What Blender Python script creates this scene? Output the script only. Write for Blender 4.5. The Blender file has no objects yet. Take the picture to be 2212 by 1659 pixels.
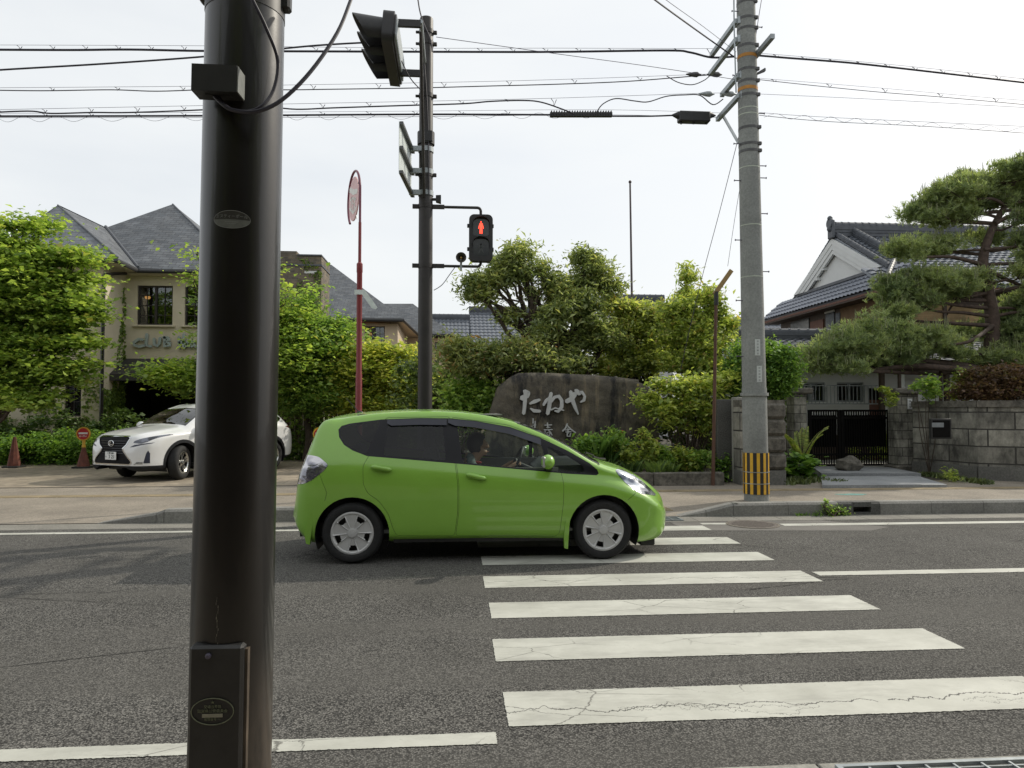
import bpy, bmesh, math, random
import numpy as np
from mathutils import Vector, Matrix
R = math.radians
# ---------------------------------------------------------------- camera, world, sun
scene = bpy.context.scene
CF, CP, CYAW, CH = 1567.5, 0.0342, 0.0794, 1.524      # focal length in px of a 2212 px wide frame, pitch, yaw, height
cam_d = bpy.data.cameras.new('camera'); cam = bpy.data.objects.new('camera', cam_d)
scene.collection.objects.link(cam); scene.camera = cam
cam_d.sensor_width = 36; cam_d.lens = 36 * CF / 2212; cam_d.clip_start = 0.05; cam_d.clip_end = 2000
cam.location = (0, 0, CH); cam.rotation_euler = (math.pi / 2 + CP, 0, -CYAW)
SUN_EL, SUN_AZ = R(37), R(29)                         # azimuth measured from +X towards +Y
world = bpy.data.worlds.new('World'); scene.world = world; world.use_nodes = True
wn, wl = world.node_tree.nodes, world.node_tree.links
bg = wn['Background']
sky = wn.new('ShaderNodeTexSky'); sky.sky_type = 'NISHITA'; sky.sun_disc = False
sky.sun_elevation = SUN_EL; sky.sun_rotation = math.pi / 2 - SUN_AZ
sky.air_density = 1.0; sky.dust_density = 3.5; sky.ozone_density = 1.0
bg.inputs[1].default_value = 0.14
# thin high cloud: the veil whitens the blue, with a few softer patches
tc = wn.new('ShaderNodeTexCoord'); mp = wn.new('ShaderNodeMapping'); mp.inputs['Scale'].default_value = (1.2, 1.2, 4.5)
nz = wn.new('ShaderNodeTexNoise'); nz.inputs['Scale'].default_value = 1.6; nz.inputs['Detail'].default_value = 5
rp = wn.new('ShaderNodeValToRGB'); rp.color_ramp.elements[0].position = 0.32; rp.color_ramp.elements[0].color = (.74, .74, .74, 1)
rp.color_ramp.elements[1].position = 0.62; rp.color_ramp.elements[1].color = (.90, .90, .90, 1)
mx = wn.new('ShaderNodeMixRGB'); mx.inputs[2].default_value = (6.45, 6.6, 6.62, 1)
wl.new(tc.outputs['Generated'], mp.inputs[0]); wl.new(mp.outputs[0], nz.inputs[0]); wl.new(nz.outputs[0], rp.inputs[0])
wl.new(rp.outputs[0], mx.inputs[0]); wl.new(sky.outputs[0], mx.inputs[1]); wl.new(mx.outputs[0], bg.inputs[0])
sun_d = bpy.data.lights.new('sun', 'SUN'); sun = bpy.data.objects.new('sun', sun_d); scene.collection.objects.link(sun)
sun_d.energy = 2.7; sun_d.angle = R(0.6); sun_d.color = (1.0, .93, .8)
sdir = Vector((math.cos(SUN_EL) * math.cos(SUN_AZ), math.cos(SUN_EL) * math.sin(SUN_AZ), math.sin(SUN_EL)))
sun.rotation_euler = sdir.to_track_quat('Z', 'Y').to_euler(); sun.location = (20, 10, 30)
vs = scene.view_settings; vs.view_transform = 'Standard'; vs.look = 'None'; vs.exposure = 0.1; vs.gamma = 1; vs.use_curve_mapping = False
scene.cycles.max_bounces = 8; scene.cycles.transparent_max_bounces = 16

# ---------------------------------------------------------------- helpers
rng = np.random.default_rng(7); random.seed(7)
def ray(x, y):
    a = (x - 1106) / CF; b = -(y - 829.5) / CF
    y1 = math.cos(CP) - b * math.sin(CP); z = math.sin(CP) + b * math.cos(CP)
    return a * math.cos(CYAW) + y1 * math.sin(CYAW), -a * math.sin(CYAW) + y1 * math.cos(CYAW), z
def U(x, y, Y):                                       # photo measurement -> point on the wall plane at distance Y
    r = ray(x, y); t = Y / r[1]; return Vector((r[0] * t, Y, CH + r[2] * t))
def G(x, y, z=0.0):                                   # photo measurement -> point on the ground
    r = ray(x, y); t = (z - CH) / r[2]; return Vector((r[0] * t, r[1] * t, z))
def pchip(xs, ys):
    xs = np.array(xs, float); ys = np.array(ys, float)
    o = np.argsort(xs); xs, ys = xs[o], ys[o]
    h = np.diff(xs); d = np.diff(ys) / h; m = np.zeros(len(xs))
    for i in range(1, len(xs) - 1):
        if d[i-1] * d[i] > 0:
            w1 = 2 * h[i] + h[i-1]; w2 = h[i] + 2 * h[i-1]; m[i] = (w1 + w2) / (w1 / d[i-1] + w2 / d[i])
    m[0], m[-1] = d[0], d[-1]
    def f(x):
        x = min(max(x, xs[0]), xs[-1]); i = min(max(int(np.searchsorted(xs, x)) - 1, 0), len(xs) - 2)
        t = (x - xs[i]) / h[i]
        return float((2*t**3-3*t*t+1)*ys[i] + (t**3-2*t*t+t)*h[i]*m[i] + (-2*t**3+3*t*t)*ys[i+1] + (t**3-t*t)*h[i]*m[i+1])
    return f
def tag(o, label=None, cat=None, group=None, kind=None):
    if label: o['label'] = label
    if cat: o['category'] = cat
    if group: o['group'] = group
    if kind: o['kind'] = kind
    return o
LINK = scene.collection.objects.link
def thing(name, label, cat, loc=(0, 0, 0), rz=0.0, group=None):
    o = bpy.data.objects.new(name, None); LINK(o); o.empty_display_size = .2
    o.location = loc; o.rotation_euler = (0, 0, rz)
    return tag(o, label, cat, group)
def root_of(o):
    while o.parent: o = o.parent
    return o
class MB:
    def __init__(s): s.v = []; s.f = []; s.m = []
    def add(s, vs, fs, m=0):
        b = len(s.v); s.v.extend([tuple(p) for p in vs]); s.f.extend([tuple(b + i for i in f) for f in fs]); s.m.extend([m] * len(fs)); return s
    def box(s, c, d, rz=0, m=0, M=None, bev=0):
        x, y, z = [q / 2 for q in d]
        if bev:
            b = min(bev, x * .9, y * .9, z * .9); vs = []; 
            for sx in (-1, 1):
                for sy in (-1, 1):
                    for sz in (-1, 1):
                        vs += [(sx*(x-b), sy*(y-b), sz*z), (sx*(x-b), sy*y, sz*(z-b)), (sx*x, sy*(y-b), sz*(z-b))]
            bm = bmesh.new(); [bm.verts.new(p) for p in vs]; bmesh.ops.convex_hull(bm, input=bm.verts); bm.verts.index_update()
            bmesh.ops.dissolve_limit(bm, angle_limit=.02, verts=bm.verts, edges=bm.edges); bm.verts.index_update()
            vs = [tuple(v.co) for v in bm.verts]; fs = [tuple(v.index for v in f.verts) for f in bm.faces]; bm.free()
        else:
            vs = [(sx*x, sy*y, sz*z) for sx in (-1, 1) for sy in (-1, 1) for sz in (-1, 1)]
            fs = [(0,1,3,2), (4,6,7,5), (0,4,5,1), (2,3,7,6), (0,2,6,4), (1,5,7,3)]
        T = Matrix.Translation(Vector(c)) @ (M.to_4x4() if M else Matrix.Rotation(rz, 4, 'Z'))
        return s.add([T @ Vector(p) for p in vs], fs, m)
    def bar(s, a, b, w, h, m=0, up=(0, 0, 1)):        # rectangular bar between two points
        a, b = Vector(a), Vector(b); d = b - a; t = d.normalized(); u = Vector(up)
        if abs(t.dot(u)) > .98: u = Vector((1, 0, 0))
        sx = t.cross(u).normalized(); sz = sx.cross(t)
        M = Matrix((sx, t, sz)).transposed()
        return s.box((a + b) / 2, (w, d.length, h), M=M, m=m)
    def tube(s, pts, r, n=8, cap=True, m=0):
        pts = [Vector(p) for p in pts]; k = len(pts)
        rs = list(r) if hasattr(r, '__len__') else [r] * k
        vs = []; fs = []; pu = None
        for i, p in enumerate(pts):
            t = (pts[min(i+1, k-1)] - pts[max(i-1, 0)]); t = t.normalized() if t.length > 1e-9 else Vector((0, 0, 1))
            if pu is None: pu = t.orthogonal().normalized()
            pu = (pu - t * pu.dot(t)); pu = pu.normalized() if pu.length > 1e-6 else t.orthogonal().normalized()
            w = t.cross(pu)
            for j in range(n):
                a = 2 * math.pi * j / n; vs.append(p + (pu * math.cos(a) + w * math.sin(a)) * rs[i])
        for i in range(k - 1):
            for j in range(n):
                j2 = (j + 1) % n; fs.append((i*n+j, i*n+j2, (i+1)*n+j2, (i+1)*n+j))
        if cap: fs.append(tuple(range(n))[::-1]); fs.append(tuple((k-1)*n + j for j in range(n)))
        return s.add(vs, fs, m)
    def lathe(s, prof, M=None, n=24, m=0, cap=True):  # profile (r, z) about local Z
        M = M or Matrix.Identity(4); vs = []; fs = []
        for r, z in prof:
            for j in range(n):
                a = 2 * math.pi * j / n; vs.append(M @ Vector((r * math.cos(a), r * math.sin(a), z)))
        for i in range(len(prof) - 1):
            for j in range(n):
                j2 = (j + 1) % n; fs.append((i*n+j, i*n+j2, (i+1)*n+j2, (i+1)*n+j))
        if cap: fs.append(tuple(range(n))[::-1]); fs.append(tuple((len(prof)-1)*n + j for j in range(n)))
        return s.add(vs, fs, m)
    def prism(s, poly, M, d0, d1, m=0):               # polygon in local XY, extruded along local Z
        n = len(poly)
        vs = [M @ Vector((p[0], p[1], d0)) for p in poly] + [M @ Vector((p[0], p[1], d1)) for p in poly]
        fs = [tuple(range(n))[::-1], tuple(range(n, 2*n))] + [(i, (i+1) % n, n + (i+1) % n, n + i) for i in range(n)]
        return s.add(vs, fs, m)
    def ribbon(s, pts, M, d0, d1, m=0):               # brush stroke (x, y, width) laid in local XY
        k = len(pts); L = []; Rr = []
        for i, (x, y, w) in enumerate(pts):
            a = pts[max(i-1, 0)]; b = pts[min(i+1, k-1)]; dx, dy = b[0]-a[0], b[1]-a[1]; l = math.hypot(dx, dy) or 1
            nx, ny = -dy/l, dx/l; L.append((x + nx*w/2, y + ny*w/2)); Rr.append((x - nx*w/2, y - ny*w/2))
        def endcap(p, q, w):
            dx, dy = p[0]-q[0], p[1]-q[1]; l = math.hypot(dx, dy) or 1; return (p[0] + dx/l*w*.4, p[1] + dy/l*w*.4)
        e0 = endcap(pts[0], pts[1], pts[0][2]); e1 = endcap(pts[-1], pts[-2], pts[-1][2])
        poly = [e0] + Rr + [e1] + L[::-1]; n = len(poly)
        vs = [M @ Vector((p[0], p[1], d0)) for p in poly] + [M @ Vector((p[0], p[1], d1)) for p in poly]
        fs = [(i, (i+1) % n, n + (i+1) % n, n + i) for i in range(n)]
        for o in (0, n):
            fs.append((o, o+1, o+2*k+1)); fs.append((o+k, o+k+1, o+k+2))
            for i in range(k-1): fs.append((o+1+i, o+2+i, o+2*k-i, o+2*k+1-i))
        return s.add(vs, fs, m)
    def ball(s, c, r, n=10, m=0, sq=(1, 1, 1), M=None):
        prof = [(max(1e-4, math.sin(math.pi*i/n)), -math.cos(math.pi*i/n)) for i in range(n+1)]
        T = Matrix.Translation(Vector(c)) @ (M.to_4x4() if M else Matrix.Identity(4)) @ Matrix.Diagonal((r*sq[0], r*sq[1], r*sq[2], 1))
        return s.lathe(prof, T, n=max(8, n+4), m=m)
    def obj(s, name, mats, parent=None, angle=35, local=False, kind=None):
        me = bpy.data.meshes.new(name)
        off = Vector((0, 0, 0)) if (local or not parent) else root_of(parent).location
        vs = np.array(s.v, float) - np.array(off)
        me.from_pydata(vs.tolist(), [], s.f); mats = mats if isinstance(mats, (list, tuple)) else [mats]
        for q in mats: me.materials.append(q)
        me.polygons.foreach_set('material_index', s.m)
        me.validate(); finish(me, angle)
        o = bpy.data.objects.new(name, me); LINK(o)
        if parent: o.parent = parent
        if kind: o['kind'] = kind
        return o
def finish(me, angle=35, uv=True):
    me.polygons.foreach_set('use_smooth', [True] * len(me.polygons)); me.update()
    try: me.set_sharp_from_angle(angle=R(angle))
    except Exception: pass
    if uv:
        n = len(me.loops); co = np.zeros(len(me.vertices)*3); me.vertices.foreach_get('co', co); co = co.reshape(-1, 3)
        vi = np.zeros(n, int); me.loops.foreach_get('vertex_index', vi)
        pn = np.zeros(len(me.polygons)*3); me.polygons.foreach_get('normal', pn); pn = pn.reshape(-1, 3)
        lt = np.zeros(len(me.polygons), int); me.polygons.foreach_get('loop_total', lt)
        N = np.repeat(pn, lt, axis=0); t = np.stack([-N[:, 1], N[:, 0], np.zeros(n)], 1); l = np.linalg.norm(t, axis=1)
        t[l < .05] = (1, 0, 0); l[l < .05] = 1; t /= l[:, None]; b = np.cross(N, t); p = co[vi]
        lay = me.uv_layers.new(name='UVMap'); lay.data.foreach_set('uv', np.stack([(p*t).sum(1), (p*b).sum(1)], 1).ravel())
def copy_tree(o, parent=None):
    c = o.copy(); LINK(c); c.parent = parent
    for ch in list(o.children): copy_tree(ch, c)
    return c
def text_into(mb, s, size, M, d0, d1, m=0):           # real lettering from Blender's own font, merged into a part
    cu = bpy.data.curves.new('t', 'FONT'); cu.body = s; cu.size = size; cu.align_x = 'CENTER'; cu.align_y = 'CENTER'
    cu.extrude = abs(d1 - d0) / 2; cu.resolution_u = 3
    o = bpy.data.objects.new('t', cu); LINK(o); bpy.context.view_layer.update()
    me = bpy.data.meshes.new_from_object(o.evaluated_get(bpy.context.evaluated_depsgraph_get()))
    T = M @ Matrix.Translation((0, 0, (d0 + d1) / 2))
    mb.add([T @ v.co for v in me.vertices], [tuple(p.vertices) for p in me.polygons], m)
    bpy.data.objects.remove(o); bpy.data.curves.remove(cu); bpy.data.meshes.remove(me)
def frame(o, x, y, z=None):                           # 4x4 from origin and axes
    x = Vector(x).normalized(); y = Vector(y).normalized(); z = Vector(z).normalized() if z else x.cross(y)
    M = Matrix((x, y, z)).transposed().to_4x4(); M.translation = Vector(o); return M

# ---------------------------------------------------------------- materials
MATS = {}
def nodes(name):
    m = bpy.data.materials.new(name); m.use_nodes = True; MATS[name] = m
    nt = m.node_tree; return m, nt.nodes, nt.links, nt.nodes['Principled BSDF']
def mixc(n, l, fac, a, b, mode='MIX'):
    x = n.new('ShaderNodeMixRGB'); x.blend_type = mode
    for i, q in ((0, fac), (1, a), (2, b)):
        if isinstance(q, (int, float)): x.inputs[i].default_value = q
        elif isinstance(q, tuple): x.inputs[i].default_value = (*q[:3], 1)
        else: l.new(q, x.inputs[i])
    return x.outputs[0]
def noise(n, l, scale, detail=4, rough=.6, vec=None, dist=0):
    x = n.new('ShaderNodeTexNoise'); x.inputs['Scale'].default_value = scale; x.inputs['Detail'].default_value = detail
    x.inputs['Roughness'].default_value = rough; x.inputs['Distortion'].default_value = dist
    if vec is not None: l.new(vec, x.inputs['Vector'])
    return x.outputs[0]
def ramp(n, l, src, a, b, ca=(0, 0, 0), cb=(1, 1, 1)):
    x = n.new('ShaderNodeValToRGB'); e = x.color_ramp.elements
    e[0].position = a; e[0].color = (*ca, 1); e[1].position = b; e[1].color = (*cb, 1); l.new(src, x.inputs[0]); return x.outputs[0]
def coord(n, l, kind='Object', scale=None, rot=None):
    t = n.new('ShaderNodeTexCoord'); o = t.outputs[kind]
    if scale or rot:
        m = n.new('ShaderNodeMapping'); m.inputs['Scale'].default_value = scale or (1, 1, 1)
        if rot: m.inputs['Rotation'].default_value = rot
        l.new(o, m.inputs[0]); o = m.outputs[0]
    return o
def bump(n, l, p, h, strength=.3, dist=.01):
    b = n.new('ShaderNodeBump'); b.inputs['Strength'].default_value = strength; b.inputs['Distance'].default_value = dist
    l.new(h, b.inputs['Height']); l.new(b.outputs[0], p.inputs['Normal'])
def plain(name, col, rough=.5, metal=0, var=.25, vscale=6, bmp=0, bscale=60, coat=0, spec=None):
    if name in MATS: return MATS[name]
    m, n, l, p = nodes(name); c = coord(n, l)
    f = noise(n, l, vscale, 5, .65, c)
    lo = tuple(q * (1 - var) for q in col); hi = tuple(min(1, q * (1 + var)) for q in col)
    l.new(ramp(n, l, f, .3, .7, lo, hi), p.inputs['Base Color'])
    p.inputs['Roughness'].default_value = rough; p.inputs['Metallic'].default_value = metal
    if coat: p.inputs['Coat Weight'].default_value = coat; p.inputs['Coat Roughness'].default_value = .04
    if spec is not None: p.inputs['Specular IOR Level'].default_value = spec
    if bmp: bump(n, l, p, noise(n, l, bscale, 4, .6, c), bmp, .01)
    return m
def leafmat(name, a, b, c=None, trans=.45):           # a darker, b lighter, c occasional tint; per-leaf variation
    m, n, l, p = nodes(name); a = tuple(q*2.0+w for q, w in zip(a, (.02, .015, .020))); b = tuple(min(.62, q*2.0+w) for q, w in zip(b, (.04, .02, .04)))
    g = n.new('ShaderNodeNewGeometry'); r = n.new('ShaderNodeValToRGB'); e = r.color_ramp.elements
    e[0].color = (*a, 1); e[1].color = (*b, 1); e[0].position = .1; e[1].position = .85
    if c: e[1].position = .9; q = e.new(1.0); q.color = (*c, 1)
    l.new(g.outputs['Random Per Island'], r.inputs[0])
    f = noise(n, l, 1.1, 3, .6, coord(n, l)); col = mixc(n, l, 1.0, r.outputs[0], ramp(n, l, f, .35, .65, (.7, .75, .7), (1.25, 1.2, 1.1)), 'MULTIPLY')
    l.new(col, p.inputs['Base Color']); p.inputs['Roughness'].default_value = .5; p.inputs['Specular IOR Level'].default_value = .35
    t = n.new('ShaderNodeBsdfTranslucent'); l.new(mixc(n, l, 1.0, col, (1.5, 1.5, .8), 'MULTIPLY'), t.inputs[0])
    x = n.new('ShaderNodeMixShader'); x.inputs[0].default_value = trans
    l.new(p.outputs[0], x.inputs[1]); l.new(t.outputs[0], x.inputs[2]); l.new(x.outputs[0], n['Material Output'].inputs[0])
    return m
def glassmat(name, tint, refl=1.0, rough=.0, ior=1.5):
    m, n, l, p = nodes(name); n.remove(p)
    t = n.new('ShaderNodeBsdfTransparent'); t.inputs[0].default_value = (*tint, 1)
    g = n.new('ShaderNodeBsdfGlossy'); g.inputs['Roughness'].default_value = rough; g.inputs[0].default_value = (refl, refl, refl, 1)
    fr = n.new('ShaderNodeFresnel'); fr.inputs[0].default_value = ior
    bb = n.new('ShaderNodeBump'); bb.inputs['Strength'].default_value = .25; bb.inputs['Distance'].default_value = .02; l.new(noise(n, l, 2.6, 2, .5, coord(n, l)), bb.inputs['Height']); l.new(bb.outputs[0], g.inputs['Normal'])
    x = n.new('ShaderNodeMixShader'); l.new(fr.outputs[0], x.inputs[0]); l.new(t.outputs[0], x.inputs[1]); l.new(g.outputs[0], x.inputs[2])
    l.new(x.outputs[0], n['Material Output'].inputs[0]); return m
def emis(name, col, st):
    m, n, l, p = nodes(name); p.inputs['Base Color'].default_value = (*[c*.3 for c in col], 1)
    p.inputs['Emission Color'].default_value = (*col, 1); p.inputs['Emission Strength'].default_value = st; return m

def asphalt():
    m, n, l, p = nodes('asphalt'); c = coord(n, l)
    v = n.new('ShaderNodeTexVoronoi'); v.inputs['Scale'].default_value = 125; l.new(c, v.inputs['Vector'])
    v.inputs['Randomness'].default_value = 1
    sp = n.new('ShaderNodeSeparateColor'); l.new(v.outputs['Color'], sp.inputs[0])
    st = ramp(n, l, sp.outputs[0], .15, .95, (.068, .067, .064), (.272, .262, .24))
    edge = ramp(n, l, v.outputs['Distance'], .25, .75, (1, 1, 1), (.3, .3, .3))
    col = mixc(n, l, 1.0, st, edge, 'MULTIPLY')
    big = ramp(n, l, noise(n, l, .9, 5, .6, c, .4), .3, .7, (.8, .8, .8), (1.12, 1.12, 1.12))
    col = mixc(n, l, 1.0, col, big, 'MULTIPLY')
    wear = ramp(n, l, noise(n, l, 1.0, 4, .55, coord(n, l, 'Object', (.10, 1.5, 1))), .42, .68, (0, 0, 0), (.6, .6, .6))
    col = mixc(n, l, wear, col, (.105, .101, .092))
    oil = ramp(n, l, noise(n, l, .8, 6, .7, coord(n, l, 'Object', (.35, 1.2, 1))), .66, .80); col = mixc(n, l, oil, col, (.065, .064, .06))
    # thin cracks along the near lane
    cv = n.new('ShaderNodeTexVoronoi'); cv.feature = 'DISTANCE_TO_EDGE'; cv.inputs['Scale'].default_value = .55
    l.new(mixc(n, l, .25, coord(n, l, 'Object', (.5, 1.4, 1)), noise(n, l, 3, 6, .7, c)), cv.inputs['Vector'])
    ck = ramp(n, l, cv.outputs['Distance'], .0015, .005, (1, 1, 1), (0, 0, 0))
    cm = ramp(n, l, noise(n, l, .5, 2, .5, c), .55, .62)
    ckm = mixc(n, l, 1.0, ck, cm, 'MULTIPLY'); col = mixc(n, l, ckm, col, (.008, .008, .008))
    l.new(col, p.inputs['Base Color']); p.inputs['Roughness'].default_value = .95; p.inputs['Specular IOR Level'].default_value = .12
    h = mixc(n, l, .5, v.outputs['Distance'], noise(n, l, 160, 3, .6, c)); bump(n, l, p, h, .6, .005)
    return m
def paint():
    m, n, l, p = nodes('road_paint'); c = coord(n, l)
    base = ramp(n, l, noise(n, l, 2.2, 6, .65, c), .3, .7, (.40, .40, .35), (.56, .56, .50))
    cv = n.new('ShaderNodeTexVoronoi'); cv.feature = 'DISTANCE_TO_EDGE'; cv.inputs['Scale'].default_value = 2.6
    l.new(mixc(n, l, .09, coord(n, l, 'Object', (.8, 1.7, 1)), noise(n, l, 5, 6, .75, c)), cv.inputs['Vector'])
    ck = ramp(n, l, cv.outputs['Distance'], .002, .012, (1, 1, 1), (0, 0, 0))
    cm = ramp(n, l, noise(n, l, 1.3, 2, .5, coord(n, l, 'Object', (.5, 1.6, 1))), .47, .55)
    k = mixc(n, l, 1.0, ck, cm, 'MULTIPLY'); col = mixc(n, l, k, base, (.12, .115, .10))
    pit = ramp(n, l, noise(n, l, 70, 3, .7, c), .66, .70); pm = ramp(n, l, noise(n, l, 1.9, 4, .6, c), .52, .62)
    col = mixc(n, l, mixc(n, l, 1.0, pit, pm, 'MULTIPLY'), col, (.16, .155, .14))
    sx = n.new('ShaderNodeSeparateXYZ'); l.new(c, sx.inputs[0])
    def mth(op, a, b=None, cc=None):
        q = n.new('ShaderNodeMath'); q.operation = op
        for i, w in enumerate((a, b, cc)):
            if w is None: continue
            if isinstance(w, (int, float)): q.inputs[i].default_value = w
            else: l.new(w, q.inputs[i])
        return q.outputs[0]
    for yc, am, wd in ((3.70, .17, .0050), (3.66, .26, .0028), (3.62, .30, .0022), (6.42, .14, .004)):   # long cracks wandering along two of the stripes
        wob = noise(n, l, 2.3 + yc % 1, 7, .68, coord(n, l, 'Object', (1, .15 + am, 1))); d_ = mth('ABSOLUTE', mth('SUBTRACT', sx.outputs[1], mth('MULTIPLY_ADD', mth('SUBTRACT', wob, .5), am*2, yc)))
        kk = mth('MULTIPLY', mth('LESS_THAN', d_, wd), mth('GREATER_THAN', noise(n, l, 1.1, 2, .5, coord(n, l, 'Object', (1, 1, 1))), .36 if wd > .004 else .48)); col = mixc(n, l, kk, col, (.07, .068, .06))
    scuff = ramp(n, l, noise(n, l, 1.6, 7, .75, coord(n, l, 'Object', (.6, 2.2, 1))), .50, .66, (0, 0, 0), (.45, .45, .45)); col = mixc(n, l, scuff, col, (.24, .235, .21))
    l.new(col, p.inputs['Base Color']); p.inputs['Roughness'].default_value = .65
    bump(n, l, p, mixc(n, l, .5, noise(n, l, 80, 3, .6, c), k), .35, .004)
    # ragged edges: aggregate shows through right at the rim (UV carries the distance to the rim)
    u = n.new('ShaderNodeUVMap'); u.uv_map = 'rim'; s = n.new('ShaderNodeSeparateXYZ'); l.new(u.outputs[0], s.inputs[0])
    a = n.new('ShaderNodeMath'); a.operation = 'SUBTRACT'; l.new(s.outputs[0], a.inputs[0])
    q = n.new('ShaderNodeMath'); q.operation = 'MULTIPLY'; q.inputs[1].default_value = .022; l.new(noise(n, l, 55, 3, .7, c), q.inputs[0]); l.new(q.outputs[0], a.inputs[1])
    g = n.new('ShaderNodeMath'); g.operation = 'GREATER_THAN'; g.inputs[1].default_value = 0; l.new(a.outputs[0], g.inputs[0])
    l.new(g.outputs[0], p.inputs['Alpha'])
    return m
def grainy(name, a, b, scale=60, rough=.85, big=1.2, spots=True):
    m, n, l, p = nodes(name); c = coord(n, l)
    f = ramp(n, l, noise(n, l, scale, 4, .75, c), .35, .65, a, b)
    g = ramp(n, l, noise(n, l, big, 6, .6, c, .3), .3, .7, (.72, .72, .72), (1.15, 1.15, 1.15))
    l.new(mixc(n, l, 1.0, f, g, 'MULTIPLY'), p.inputs['Base Color']); p.inputs['Roughness'].default_value = rough
    bump(n, l, p, noise(n, l, scale, 4, .7, c), .4, .004); return m
def brickmat(name, c1, c2, mortar, bw, bh, ms=.012, off=.5, rough=.8, coordk='UV', stain=None, bmp=.6, sq=1.0, nvar=3.0):
    m, n, l, p = nodes(name); c = coord(n, l, coordk)
    b = n.new('ShaderNodeTexBrick'); b.offset = off; b.inputs['Scale'].default_value = 1
    b.inputs['Brick Width'].default_value = bw; b.inputs['Row Height'].default_value = bh; b.inputs['Mortar Size'].default_value = ms
    b.inputs['Mortar Smooth'].default_value = .3; b.inputs['Bias'].default_value = 0
    for k, q in (('Color1', c1), ('Color2', c2), ('Mortar', mortar)): b.inputs[k].default_value = (*q, 1)
    w = mixc(n, l, .012, c, noise(n, l, 4, 3, .6, c)); l.new(w, b.inputs['Vector'])
    oc = coord(n, l); f = ramp(n, l, noise(n, l, nvar, 6, .7, oc), .3, .7, (.6, .6, .6), (1.3, 1.3, 1.3))
    col = mixc(n, l, 1.0, b.outputs['Color'], f, 'MULTIPLY')
    if stain:
        s = ramp(n, l, noise(n, l, stain[1], 8, .72, coord(n, l, 'Object', (1, 1, .5))), stain[2], stain[3]); col = mixc(n, l, s, col, stain[0])
    l.new(col, p.inputs['Base Color']); p.inputs['Roughness'].default_value = rough
    h = mixc(n, l, .35, b.outputs['Fac'], noise(n, l, 25, 5, .7, oc)); 
    iv = n.new('ShaderNodeMath'); iv.operation = 'SUBTRACT'; iv.inputs[0].default_value = 1; l.new(h, iv.inputs[1])
    bump(n, l, p, iv.outputs[0], bmp, .02); return m
def carpaint(name, col, flake=.3, rough=.28, coat=1.0, metal=.0):
    m, n, l, p = nodes(name); c = coord(n, l)
    f = ramp(n, l, noise(n, l, 900, 2, .5, c), .35, .65, tuple(q*(1-flake*.4) for q in col), tuple(min(1, q*(1+flake*.4)) for q in col))
    d = ramp(n, l, noise(n, l, 3, 5, .6, c), .35, .75, (1, 1, 1), (.93, .92, .88)); l.new(mixc(n, l, 1.0, f, d, 'MULTIPLY'), p.inputs['Base Color'])
    p.inputs['Metallic'].default_value = metal; p.inputs['Roughness'].default_value = rough
    p.inputs['Coat Weight'].default_value = coat; p.inputs['Coat Roughness'].default_value = .05; return m
M_asphalt = asphalt(); M_paint = paint()
M_side = grainy('pavement_tan', (.165, .142, .112), (.32, .28, .225), 45)
M_conc = grainy('concrete', (.22, .215, .19), (.36, .35, .31), 30)
M_kerb = grainy('kerb_concrete', (.17, .165, .15), (.28, .275, .25), 45)
M_gutter = grainy('gutter_concrete', (.15, .145, .125), (.27, .255, .22), 50)
M_paving = brickmat('paving', (.25, .21, .155), (.31, .26, .195), (.16, .14, .11), .62, .62, .012, .5, .85, 'UV', None, .3)
M_soil = grainy('soil', (.03, .025, .018), (.07, .06, .04), 25)
M_steel = plain('galvanised_steel', (.34, .37, .38), .45, .6, .2, 9)
M_dark = plain('black_plastic', (.018, .018, .018), .45, 0, .3, 20)
M_rubber = plain('tyre_rubber', (.016, .016, .016), .8, 0, .3, 30, .3, 90)
M_blackpole = plain('dark_brown_pole_paint', (.0075, .0065, .0058), .30, 0, .3, 5, .02, 45, coat=.25, spec=.5)
def dusty(mat):                                         # road dust dried on the lower right of the post
    nt = mat.node_tree; n, l = nt.nodes, nt.links; p = n['Principled BSDF']; c = coord(n, l); s = n.new('ShaderNodeSeparateXYZ'); l.new(c, s.inputs[0])
    lk = p.inputs['Base Color'].links[0].from_socket; f = noise(n, l, 7, 7, .7, coord(n, l, 'Object', (1.5, 1.5, .35)))
    fx = ramp(n, l, s.outputs[0], .03, .085); fz = ramp(n, l, s.outputs[2], .75, 1.45, (1, 1, 1), (0, 0, 0)); k = mixc(n, l, 1.0, fx, fz, 'MULTIPLY'); k = mixc(n, l, 1.0, k, ramp(n, l, f, .35, .6), 'MULTIPLY')
    l.new(mixc(n, l, k, lk, (.085, .065, .048)), p.inputs['Base Color']); r_ = n.new('ShaderNodeMath'); r_.operation = 'MULTIPLY_ADD'; l.new(k, r_.inputs[0]); r_.inputs[1].default_value = .4; r_.inputs[2].default_value = .33; l.new(r_.outputs[0], p.inputs['Roughness'])
dusty(M_blackpole)
M_farpole = plain('brown_pole_paint', (.024, .020, .018), .5, 0, .3, 5, .05, 40)
M_cable = plain('cable_black', (.02, .018, .03), .5, 0, .1)
M_wire = plain('wire_grey', (.10, .09, .13), .5, .3, .1)
M_slate = brickmat('slate', (.085, .095, .108), (.145, .155, .165), (.03, .03, .035), .32, .16, .010, .5, .6, 'UV', None, .8, nvar=2)
M_slate_big = brickmat('slate_large', (.10, .112, .13), (.16, .172, .19), (.035, .035, .04), .5, .3, .012, .5, .6, 'UV', None, .8, nvar=2)
M_stucco = plain('beige_stucco', (.60, .53, .40), .85, 0, .07, 1.5, .25, 60)
M_stucco2 = plain('tan_stucco', (.58, .47, .34), .85, 0, .07, 1.5, .25, 60)
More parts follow.
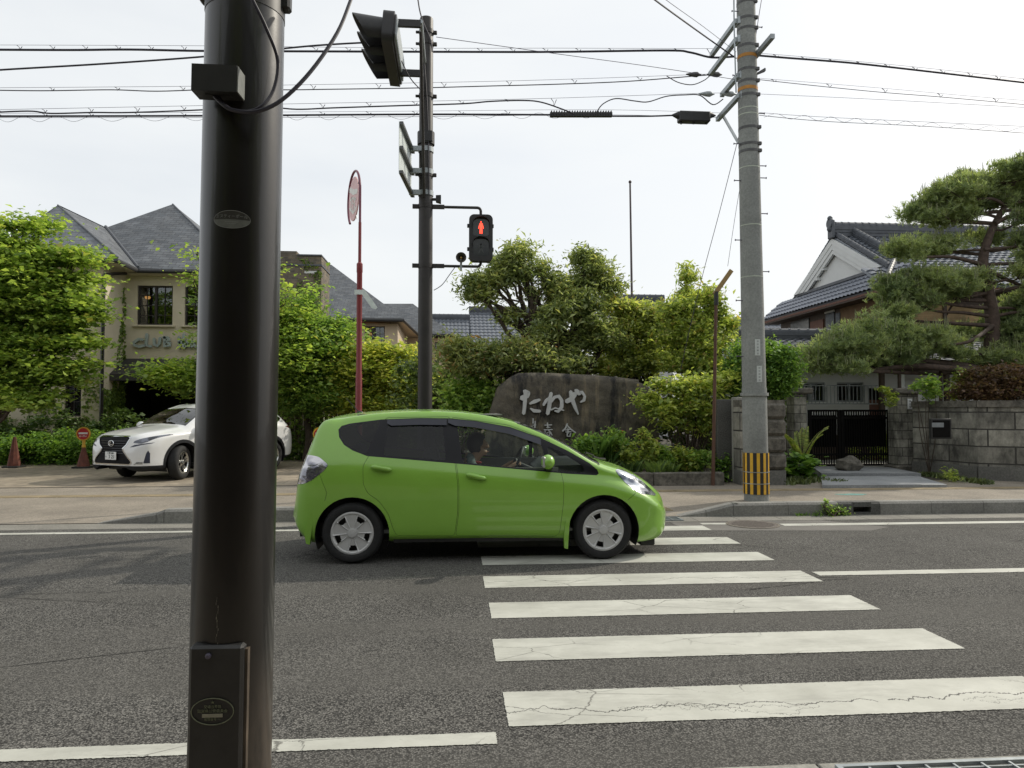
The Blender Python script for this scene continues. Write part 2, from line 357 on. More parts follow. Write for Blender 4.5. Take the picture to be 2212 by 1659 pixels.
M_brick = brickmat('brown_brick', (.21, .17, .115), (.10, .09, .075), (.17, .15, .12), .26, .085, .01, .5, .85, 'UV', None, .6)
M_frame = plain('dark_frame', (.035, .028, .025), .5)
M_pane = glassmat('window_glass', (.55, .6, .6), .9, .01, 1.9)
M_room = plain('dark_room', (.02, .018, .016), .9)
M_white = plain('white_plaster', (.66, .67, .66), .8, 0, .05, 1.5, .1, 40)
M_wood = plain('dark_wood', (.055, .035, .022), .65, 0, .35, 8)
M_wood_red = plain('red_wood', (.13, .05, .028), .6, 0, .3, 8)
M_ochre = brickmat('ochre_board', (.30, .205, .10), (.36, .25, .125), (.22, .15, .07), 6.0, .06, .006, .5, .85, 'UV', None, .3, nvar=1)
M_tile = plain('roof_tile', (.16, .175, .20), .34, .25, .22, 4)
M_tile2 = plain('roof_tile_dark', (.085, .092, .105), .58, .0, .25, 4)
M_wall_stone = brickmat('weathered_stone', (.24, .23, .195), (.37, .355, .30), (.05, .047, .042), .95, .36, .016, .5, .9, 'UV', ((.055, .052, .045), 2.6, .42, .66), 1.0)
M_pillar = brickmat('pillar_stone', (.36, .345, .29), (.26, .25, .21), (.08, .075, .065), .30, .20, .010, .5, .9, 'UV', ((.04, .038, .032), 3.2, .42, .66), .8)
M_bark = plain('bark', (.055, .04, .028), .9, 0, .4, 9, .8, 30)
M_pinebark = plain('pine_bark', (.078, .054, .042), .9, 0, .45, 8, .9, 26)
M_glass_clear = glassmat('car_glass', (.74, .80, .76), 1.0, 0, 1.28)
M_glass_dark = glassmat('privacy_glass', (.24, .26, .28), 1.0, 0, 1.42)
M_chrome = plain('chrome', (.62, .63, .64), .12, 1.0, .05)
M_silver = plain('wheel_silver', (.55, .55, .54), .38, .15, .06, 10)
M_alloy = plain('alloy', (.5, .5, .48), .22, .9, .1)
M_maple = leafmat('maple_leaf', (.07, .12, .025), (.20, .27, .055), (.33, .32, .10), .5)
M_green = leafmat('green_leaf', (.06, .115, .025), (.165, .25, .055), (.32, .32, .09), .5)
M_ever = leafmat('evergreen_leaf', (.07, .10, .04), (.20, .24, .10), (.30, .26, .10), .45)
M_bush = leafmat('bush_leaf', (.03, .075, .012), (.12, .22, .03), (.2, .28, .05), .4)
M_light = leafmat('light_leaf', (.10, .145, .035), (.26, .32, .08), (.36, .27, .10), .5)
M_ivy = leafmat('ivy_leaf', (.04, .075, .015), (.12, .18, .035), None, .4)
M_pine = leafmat('pine_needle', (.085, .115, .055), (.19, .24, .11), (.26, .24, .12), .45)
M_redleaf = leafmat('red_maple_leaf', (.04, .026, .016), (.085, .055, .028), (.13, .14, .04), .4)
M_grassm = leafmat('grass_blade', (.03, .07, .01), (.10, .19, .025), None, .4)
# ---------------------------------------------------------------- the ground, road and kerbs
def sheet(name, x0, x1, y0, y1, z, m, kind='structure', poly=None):
    mb = MB(); pts = poly or [(x0, y0), (x1, y0), (x1, y1), (x0, y1)]
    mb.add([(p[0], p[1], z) for p in pts], [tuple(range(len(pts)))]); return mb.obj(name, m, kind=kind)
sheet('ground', -300, 300, -200, 500, -.05, M_soil)
sheet('road', -60, 60, 3.05, 9.62, 0, M_asphalt)
sheet('pavement_near', -60, 60, -8, 2.60, .02, M_side)
mb = MB()
for i in range(-20, 20):
    x = .55 + i * 2.0; mb.box((x, 2.825, -.02), (1.99, .45, .052), bev=.004)
mb.obj('gutter_near', M_conc, kind='structure')
mb = MB()
for i in range(-50, 50): mb.box((i * .6, 9.845, -.02), (.596, .45, .05), bev=.004)
mb.obj('gutter_far', M_gutter, kind='structure')
sheet('pavement_far', -60, 60, 10.07, 14.62, .012, M_side)
sheet('forecourt_paving', -30, -.6, 14.62, 24.2, .014, M_paving)
mb = MB(); mb.box((-15, 14.62, .004), (29, .035, .03)); mb.obj('drain_channel', M_dark, kind='structure')
sheet('garden_ground', -.6, 40, 14.62, 60, .006, M_soil)
M_yellow_worn = plain('worn_yellow_blocks', (.24, .19, .11), .85, 0, .25, 4, .3, 60)
mb = MB()
for i in range(-60, 60): mb.box((i*.3, 13.15, .014), (.29, .28, .012), bev=.004)
mb.obj('tactile_paving', M_yellow_worn, kind='structure')
mb = MB()
for i in range(5):
    for j in range(2):
        mb.box((1.9 + i*.3, 10.75 + j*.3, .014), (.29, .29, .012), bev=.004)
        for a in range(5):
            for b in range(5): mb.lathe([(.012, 0), (.009, .005)], Matrix.Translation((1.9+i*.3-.11+a*.055, 10.75+j*.3-.11+b*.055, .02)), n=6)
mb.obj('tactile_paving', M_yellow_worn, kind='structure')
# asphalt patch round the manhole, paler and smoother than the lane
M_patch = grainy('asphalt_patch', (.10, .095, .085), (.17, .16, .145), 55)
sheet('road_patch', 0, 0, 0, 0, .002, M_patch, poly=[(2.9, 8.95), (5.2, 8.75), (5.6, 9.0), (5.0, 9.6), (2.9, 9.6)])
def kerb_run(mb, xs, hs, m=0, y0=10.05, w=.19):
    for i in range(len(xs) - 1):
        a, b = xs[i] + .003, xs[i+1] - .003; vs = []
        for x, h in ((a, hs[i]), (b, hs[i+1])):
            h = max(h, .012); c = min(.03, h * .4)
            vs += [(x, y0, -.03), (x, y0 + .006, h - c), (x, y0 + c + .006, h), (x, y0 + w, h), (x, y0 + w, -.03)]
        mb.add(vs, [(0,5,6,1), (1,6,7,2), (2,7,8,3), (3,8,9,4), (0,1,2,3,4), (9,8,7,6,5)], m)
K = MB(); H = .185
kerb_run(K, [-4.7, -3.95, -3.85, -3.25, -2.65, -2.05, -1.45, -.85, -.1], [.005, H*.75, H*.97, H, H, H, H, H, .005])
xs = [3.17, 3.55, 3.95, 4.75, 5.5]; kerb_run(K, xs, [.005, H*.5, H*.97, H, H])
xs = [6.12] + [6.9 + .8*i for i in range(40)]; kerb_run(K, xs, [H] * len(xs))
xs = [-60 + .8*i for i in range(1)]
K.obj('kerb', M_kerb, kind='structure')
M_inlet = grainy('inlet_concrete', (.055, .055, .05), (.13, .13, .12), 45)
K = MB()
kerb_run(K, [5.5, 5.72], [H, H]); kerb_run(K, [5.98, 6.12], [H, H])
K.box((5.85, 10.145, .150), (.27, .186, .068)); K.box((5.85, 10.145, .01), (.27, .186, .05)); K.box((5.85, 10.225, .08), (.26, .02, .09))
K.obj('kerb_inlet', M_inlet, kind='structure')
mb = MB(); p = G(1582, 1088, 0); mb.lathe([(.055, .18), (.05, .192), (.02, .198)], Matrix.Translation((4.0, 10.13, 0)), n=16); mb.obj('kerb_survey_marker', M_conc, kind='structure')
# paint: every patch has a ragged rim
def paint_obj(name, quads, z=.004):
    mb = MB(); rim = []
    for q in quads:
        P = [Vector((x, y, 0)) for x, y in q]; C = sum(P, Vector()) / len(P); n = len(P); I = []
        for i in range(n):
            a, b, c = P[i-1], P[i], P[(i+1) % n]; e1 = (b-a).normalized(); e2 = (c-b).normalized()
            n1 = Vector((-e1.y, e1.x, 0)); n2 = Vector((-e2.y, e2.x, 0)); bi = (n1+n2); bi = bi / max(.2, bi.dot(n1)); w = .03; I.append(b + bi * w)
        vs = [(p.x, p.y, z) for p in P] + [(p.x, p.y, z) for p in I]
        mb.add(vs, [tuple(range(n, 2*n))] + [(i, (i+1) % n, n+(i+1) % n, n+i) for i in range(n)]); rim += [0.0]*n + [.03]*n
    o = mb.obj(name, M_paint, kind='structure'); me = o.data; lay = me.uv_layers.new(name='rim')
    for lp in me.loops: lay.data[lp.index].uv = (rim[lp.vertex_index], 0)
    return o
qs = []
for k in range(7):
    y0 = 3.508 + .9 * k; sk = [(0, .0), (-.01, .01), (.01, 0), (0, .02), (.015, -.01), (0, 0), (0, 0)][k]
    qs.append([(.253 + sk[0], y0), (3.24 + sk[1], y0), (3.24 + sk[1], y0 + .446), (.253 + sk[0], y0 + .446)])
qs[6] = [(.8, 8.93), (3.24, 8.93), (3.24, 9.3), (.8, 9.3)]
paint_obj('crosswalk', qs)
paint_obj('lane_lines', [[(-40, 3.36), (.21, 3.335), (.21, 3.475), (-40, 3.50)], [(3.32, 6.42), (40, 6.30), (40, 6.48), (3.32, 6.60)],
    [(-40, 9.34), (-.2, 9.26), (-.2, 9.40), (-40, 9.50)], [(4.28, 9.17), (40, 8.98), (40, 9.17), (4.28, 9.36)], [(3.25, 9.36), (3.78, 9.34), (3.78, 9.48), (3.25, 9.5)]])
# manhole cover
t = thing('manhole_cover', 'round worn iron manhole cover in the road beside the far kerb', 'manhole cover', (3.92, 9.33, .003))
mb = MB(); T = Matrix.Translation((3.92, 9.33, 0)); mb.lathe([(.34, .003), (.34, .008), (.315, .008), (.315, .004)], T, n=40); mb.obj('rim', plain('iron_rim', (.16, .14, .11), .6, .2, .2, 20), t)
mb = MB(); mb.lathe([(.31, .003), (.31, .0075)], T, n=40)
for i in range(-6, 7):
    for j in range(-6, 7):
        if (i*i + j*j) < 38: mb.box((3.92 + i*.044, 9.33 + j*.044, .0085), (.026, .026, .004))
mb.obj('lid', plain('iron_lid', (.13, .11, .095), .6, .2, .2, 20), t)
def grate(name, label, x0, x1, y0, y1, z, nb):
    t = thing(name, label, 'drain grate', ((x0+x1)/2, (y0+y1)/2, z))
    mb = MB(); w = .022
    for a in (y0, y1): mb.box(((x0+x1)/2, a, z), (x1-x0+w, w, .014))
    for a in (x0, x1): mb.box((a, (y0+y1)/2, z), (w, y1-y0-w, .0138))
    mb.obj('frame', M_steel, t)
    mb = MB(); 
    for i in range(1, nb): mb.box((x0 + (x1-x0)*i/nb, (y0+y1)/2, z-.002), (.010, y1-y0-.03, .012))
    for j in range(1, 7): mb.box(((x0+x1)/2, y0 + (y1-y0)*j/7, z-.003), (x1-x0-.03, .006, .008))
    mb.obj('bars', M_steel, t)
    mb = MB(); mb.box(((x0+x1)/2, (y0+y1)/2, z-.012), (x1-x0, y1-y0, .004)); mb.obj('drain_void', M_dark, t); return t
grate('drain_grate', 'steel drain grate set in the near concrete gutter at the bottom edge', 1.62, 2.62, 2.70, 2.995, .014, 8)
grate('drain_grate', 'dark drain grate in the far gutter at the end of the zebra crossing', 2.1, 3.1, 9.70, 9.98, .013, 8)
mb = MB(); mb.add([(7.0+.28*math.cos(a)*(1+.2*math.sin(3*a)), 12.35+.12*math.sin(a)*(1+.2*math.cos(5*a)), .015) for a in [i*.393 for i in range(16)]], [tuple(range(16))])
mb.obj('paint_mark', plain('turquoise_paint', (.10, .26, .23), .7, 0, .3, 15), kind='structure')

# ---------------------------------------------------------------- foliage
def leaf_mesh(name, P, size, mat, parent, aspect=.55, up=.6, seed=0, dirs=None, jitter=.48, fold=.25):
    """P (n,3) world positions -> one mesh of small folded leaf quads"""
    r = np.random.default_rng(seed); n = len(P)
    N = r.normal(size=(n, 3)); N[:, 2] = np.abs(N[:, 2]) + up * 2; N /= np.linalg.norm(N, axis=1)[:, None]
    D = r.normal(size=(n, 3)) if dirs is None else dirs + r.normal(size=(n, 3)) * .3
    D -= (D * N).sum(1)[:, None] * N; D /= np.linalg.norm(D, axis=1)[:, None] + 1e-9; S = np.cross(N, D)
    L = size * (1 + jitter * r.normal(size=n)).clip(.4, 1.9)[:, None]; W = L * aspect
    V = np.stack([P - D*L*.5, P + S*W*.5 + N*L*fold*.3, P + D*L*.5 - N*L*fold*.4, P - S*W*.5 + N*L*fold*.3], 1).reshape(-1, 3)
    return quadmesh(name, V, mat, parent)
def quadmesh(name, V, mat, parent, kind=None):
    n = len(V) // 4; me = bpy.data.meshes.new(name)
    off = np.array(root_of(parent).location) if parent else np.zeros(3)
    me.vertices.add(4*n); me.vertices.foreach_set('co', (V - off).astype(np.float32).ravel())
    me.loops.add(4*n); me.loops.foreach_set('vertex_index', np.arange(4*n, dtype=np.int32))
    me.polygons.add(n); me.polygons.foreach_set('loop_start', np.arange(0, 4*n, 4, dtype=np.int32)); me.polygons.foreach_set('loop_total', np.full(n, 4, dtype=np.int32))
    me.materials.append(mat); me.update(); me.validate()
    o = bpy.data.objects.new(name, me); LINK(o)
    if parent: o.parent = parent
    if kind: o['kind'] = kind
    return o
def crown_pts(blobs, n, seed, clump=.32, flat=.45, per=70, shell=.62):
    """leaf positions: clumps spread through every blob, thicker towards its surface, gaps between"""
    r = np.random.default_rng(seed); vol = np.array([b[3]*b[4]*b[5] for b in blobs]) ** .75; vol /= vol.sum(); out = []
    for b, v in zip(blobs, vol):
        k = max(3, int(n * v / per)); d = r.normal(size=(k, 3)); d /= np.linalg.norm(d, axis=1)[:, None]
        rad = shell + (1 - shell) * r.random(k)[:, None] ** .6; rad[r.random(k) < .25] *= r.random()
        C = np.array(b[:3]) + d * rad * np.array(b[3:6]); m = int(n * v / k) + 1
        cs = clump * (.6 + .9 * r.random(k))
        q = r.normal(size=(k, m, 3)) * cs[:, None, None] * .5 * np.array([1, 1, flat]); out.append((C[:, None, :] + q).reshape(-1, 3))
    return np.concatenate(out)
def limbs(mb, base, tips, r0, sag=.15, seed=0, n=6, mid=None):
    rr = random.Random(seed); base = Vector(base)
    for tp, w in tips:
        tp = Vector(tp); k = 7; pts = []; 
        for i in range(k + 1):
            t = i / k; p = base.lerp(tp, t); p.z += sag * (tp - base).length * math.sin(math.pi * t) * .6
            if 0 < i < k: p += Vector((rr.uniform(-1, 1), rr.uniform(-1, 1), rr.uniform(-.6, .6))) * .035 * (tp - base).length
            pts.append(p)
        mb.tube(pts, [r0 * w * (1 - .8 * i / k) + .006 for i in range(k + 1)], n)
def tree(name, label, cat, base, trunk_top, r0, blobs, n, size, mat, seed, group=None, bark=None, clump=.32, flat=.45, aspect=.55, up=.6, per=70, lean=None, sub=2, shell=.62):
    t = thing(name, label, cat, base, group=group); mb = MB(); rr = random.Random(seed)
    sat = []
    for bl in blobs:
        for _ in range(3):
            th, ph = rr.random()*math.tau, rr.uniform(-.4, 1.2); k_ = rr.uniform(.22, .42)
            sat.append((bl[0] + math.cos(th)*math.cos(ph)*bl[3], bl[1] + math.sin(th)*math.cos(ph)*bl[4], bl[2] + math.sin(ph)*bl[5], bl[3]*k_, bl[4]*k_, bl[5]*k_*1.2))
    full = [(b_[0], b_[1], b_[2], b_[3]*.86, b_[4]*.86, b_[5]*.86) for b_ in blobs] + sat
    b, tt = Vector(base), Vector(trunk_top); pts = [b.lerp(tt, i / 6) + (Vector((rr.uniform(-1, 1), rr.uniform(-1, 1), 0)) * r0 * .5 if 0 < i < 6 else Vector()) for i in range(7)]
    mb.tube(pts, [r0 * (1.25 - .7 * i / 6) for i in range(7)], 9)
    for bl in blobs:
        c = Vector(bl[:3]); s = pts[rr.randint(2, 6)]
        e = [(c + Vector((rr.uniform(-.5, .5)*bl[3], rr.uniform(-.5, .5)*bl[4], rr.uniform(-.3, .4)*bl[5])), .55) for _ in range(sub)]
        limbs(mb, s, [(c, .7)], r0 * .8, .05, rr.random()); limbs(mb, c.lerp(s, .35), e, r0 * .5, .05, rr.random(), 5)
    mb.obj('trunk', bark or M_bark, t)
    leaf_mesh('crown', crown_pts(full, n, seed, clump, flat, per, shell), size, mat, t, aspect, up, seed)
    return t
def B(x, y, Y, w, h, d=None):                          # crown blob from its centre and size in the photo, at distance Y
    c = U(x, y, Y); s = Y / CF / 2; return (c.x, c.y, c.z, w*s, (d if d else w*s*.8), h*s)
# ---------------------------------------------------------------- buildings
def KR(x, y): return ((1760 + x/1.843)/1.1573, (380 + y/1.843)/1.1573)      # notes taken on enlarged views of the photo
def KC(x, y): return ((1100 + x/2.37)/1.1573, (560 + y/2.37)/1.1573)
def UR(x, y, Y): return U(*KR(x, y), Y)
def UC(x, y, Y): return U(*KC(x, y), Y)
def wallx(mb, x0, x1, z0, z1, Y, holes=(), depth=.22, m=0):
    """wall facing the road with real openings and reveals"""
    xs = sorted({x0, x1} | {h[0] for h in holes} | {h[1] for h in holes}); zs = sorted({z0, z1} | {h[2] for h in holes} | {h[3] for h in holes})
    for i in range(len(xs)-1):
        for j in range(len(zs)-1):
            cx, cz = (xs[i]+xs[i+1])/2, (zs[j]+zs[j+1])/2
            if any(h[0] < cx < h[1] and h[2] < cz < h[3] for h in holes): continue
            mb.add([(xs[i], Y, zs[j]), (xs[i+1], Y, zs[j]), (xs[i+1], Y, zs[j+1]), (xs[i], Y, zs[j+1])], [(0, 1, 2, 3)], m)
    for a, b, c, d in holes:
        for q in ([(a, c), (b, c)], [(b, c), (b, d)], [(b, d), (a, d)], [(a, d), (a, c)]):
            mb.add([(q[0][0], Y, q[0][1]), (q[1][0], Y, q[1][1]), (q[1][0], Y+depth, q[1][1]), (q[0][0], Y+depth, q[0][1])], [(0, 1, 2, 3)], m)
def window(t, a, b, c, d, Y, cols=2, rows=4, sill=True, leaves=1, fm=None, lamp=None, pm=None):
    fm = fm or M_frame; mb = MB(); w = .045; yy = Y + .10
    for x in (a + w/2, b - w/2): mb.box((x, yy, (c+d)/2), (w, .07, d-c))
    for z in (c + w/2, d - w/2): mb.box(((a+b)/2, yy, z), (b-a-2*w, .066, w))
    for k in range(1, leaves): x = a + (b-a)*k/leaves; mb.box((x, yy, (c+d)/2), (w*1.5, .062, d-c-2*w))
    n = cols * leaves
    for i in range(1, n):
        if i % cols == 0 and leaves > 1: continue
        mb.box((a + (b-a)*i/n, yy, (c+d)/2), (.018, .03, d-c-2*w))
    for j in range(1, rows): mb.box(((a+b)/2, yy, c + (d-c)*j/rows), (b-a-2*w, .028, .018))
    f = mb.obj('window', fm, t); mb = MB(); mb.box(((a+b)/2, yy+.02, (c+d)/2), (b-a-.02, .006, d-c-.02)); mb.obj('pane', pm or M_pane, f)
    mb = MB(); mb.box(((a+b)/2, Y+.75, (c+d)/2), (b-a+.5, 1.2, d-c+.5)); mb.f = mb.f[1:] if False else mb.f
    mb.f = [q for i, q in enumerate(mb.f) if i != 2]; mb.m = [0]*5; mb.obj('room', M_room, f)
    if sill: mb = MB(); mb.box(((a+b)/2, Y-.04, c-.04), (b-a+.2, .14, .06), bev=.01); mb.obj('sill', M_stucco, f)
    if lamp: mb = MB(); mb.ball(lamp, .09, 8, sq=(1, 1, .7)); mb.tube([Vector(lamp) + Vector((0, 0, .05)), Vector(lamp) + Vector((0, 0, .5))], .006, 5); mb.obj('lamp', M_lamp, f)
    return f
M_lamp = emis('lit_lamp_shade', (1, .42, .12), 1.3)
def roofpoly(t, name, polys, mats, th=.07):
    mb = MB()
    for pl, m in polys:
        P = [Vector(p) for p in pl]; n = len(P); nn = (P[1]-P[0]).cross(P[2]-P[0]).normalized(); nn = nn if nn.z > 0 else -nn
        mb.add(P + [p - nn*th for p in P], [tuple(range(n)), tuple(range(n, 2*n))[::-1]] + [(i, n+i, n+(i+1) % n, (i+1) % n) for i in range(n)], m)
    return mb.obj(name, mats, t, 20)
def gutter(t, pts, r=.06, mat=None, name='gutter'): mb = MB(); mb.tube(pts, r, 8); return mb.obj(name, mat or M_dark, t)
def ivy(t, P, seed=0, size=.09, name='ivy'): return leaf_mesh(name, np.array(P), size, M_ivy, t, .8, .1, seed)
def scatter(n, a, b, seed=0):
    r = np.random.default_rng(seed); return np.array(a) + r.random((n, 3)) * (np.array(b) - np.array(a))

Yw = 24.1
t = thing('club_building', 'two storey beige stucco club building with slate hipped roofs, far left', 'building', (-11, 24, 0))
ZE = U(298, 580, 23.6).z; xs0 = U(270, 700, 24.1).x; xr0 = U(512, 700, 24.1).x; eL, eR = U(298, 580, 23.6), U(516, 580, 23.6); eR.z = ZE; ap = U(373, 441, 27.5); lf = U(228, 492, 26.5)
E0, E1, E2 = Vector((-15.9, 24.0, 6.12)), U(70, 557, 22.2), U(254, 562, 22.2); apT = U(125, 443, 25.5)
E1.z = E2.z = ZE + .03; E0 = Vector((E1.x - 3.0, 24.0, ZE + .03))
roofpoly(t, 'roof', [([eL, eR, ap, lf], 0), ([eR, (eR.x + .2, 31.5, ZE), ap], 0), ([(eR.x + .2, 31.5, ZE), (-12, 31.5, ZE), lf, ap], 0)], [M_slate])
roofpoly(t, 'turret_roof', [([E1, E2, apT], 1), ([E2, eL, lf], 0), ([E2, lf, apT], 0), ([E0, E1, apT], 1), ([E0, apT, lf, (-15.5, 29, ZE)], 0)], [M_slate, M_slate_big])
mb = MB(); mb.tube([lf + Vector((0, 0, .05)), eL + Vector((0, 0, .05))], .05, 6); mb.tube([apT, E2 + Vector((0, 0, .03))], .03, 6); mb.tube([ap, eR + Vector((0, 0, .03))], .03, 6); mb.obj('hip_flashing', M_tile2, t)
gutter(t, [E0 - Vector((0, 0, .08)), E1 - Vector((0, 0, .08)), E2 - Vector((0, 0, .08)), eL - Vector((0, 0, .08)), eR - Vector((0, 0, .08))], .065)
mb = MB()                                              # soffit
mb.add([E1 - Vector((0, 0, .14)), E2 - Vector((0, 0, .14)), (xs0 + .05, 24.1, ZE - .13), (xs0 + .05, 26, ZE - .13), (-14, 26, ZE - .13)], [(0, 1, 2, 3, 4)])
mb.add([(-15.8, 24, ZE - .105), (E1.x, E1.y, ZE - .105), (E2.x, E2.y, ZE - .105), (eL.x, eL.y, ZE - .105), (eR.x, eR.y, ZE - .105), (eR.x, 26, ZE - .105), (-15.8, 26, ZE - .105)], [tuple(range(7))])
mb.add([(eL.x - .3, 23.62, ZE - .14), (eR.x, 23.62, ZE - .14), (eR.x, 24.3, ZE - .14), (eL.x - .6, 24.3, ZE - .14)], [(0, 1, 2, 3)]); mb.obj('soffit', M_stucco, t)
w1 = (U(295, 720, Yw).x, U(372, 720, Yw).x, U(350, 702, Yw).z, U(350, 617, Yw).z); w2 = (U(398, 720, Yw).x, U(478, 720, Yw).x, w1[2], w1[3])
door = (U(262, 720, Yw).x, U(500, 720, Yw).x, 0, U(350, 818, Yw).z)
mb = MB(); wallx(mb, xs0, xr0, 0, ZE - .12, Yw, [w1, w2, door], .25)
g1 = (U(142, 720, 22.6).x, U(178, 720, 22.6).x, U(350, 900, 22.6).z, U(350, 803, 22.6).z)
wallx(mb, -15.6, xs0, 0, ZE - .11, 22.6, [g1], .2)
mb.add([(xs0, 22.6, 0), (xs0, 24.1, 0), (xs0, 24.1, ZE - .11), (xs0, 22.6, ZE - .11)], [(0, 1, 2, 3)])
mb.add([(xr0, 24.1, 0), (xr0, 31, 0), (xr0, 31, ZE - .12), (xr0, 24.1, ZE - .12)], [(0, 1, 2, 3)])
mb.obj('wall', M_stucco, t)
window(t, *w1, Yw, 2, 4, True, 2, lamp=(w1[0] + .14, Yw + .45, w1[3] - .32)); window(t, *w2, Yw, 2, 4, True, 2, lamp=(w2[0] + .5, Yw + .45, w2[2] + .25))
window(t, *g1, 22.6, 2, 3, True)
mb = MB(); a = U(272, 775, Yw); x1 = xr0; zt, zb, zz = U(350, 775, Yw).z, U(350, 808, 23.1).z, U(350, 822, 23.1).z
mb.add([(xs0 + .05, Yw - .01, zt), (x1, Yw - .01, zt), (x1, 23.1, zb), (xs0 + .01, 23.1, zb), (xs0 + .01, 23.1, zz), (x1, 23.1, zz), (x1, Yw - .01, zz), (xs0 + .05, Yw-.01, zz)], [(0, 3, 2, 1), (3, 4, 5, 2), (4, 7, 6, 5), (0, 7, 4, 3), (1, 2, 5, 6)])
mb.obj('porch_canopy', plain('dark_canopy', (.045, .043, .045), .55), t)
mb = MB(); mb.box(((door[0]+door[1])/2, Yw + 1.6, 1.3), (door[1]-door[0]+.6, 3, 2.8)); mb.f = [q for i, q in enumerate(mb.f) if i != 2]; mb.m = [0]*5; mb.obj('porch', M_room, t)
mb = MB(); px = U(222, 720, 22.5).x
mb.tube([(xs0 + .3, 23.4, ZE - .2), (xs0 + .2, 22.9, ZE - .3), (px, 22.52, ZE - .42), (px, 22.5, 5.3), (px, 22.5, .1)], .055, 8); mb.obj('downpipe', M_blackpole, t)
P = [];
for s in range(9):                                      # ivy stems climbing the corner of the bay
    y0 = 22.7 + 1.3 * random.random(); z = .2; top = random.choice([2.2, 3.2, 4.3, 5.3]); y = y0
    while z < top:
        z += .03; y += random.gauss(.006, .03); y = min(max(y, 22.65), 24.0)
        for _ in range(3 if z < 2.4 else 1): P.append((xs0 + .02, y + random.gauss(0, .07), z + random.gauss(0, .04)))
P2 = scatter(5200, (-15.4, 22.56, .0), (xs0, 22.60, 2.9), 3); P2 = [p for p in P2 if not (g1[0]-.05 < p[0] < g1[1]+.05 and g1[2]-.1 < p[2] < g1[3]+.05) and (math.sin(p[0]*5) + math.sin(p[2]*4 + p[0]*3) + random.gauss(0, .7) > -.2)]
P3 = scatter(1800, (xs0 + .02, 22.6, 0), (xs0 + .05, 24.05, 2.1), 4)
ivy(t, P + [tuple(p) for p in P2] + [tuple(p) for p in P3], 5)
# raised lettering on the club building
t = thing('wall_sign', 'pale raised CLUB HARIE lettering on the beige wall under the upper windows', 'sign', tuple(U(360, 745, Yw - .08)))
M_letter = plain('sign_letter', (.36, .42, .41), .5, .2, .15, 6)
def S4(x, y): return U(x/4.254/1.1573, (500 + y/4.254)/1.1573, Yw)
LET = [[(1535,1490),(1490,1482),(1440,1515),(1440,1545),(1490,1562),(1555,1548)], [(1575,1430),(1566,1545),(1620,1560)], [(1652,1478),(1655,1540),(1685,1556),(1708,1530),(1715,1470)],
       [(1765,1462),(1762,1560),(1820,1548),(1822,1525),(1768,1510),(1812,1492),(1800,1468),(1748,1462)], [(1915,1460),(1922,1572)], [(1968,1430),(1966,1582)], [(1920,1520),(1968,1516)],
       [(1984,1562),(2010,1492),(2032,1562)], [(1993,1538),(2026,1538)], [(2052,1562),(2052,1500),(2088,1508),(2060,1530),(2098,1562)], [(2128,1490),(2128,1562)], [(2200,1494),(2162,1492),(2160,1560),(2200,1562)], [(2162,1526),(2194,1526)]]
for gi in ([0], [1], [2], [3], [4, 5, 6], [7, 8], [9], [10], [11, 12]):
    mb = MB()
    for i in gi:
        pts = [S4(*p) for p in LET[i]]; mb.ribbon([(p.x, p.z, .085) for p in pts], frame((0, Yw, 0), (1, 0, 0), (0, 0, 1), (0, -1, 0)), .05, .12)
    mb.obj('letter', M_letter, t)

t = thing('brick_chimney', 'broad brown brick chimney stack with ivy just right of the black pole', 'chimney', (-4.6, 28, 0))
Yc = 28.0; xl, xr = U(540, 620, Yc).x, U(694, 620, Yc).x; zt = U(660, 553, Yc).z; zt2 = U(660, 543, Yc).z; xm = U(640, 620, Yc).x
mb = MB(); mb.box(((xl+xr)/2, Yc + .9, zt/2), (xr-xl, 1.8, zt)); mb.box(((xl+xm)/2, Yc + .9, (zt+zt2)/2 + .003), (xm-xl, 1.8, zt2-zt)); mb.obj('brick_shaft', M_brick, t)
mb = MB(); mb.box(((xl+xr)/2, Yc + .9, zt - .35), (xr-xl+.06, 1.86, .07), bev=.01); mb.box(((xm+xr)/2+.02, Yc + .9, zt + .03), (xr-xm+.0, 1.9, .06), bev=.01); mb.obj('coping', M_tile2, t)
for a, b in ((U(672, 620, Yc).x, .9),): mb = MB(); mb.box((a, Yc - .004, zt - .62), (.5, .03, .09)); mb.obj('vent', M_white, t)
P = scatter(500, (xr - .9, Yc - .04, zt - 2.6), (xr + .02, Yc - .01, zt - .1), 8); P = [p for p in P if math.sin(p[2]*5 + p[0]*6) > .1]; ivy(t, P, 6, .12)

Y1 = 37.0
t = thing('club_wing', 'long beige wing with dark slate hipped roof behind the red sign pole', 'building', (-4, 38, 0))
a0, a1 = U(640, 687.5, 36.4), U(871, 687.5, 36.4); b1 = U(905, 722, 43.8); c1 = U(978, 723, 43.8); rd1, rd2 = U(780, 656, 46.9), U(892, 656, 46.9); pk = U(716, 572, 41.5)
a0.z = a1.z; b1.z = c1.z = a1.z; pkl = Vector((pk.x - 4, pk.y, pk.z))
roofpoly(t, 'roof', [([a0, a1, pk, pkl], 0), ([a1, (a1.x, 47.5, a1.z), pk], 0), ([(a1.x - 3, 43.8, c1.z), c1, rd2, rd1], 0), ([c1, (c1.x, 50.5, c1.z), rd2], 0), ([pk, (a1.x, 47.5, a1.z), (pkl.x, 47.5, a1.z), pkl], 0)], [M_slate])
gutter(t, [a0 - Vector((0, 0, .1)), a1 - Vector((0, 0, .1)), b1 - Vector((0, 0, .1)), c1 - Vector((0, 0, .1))], .09)
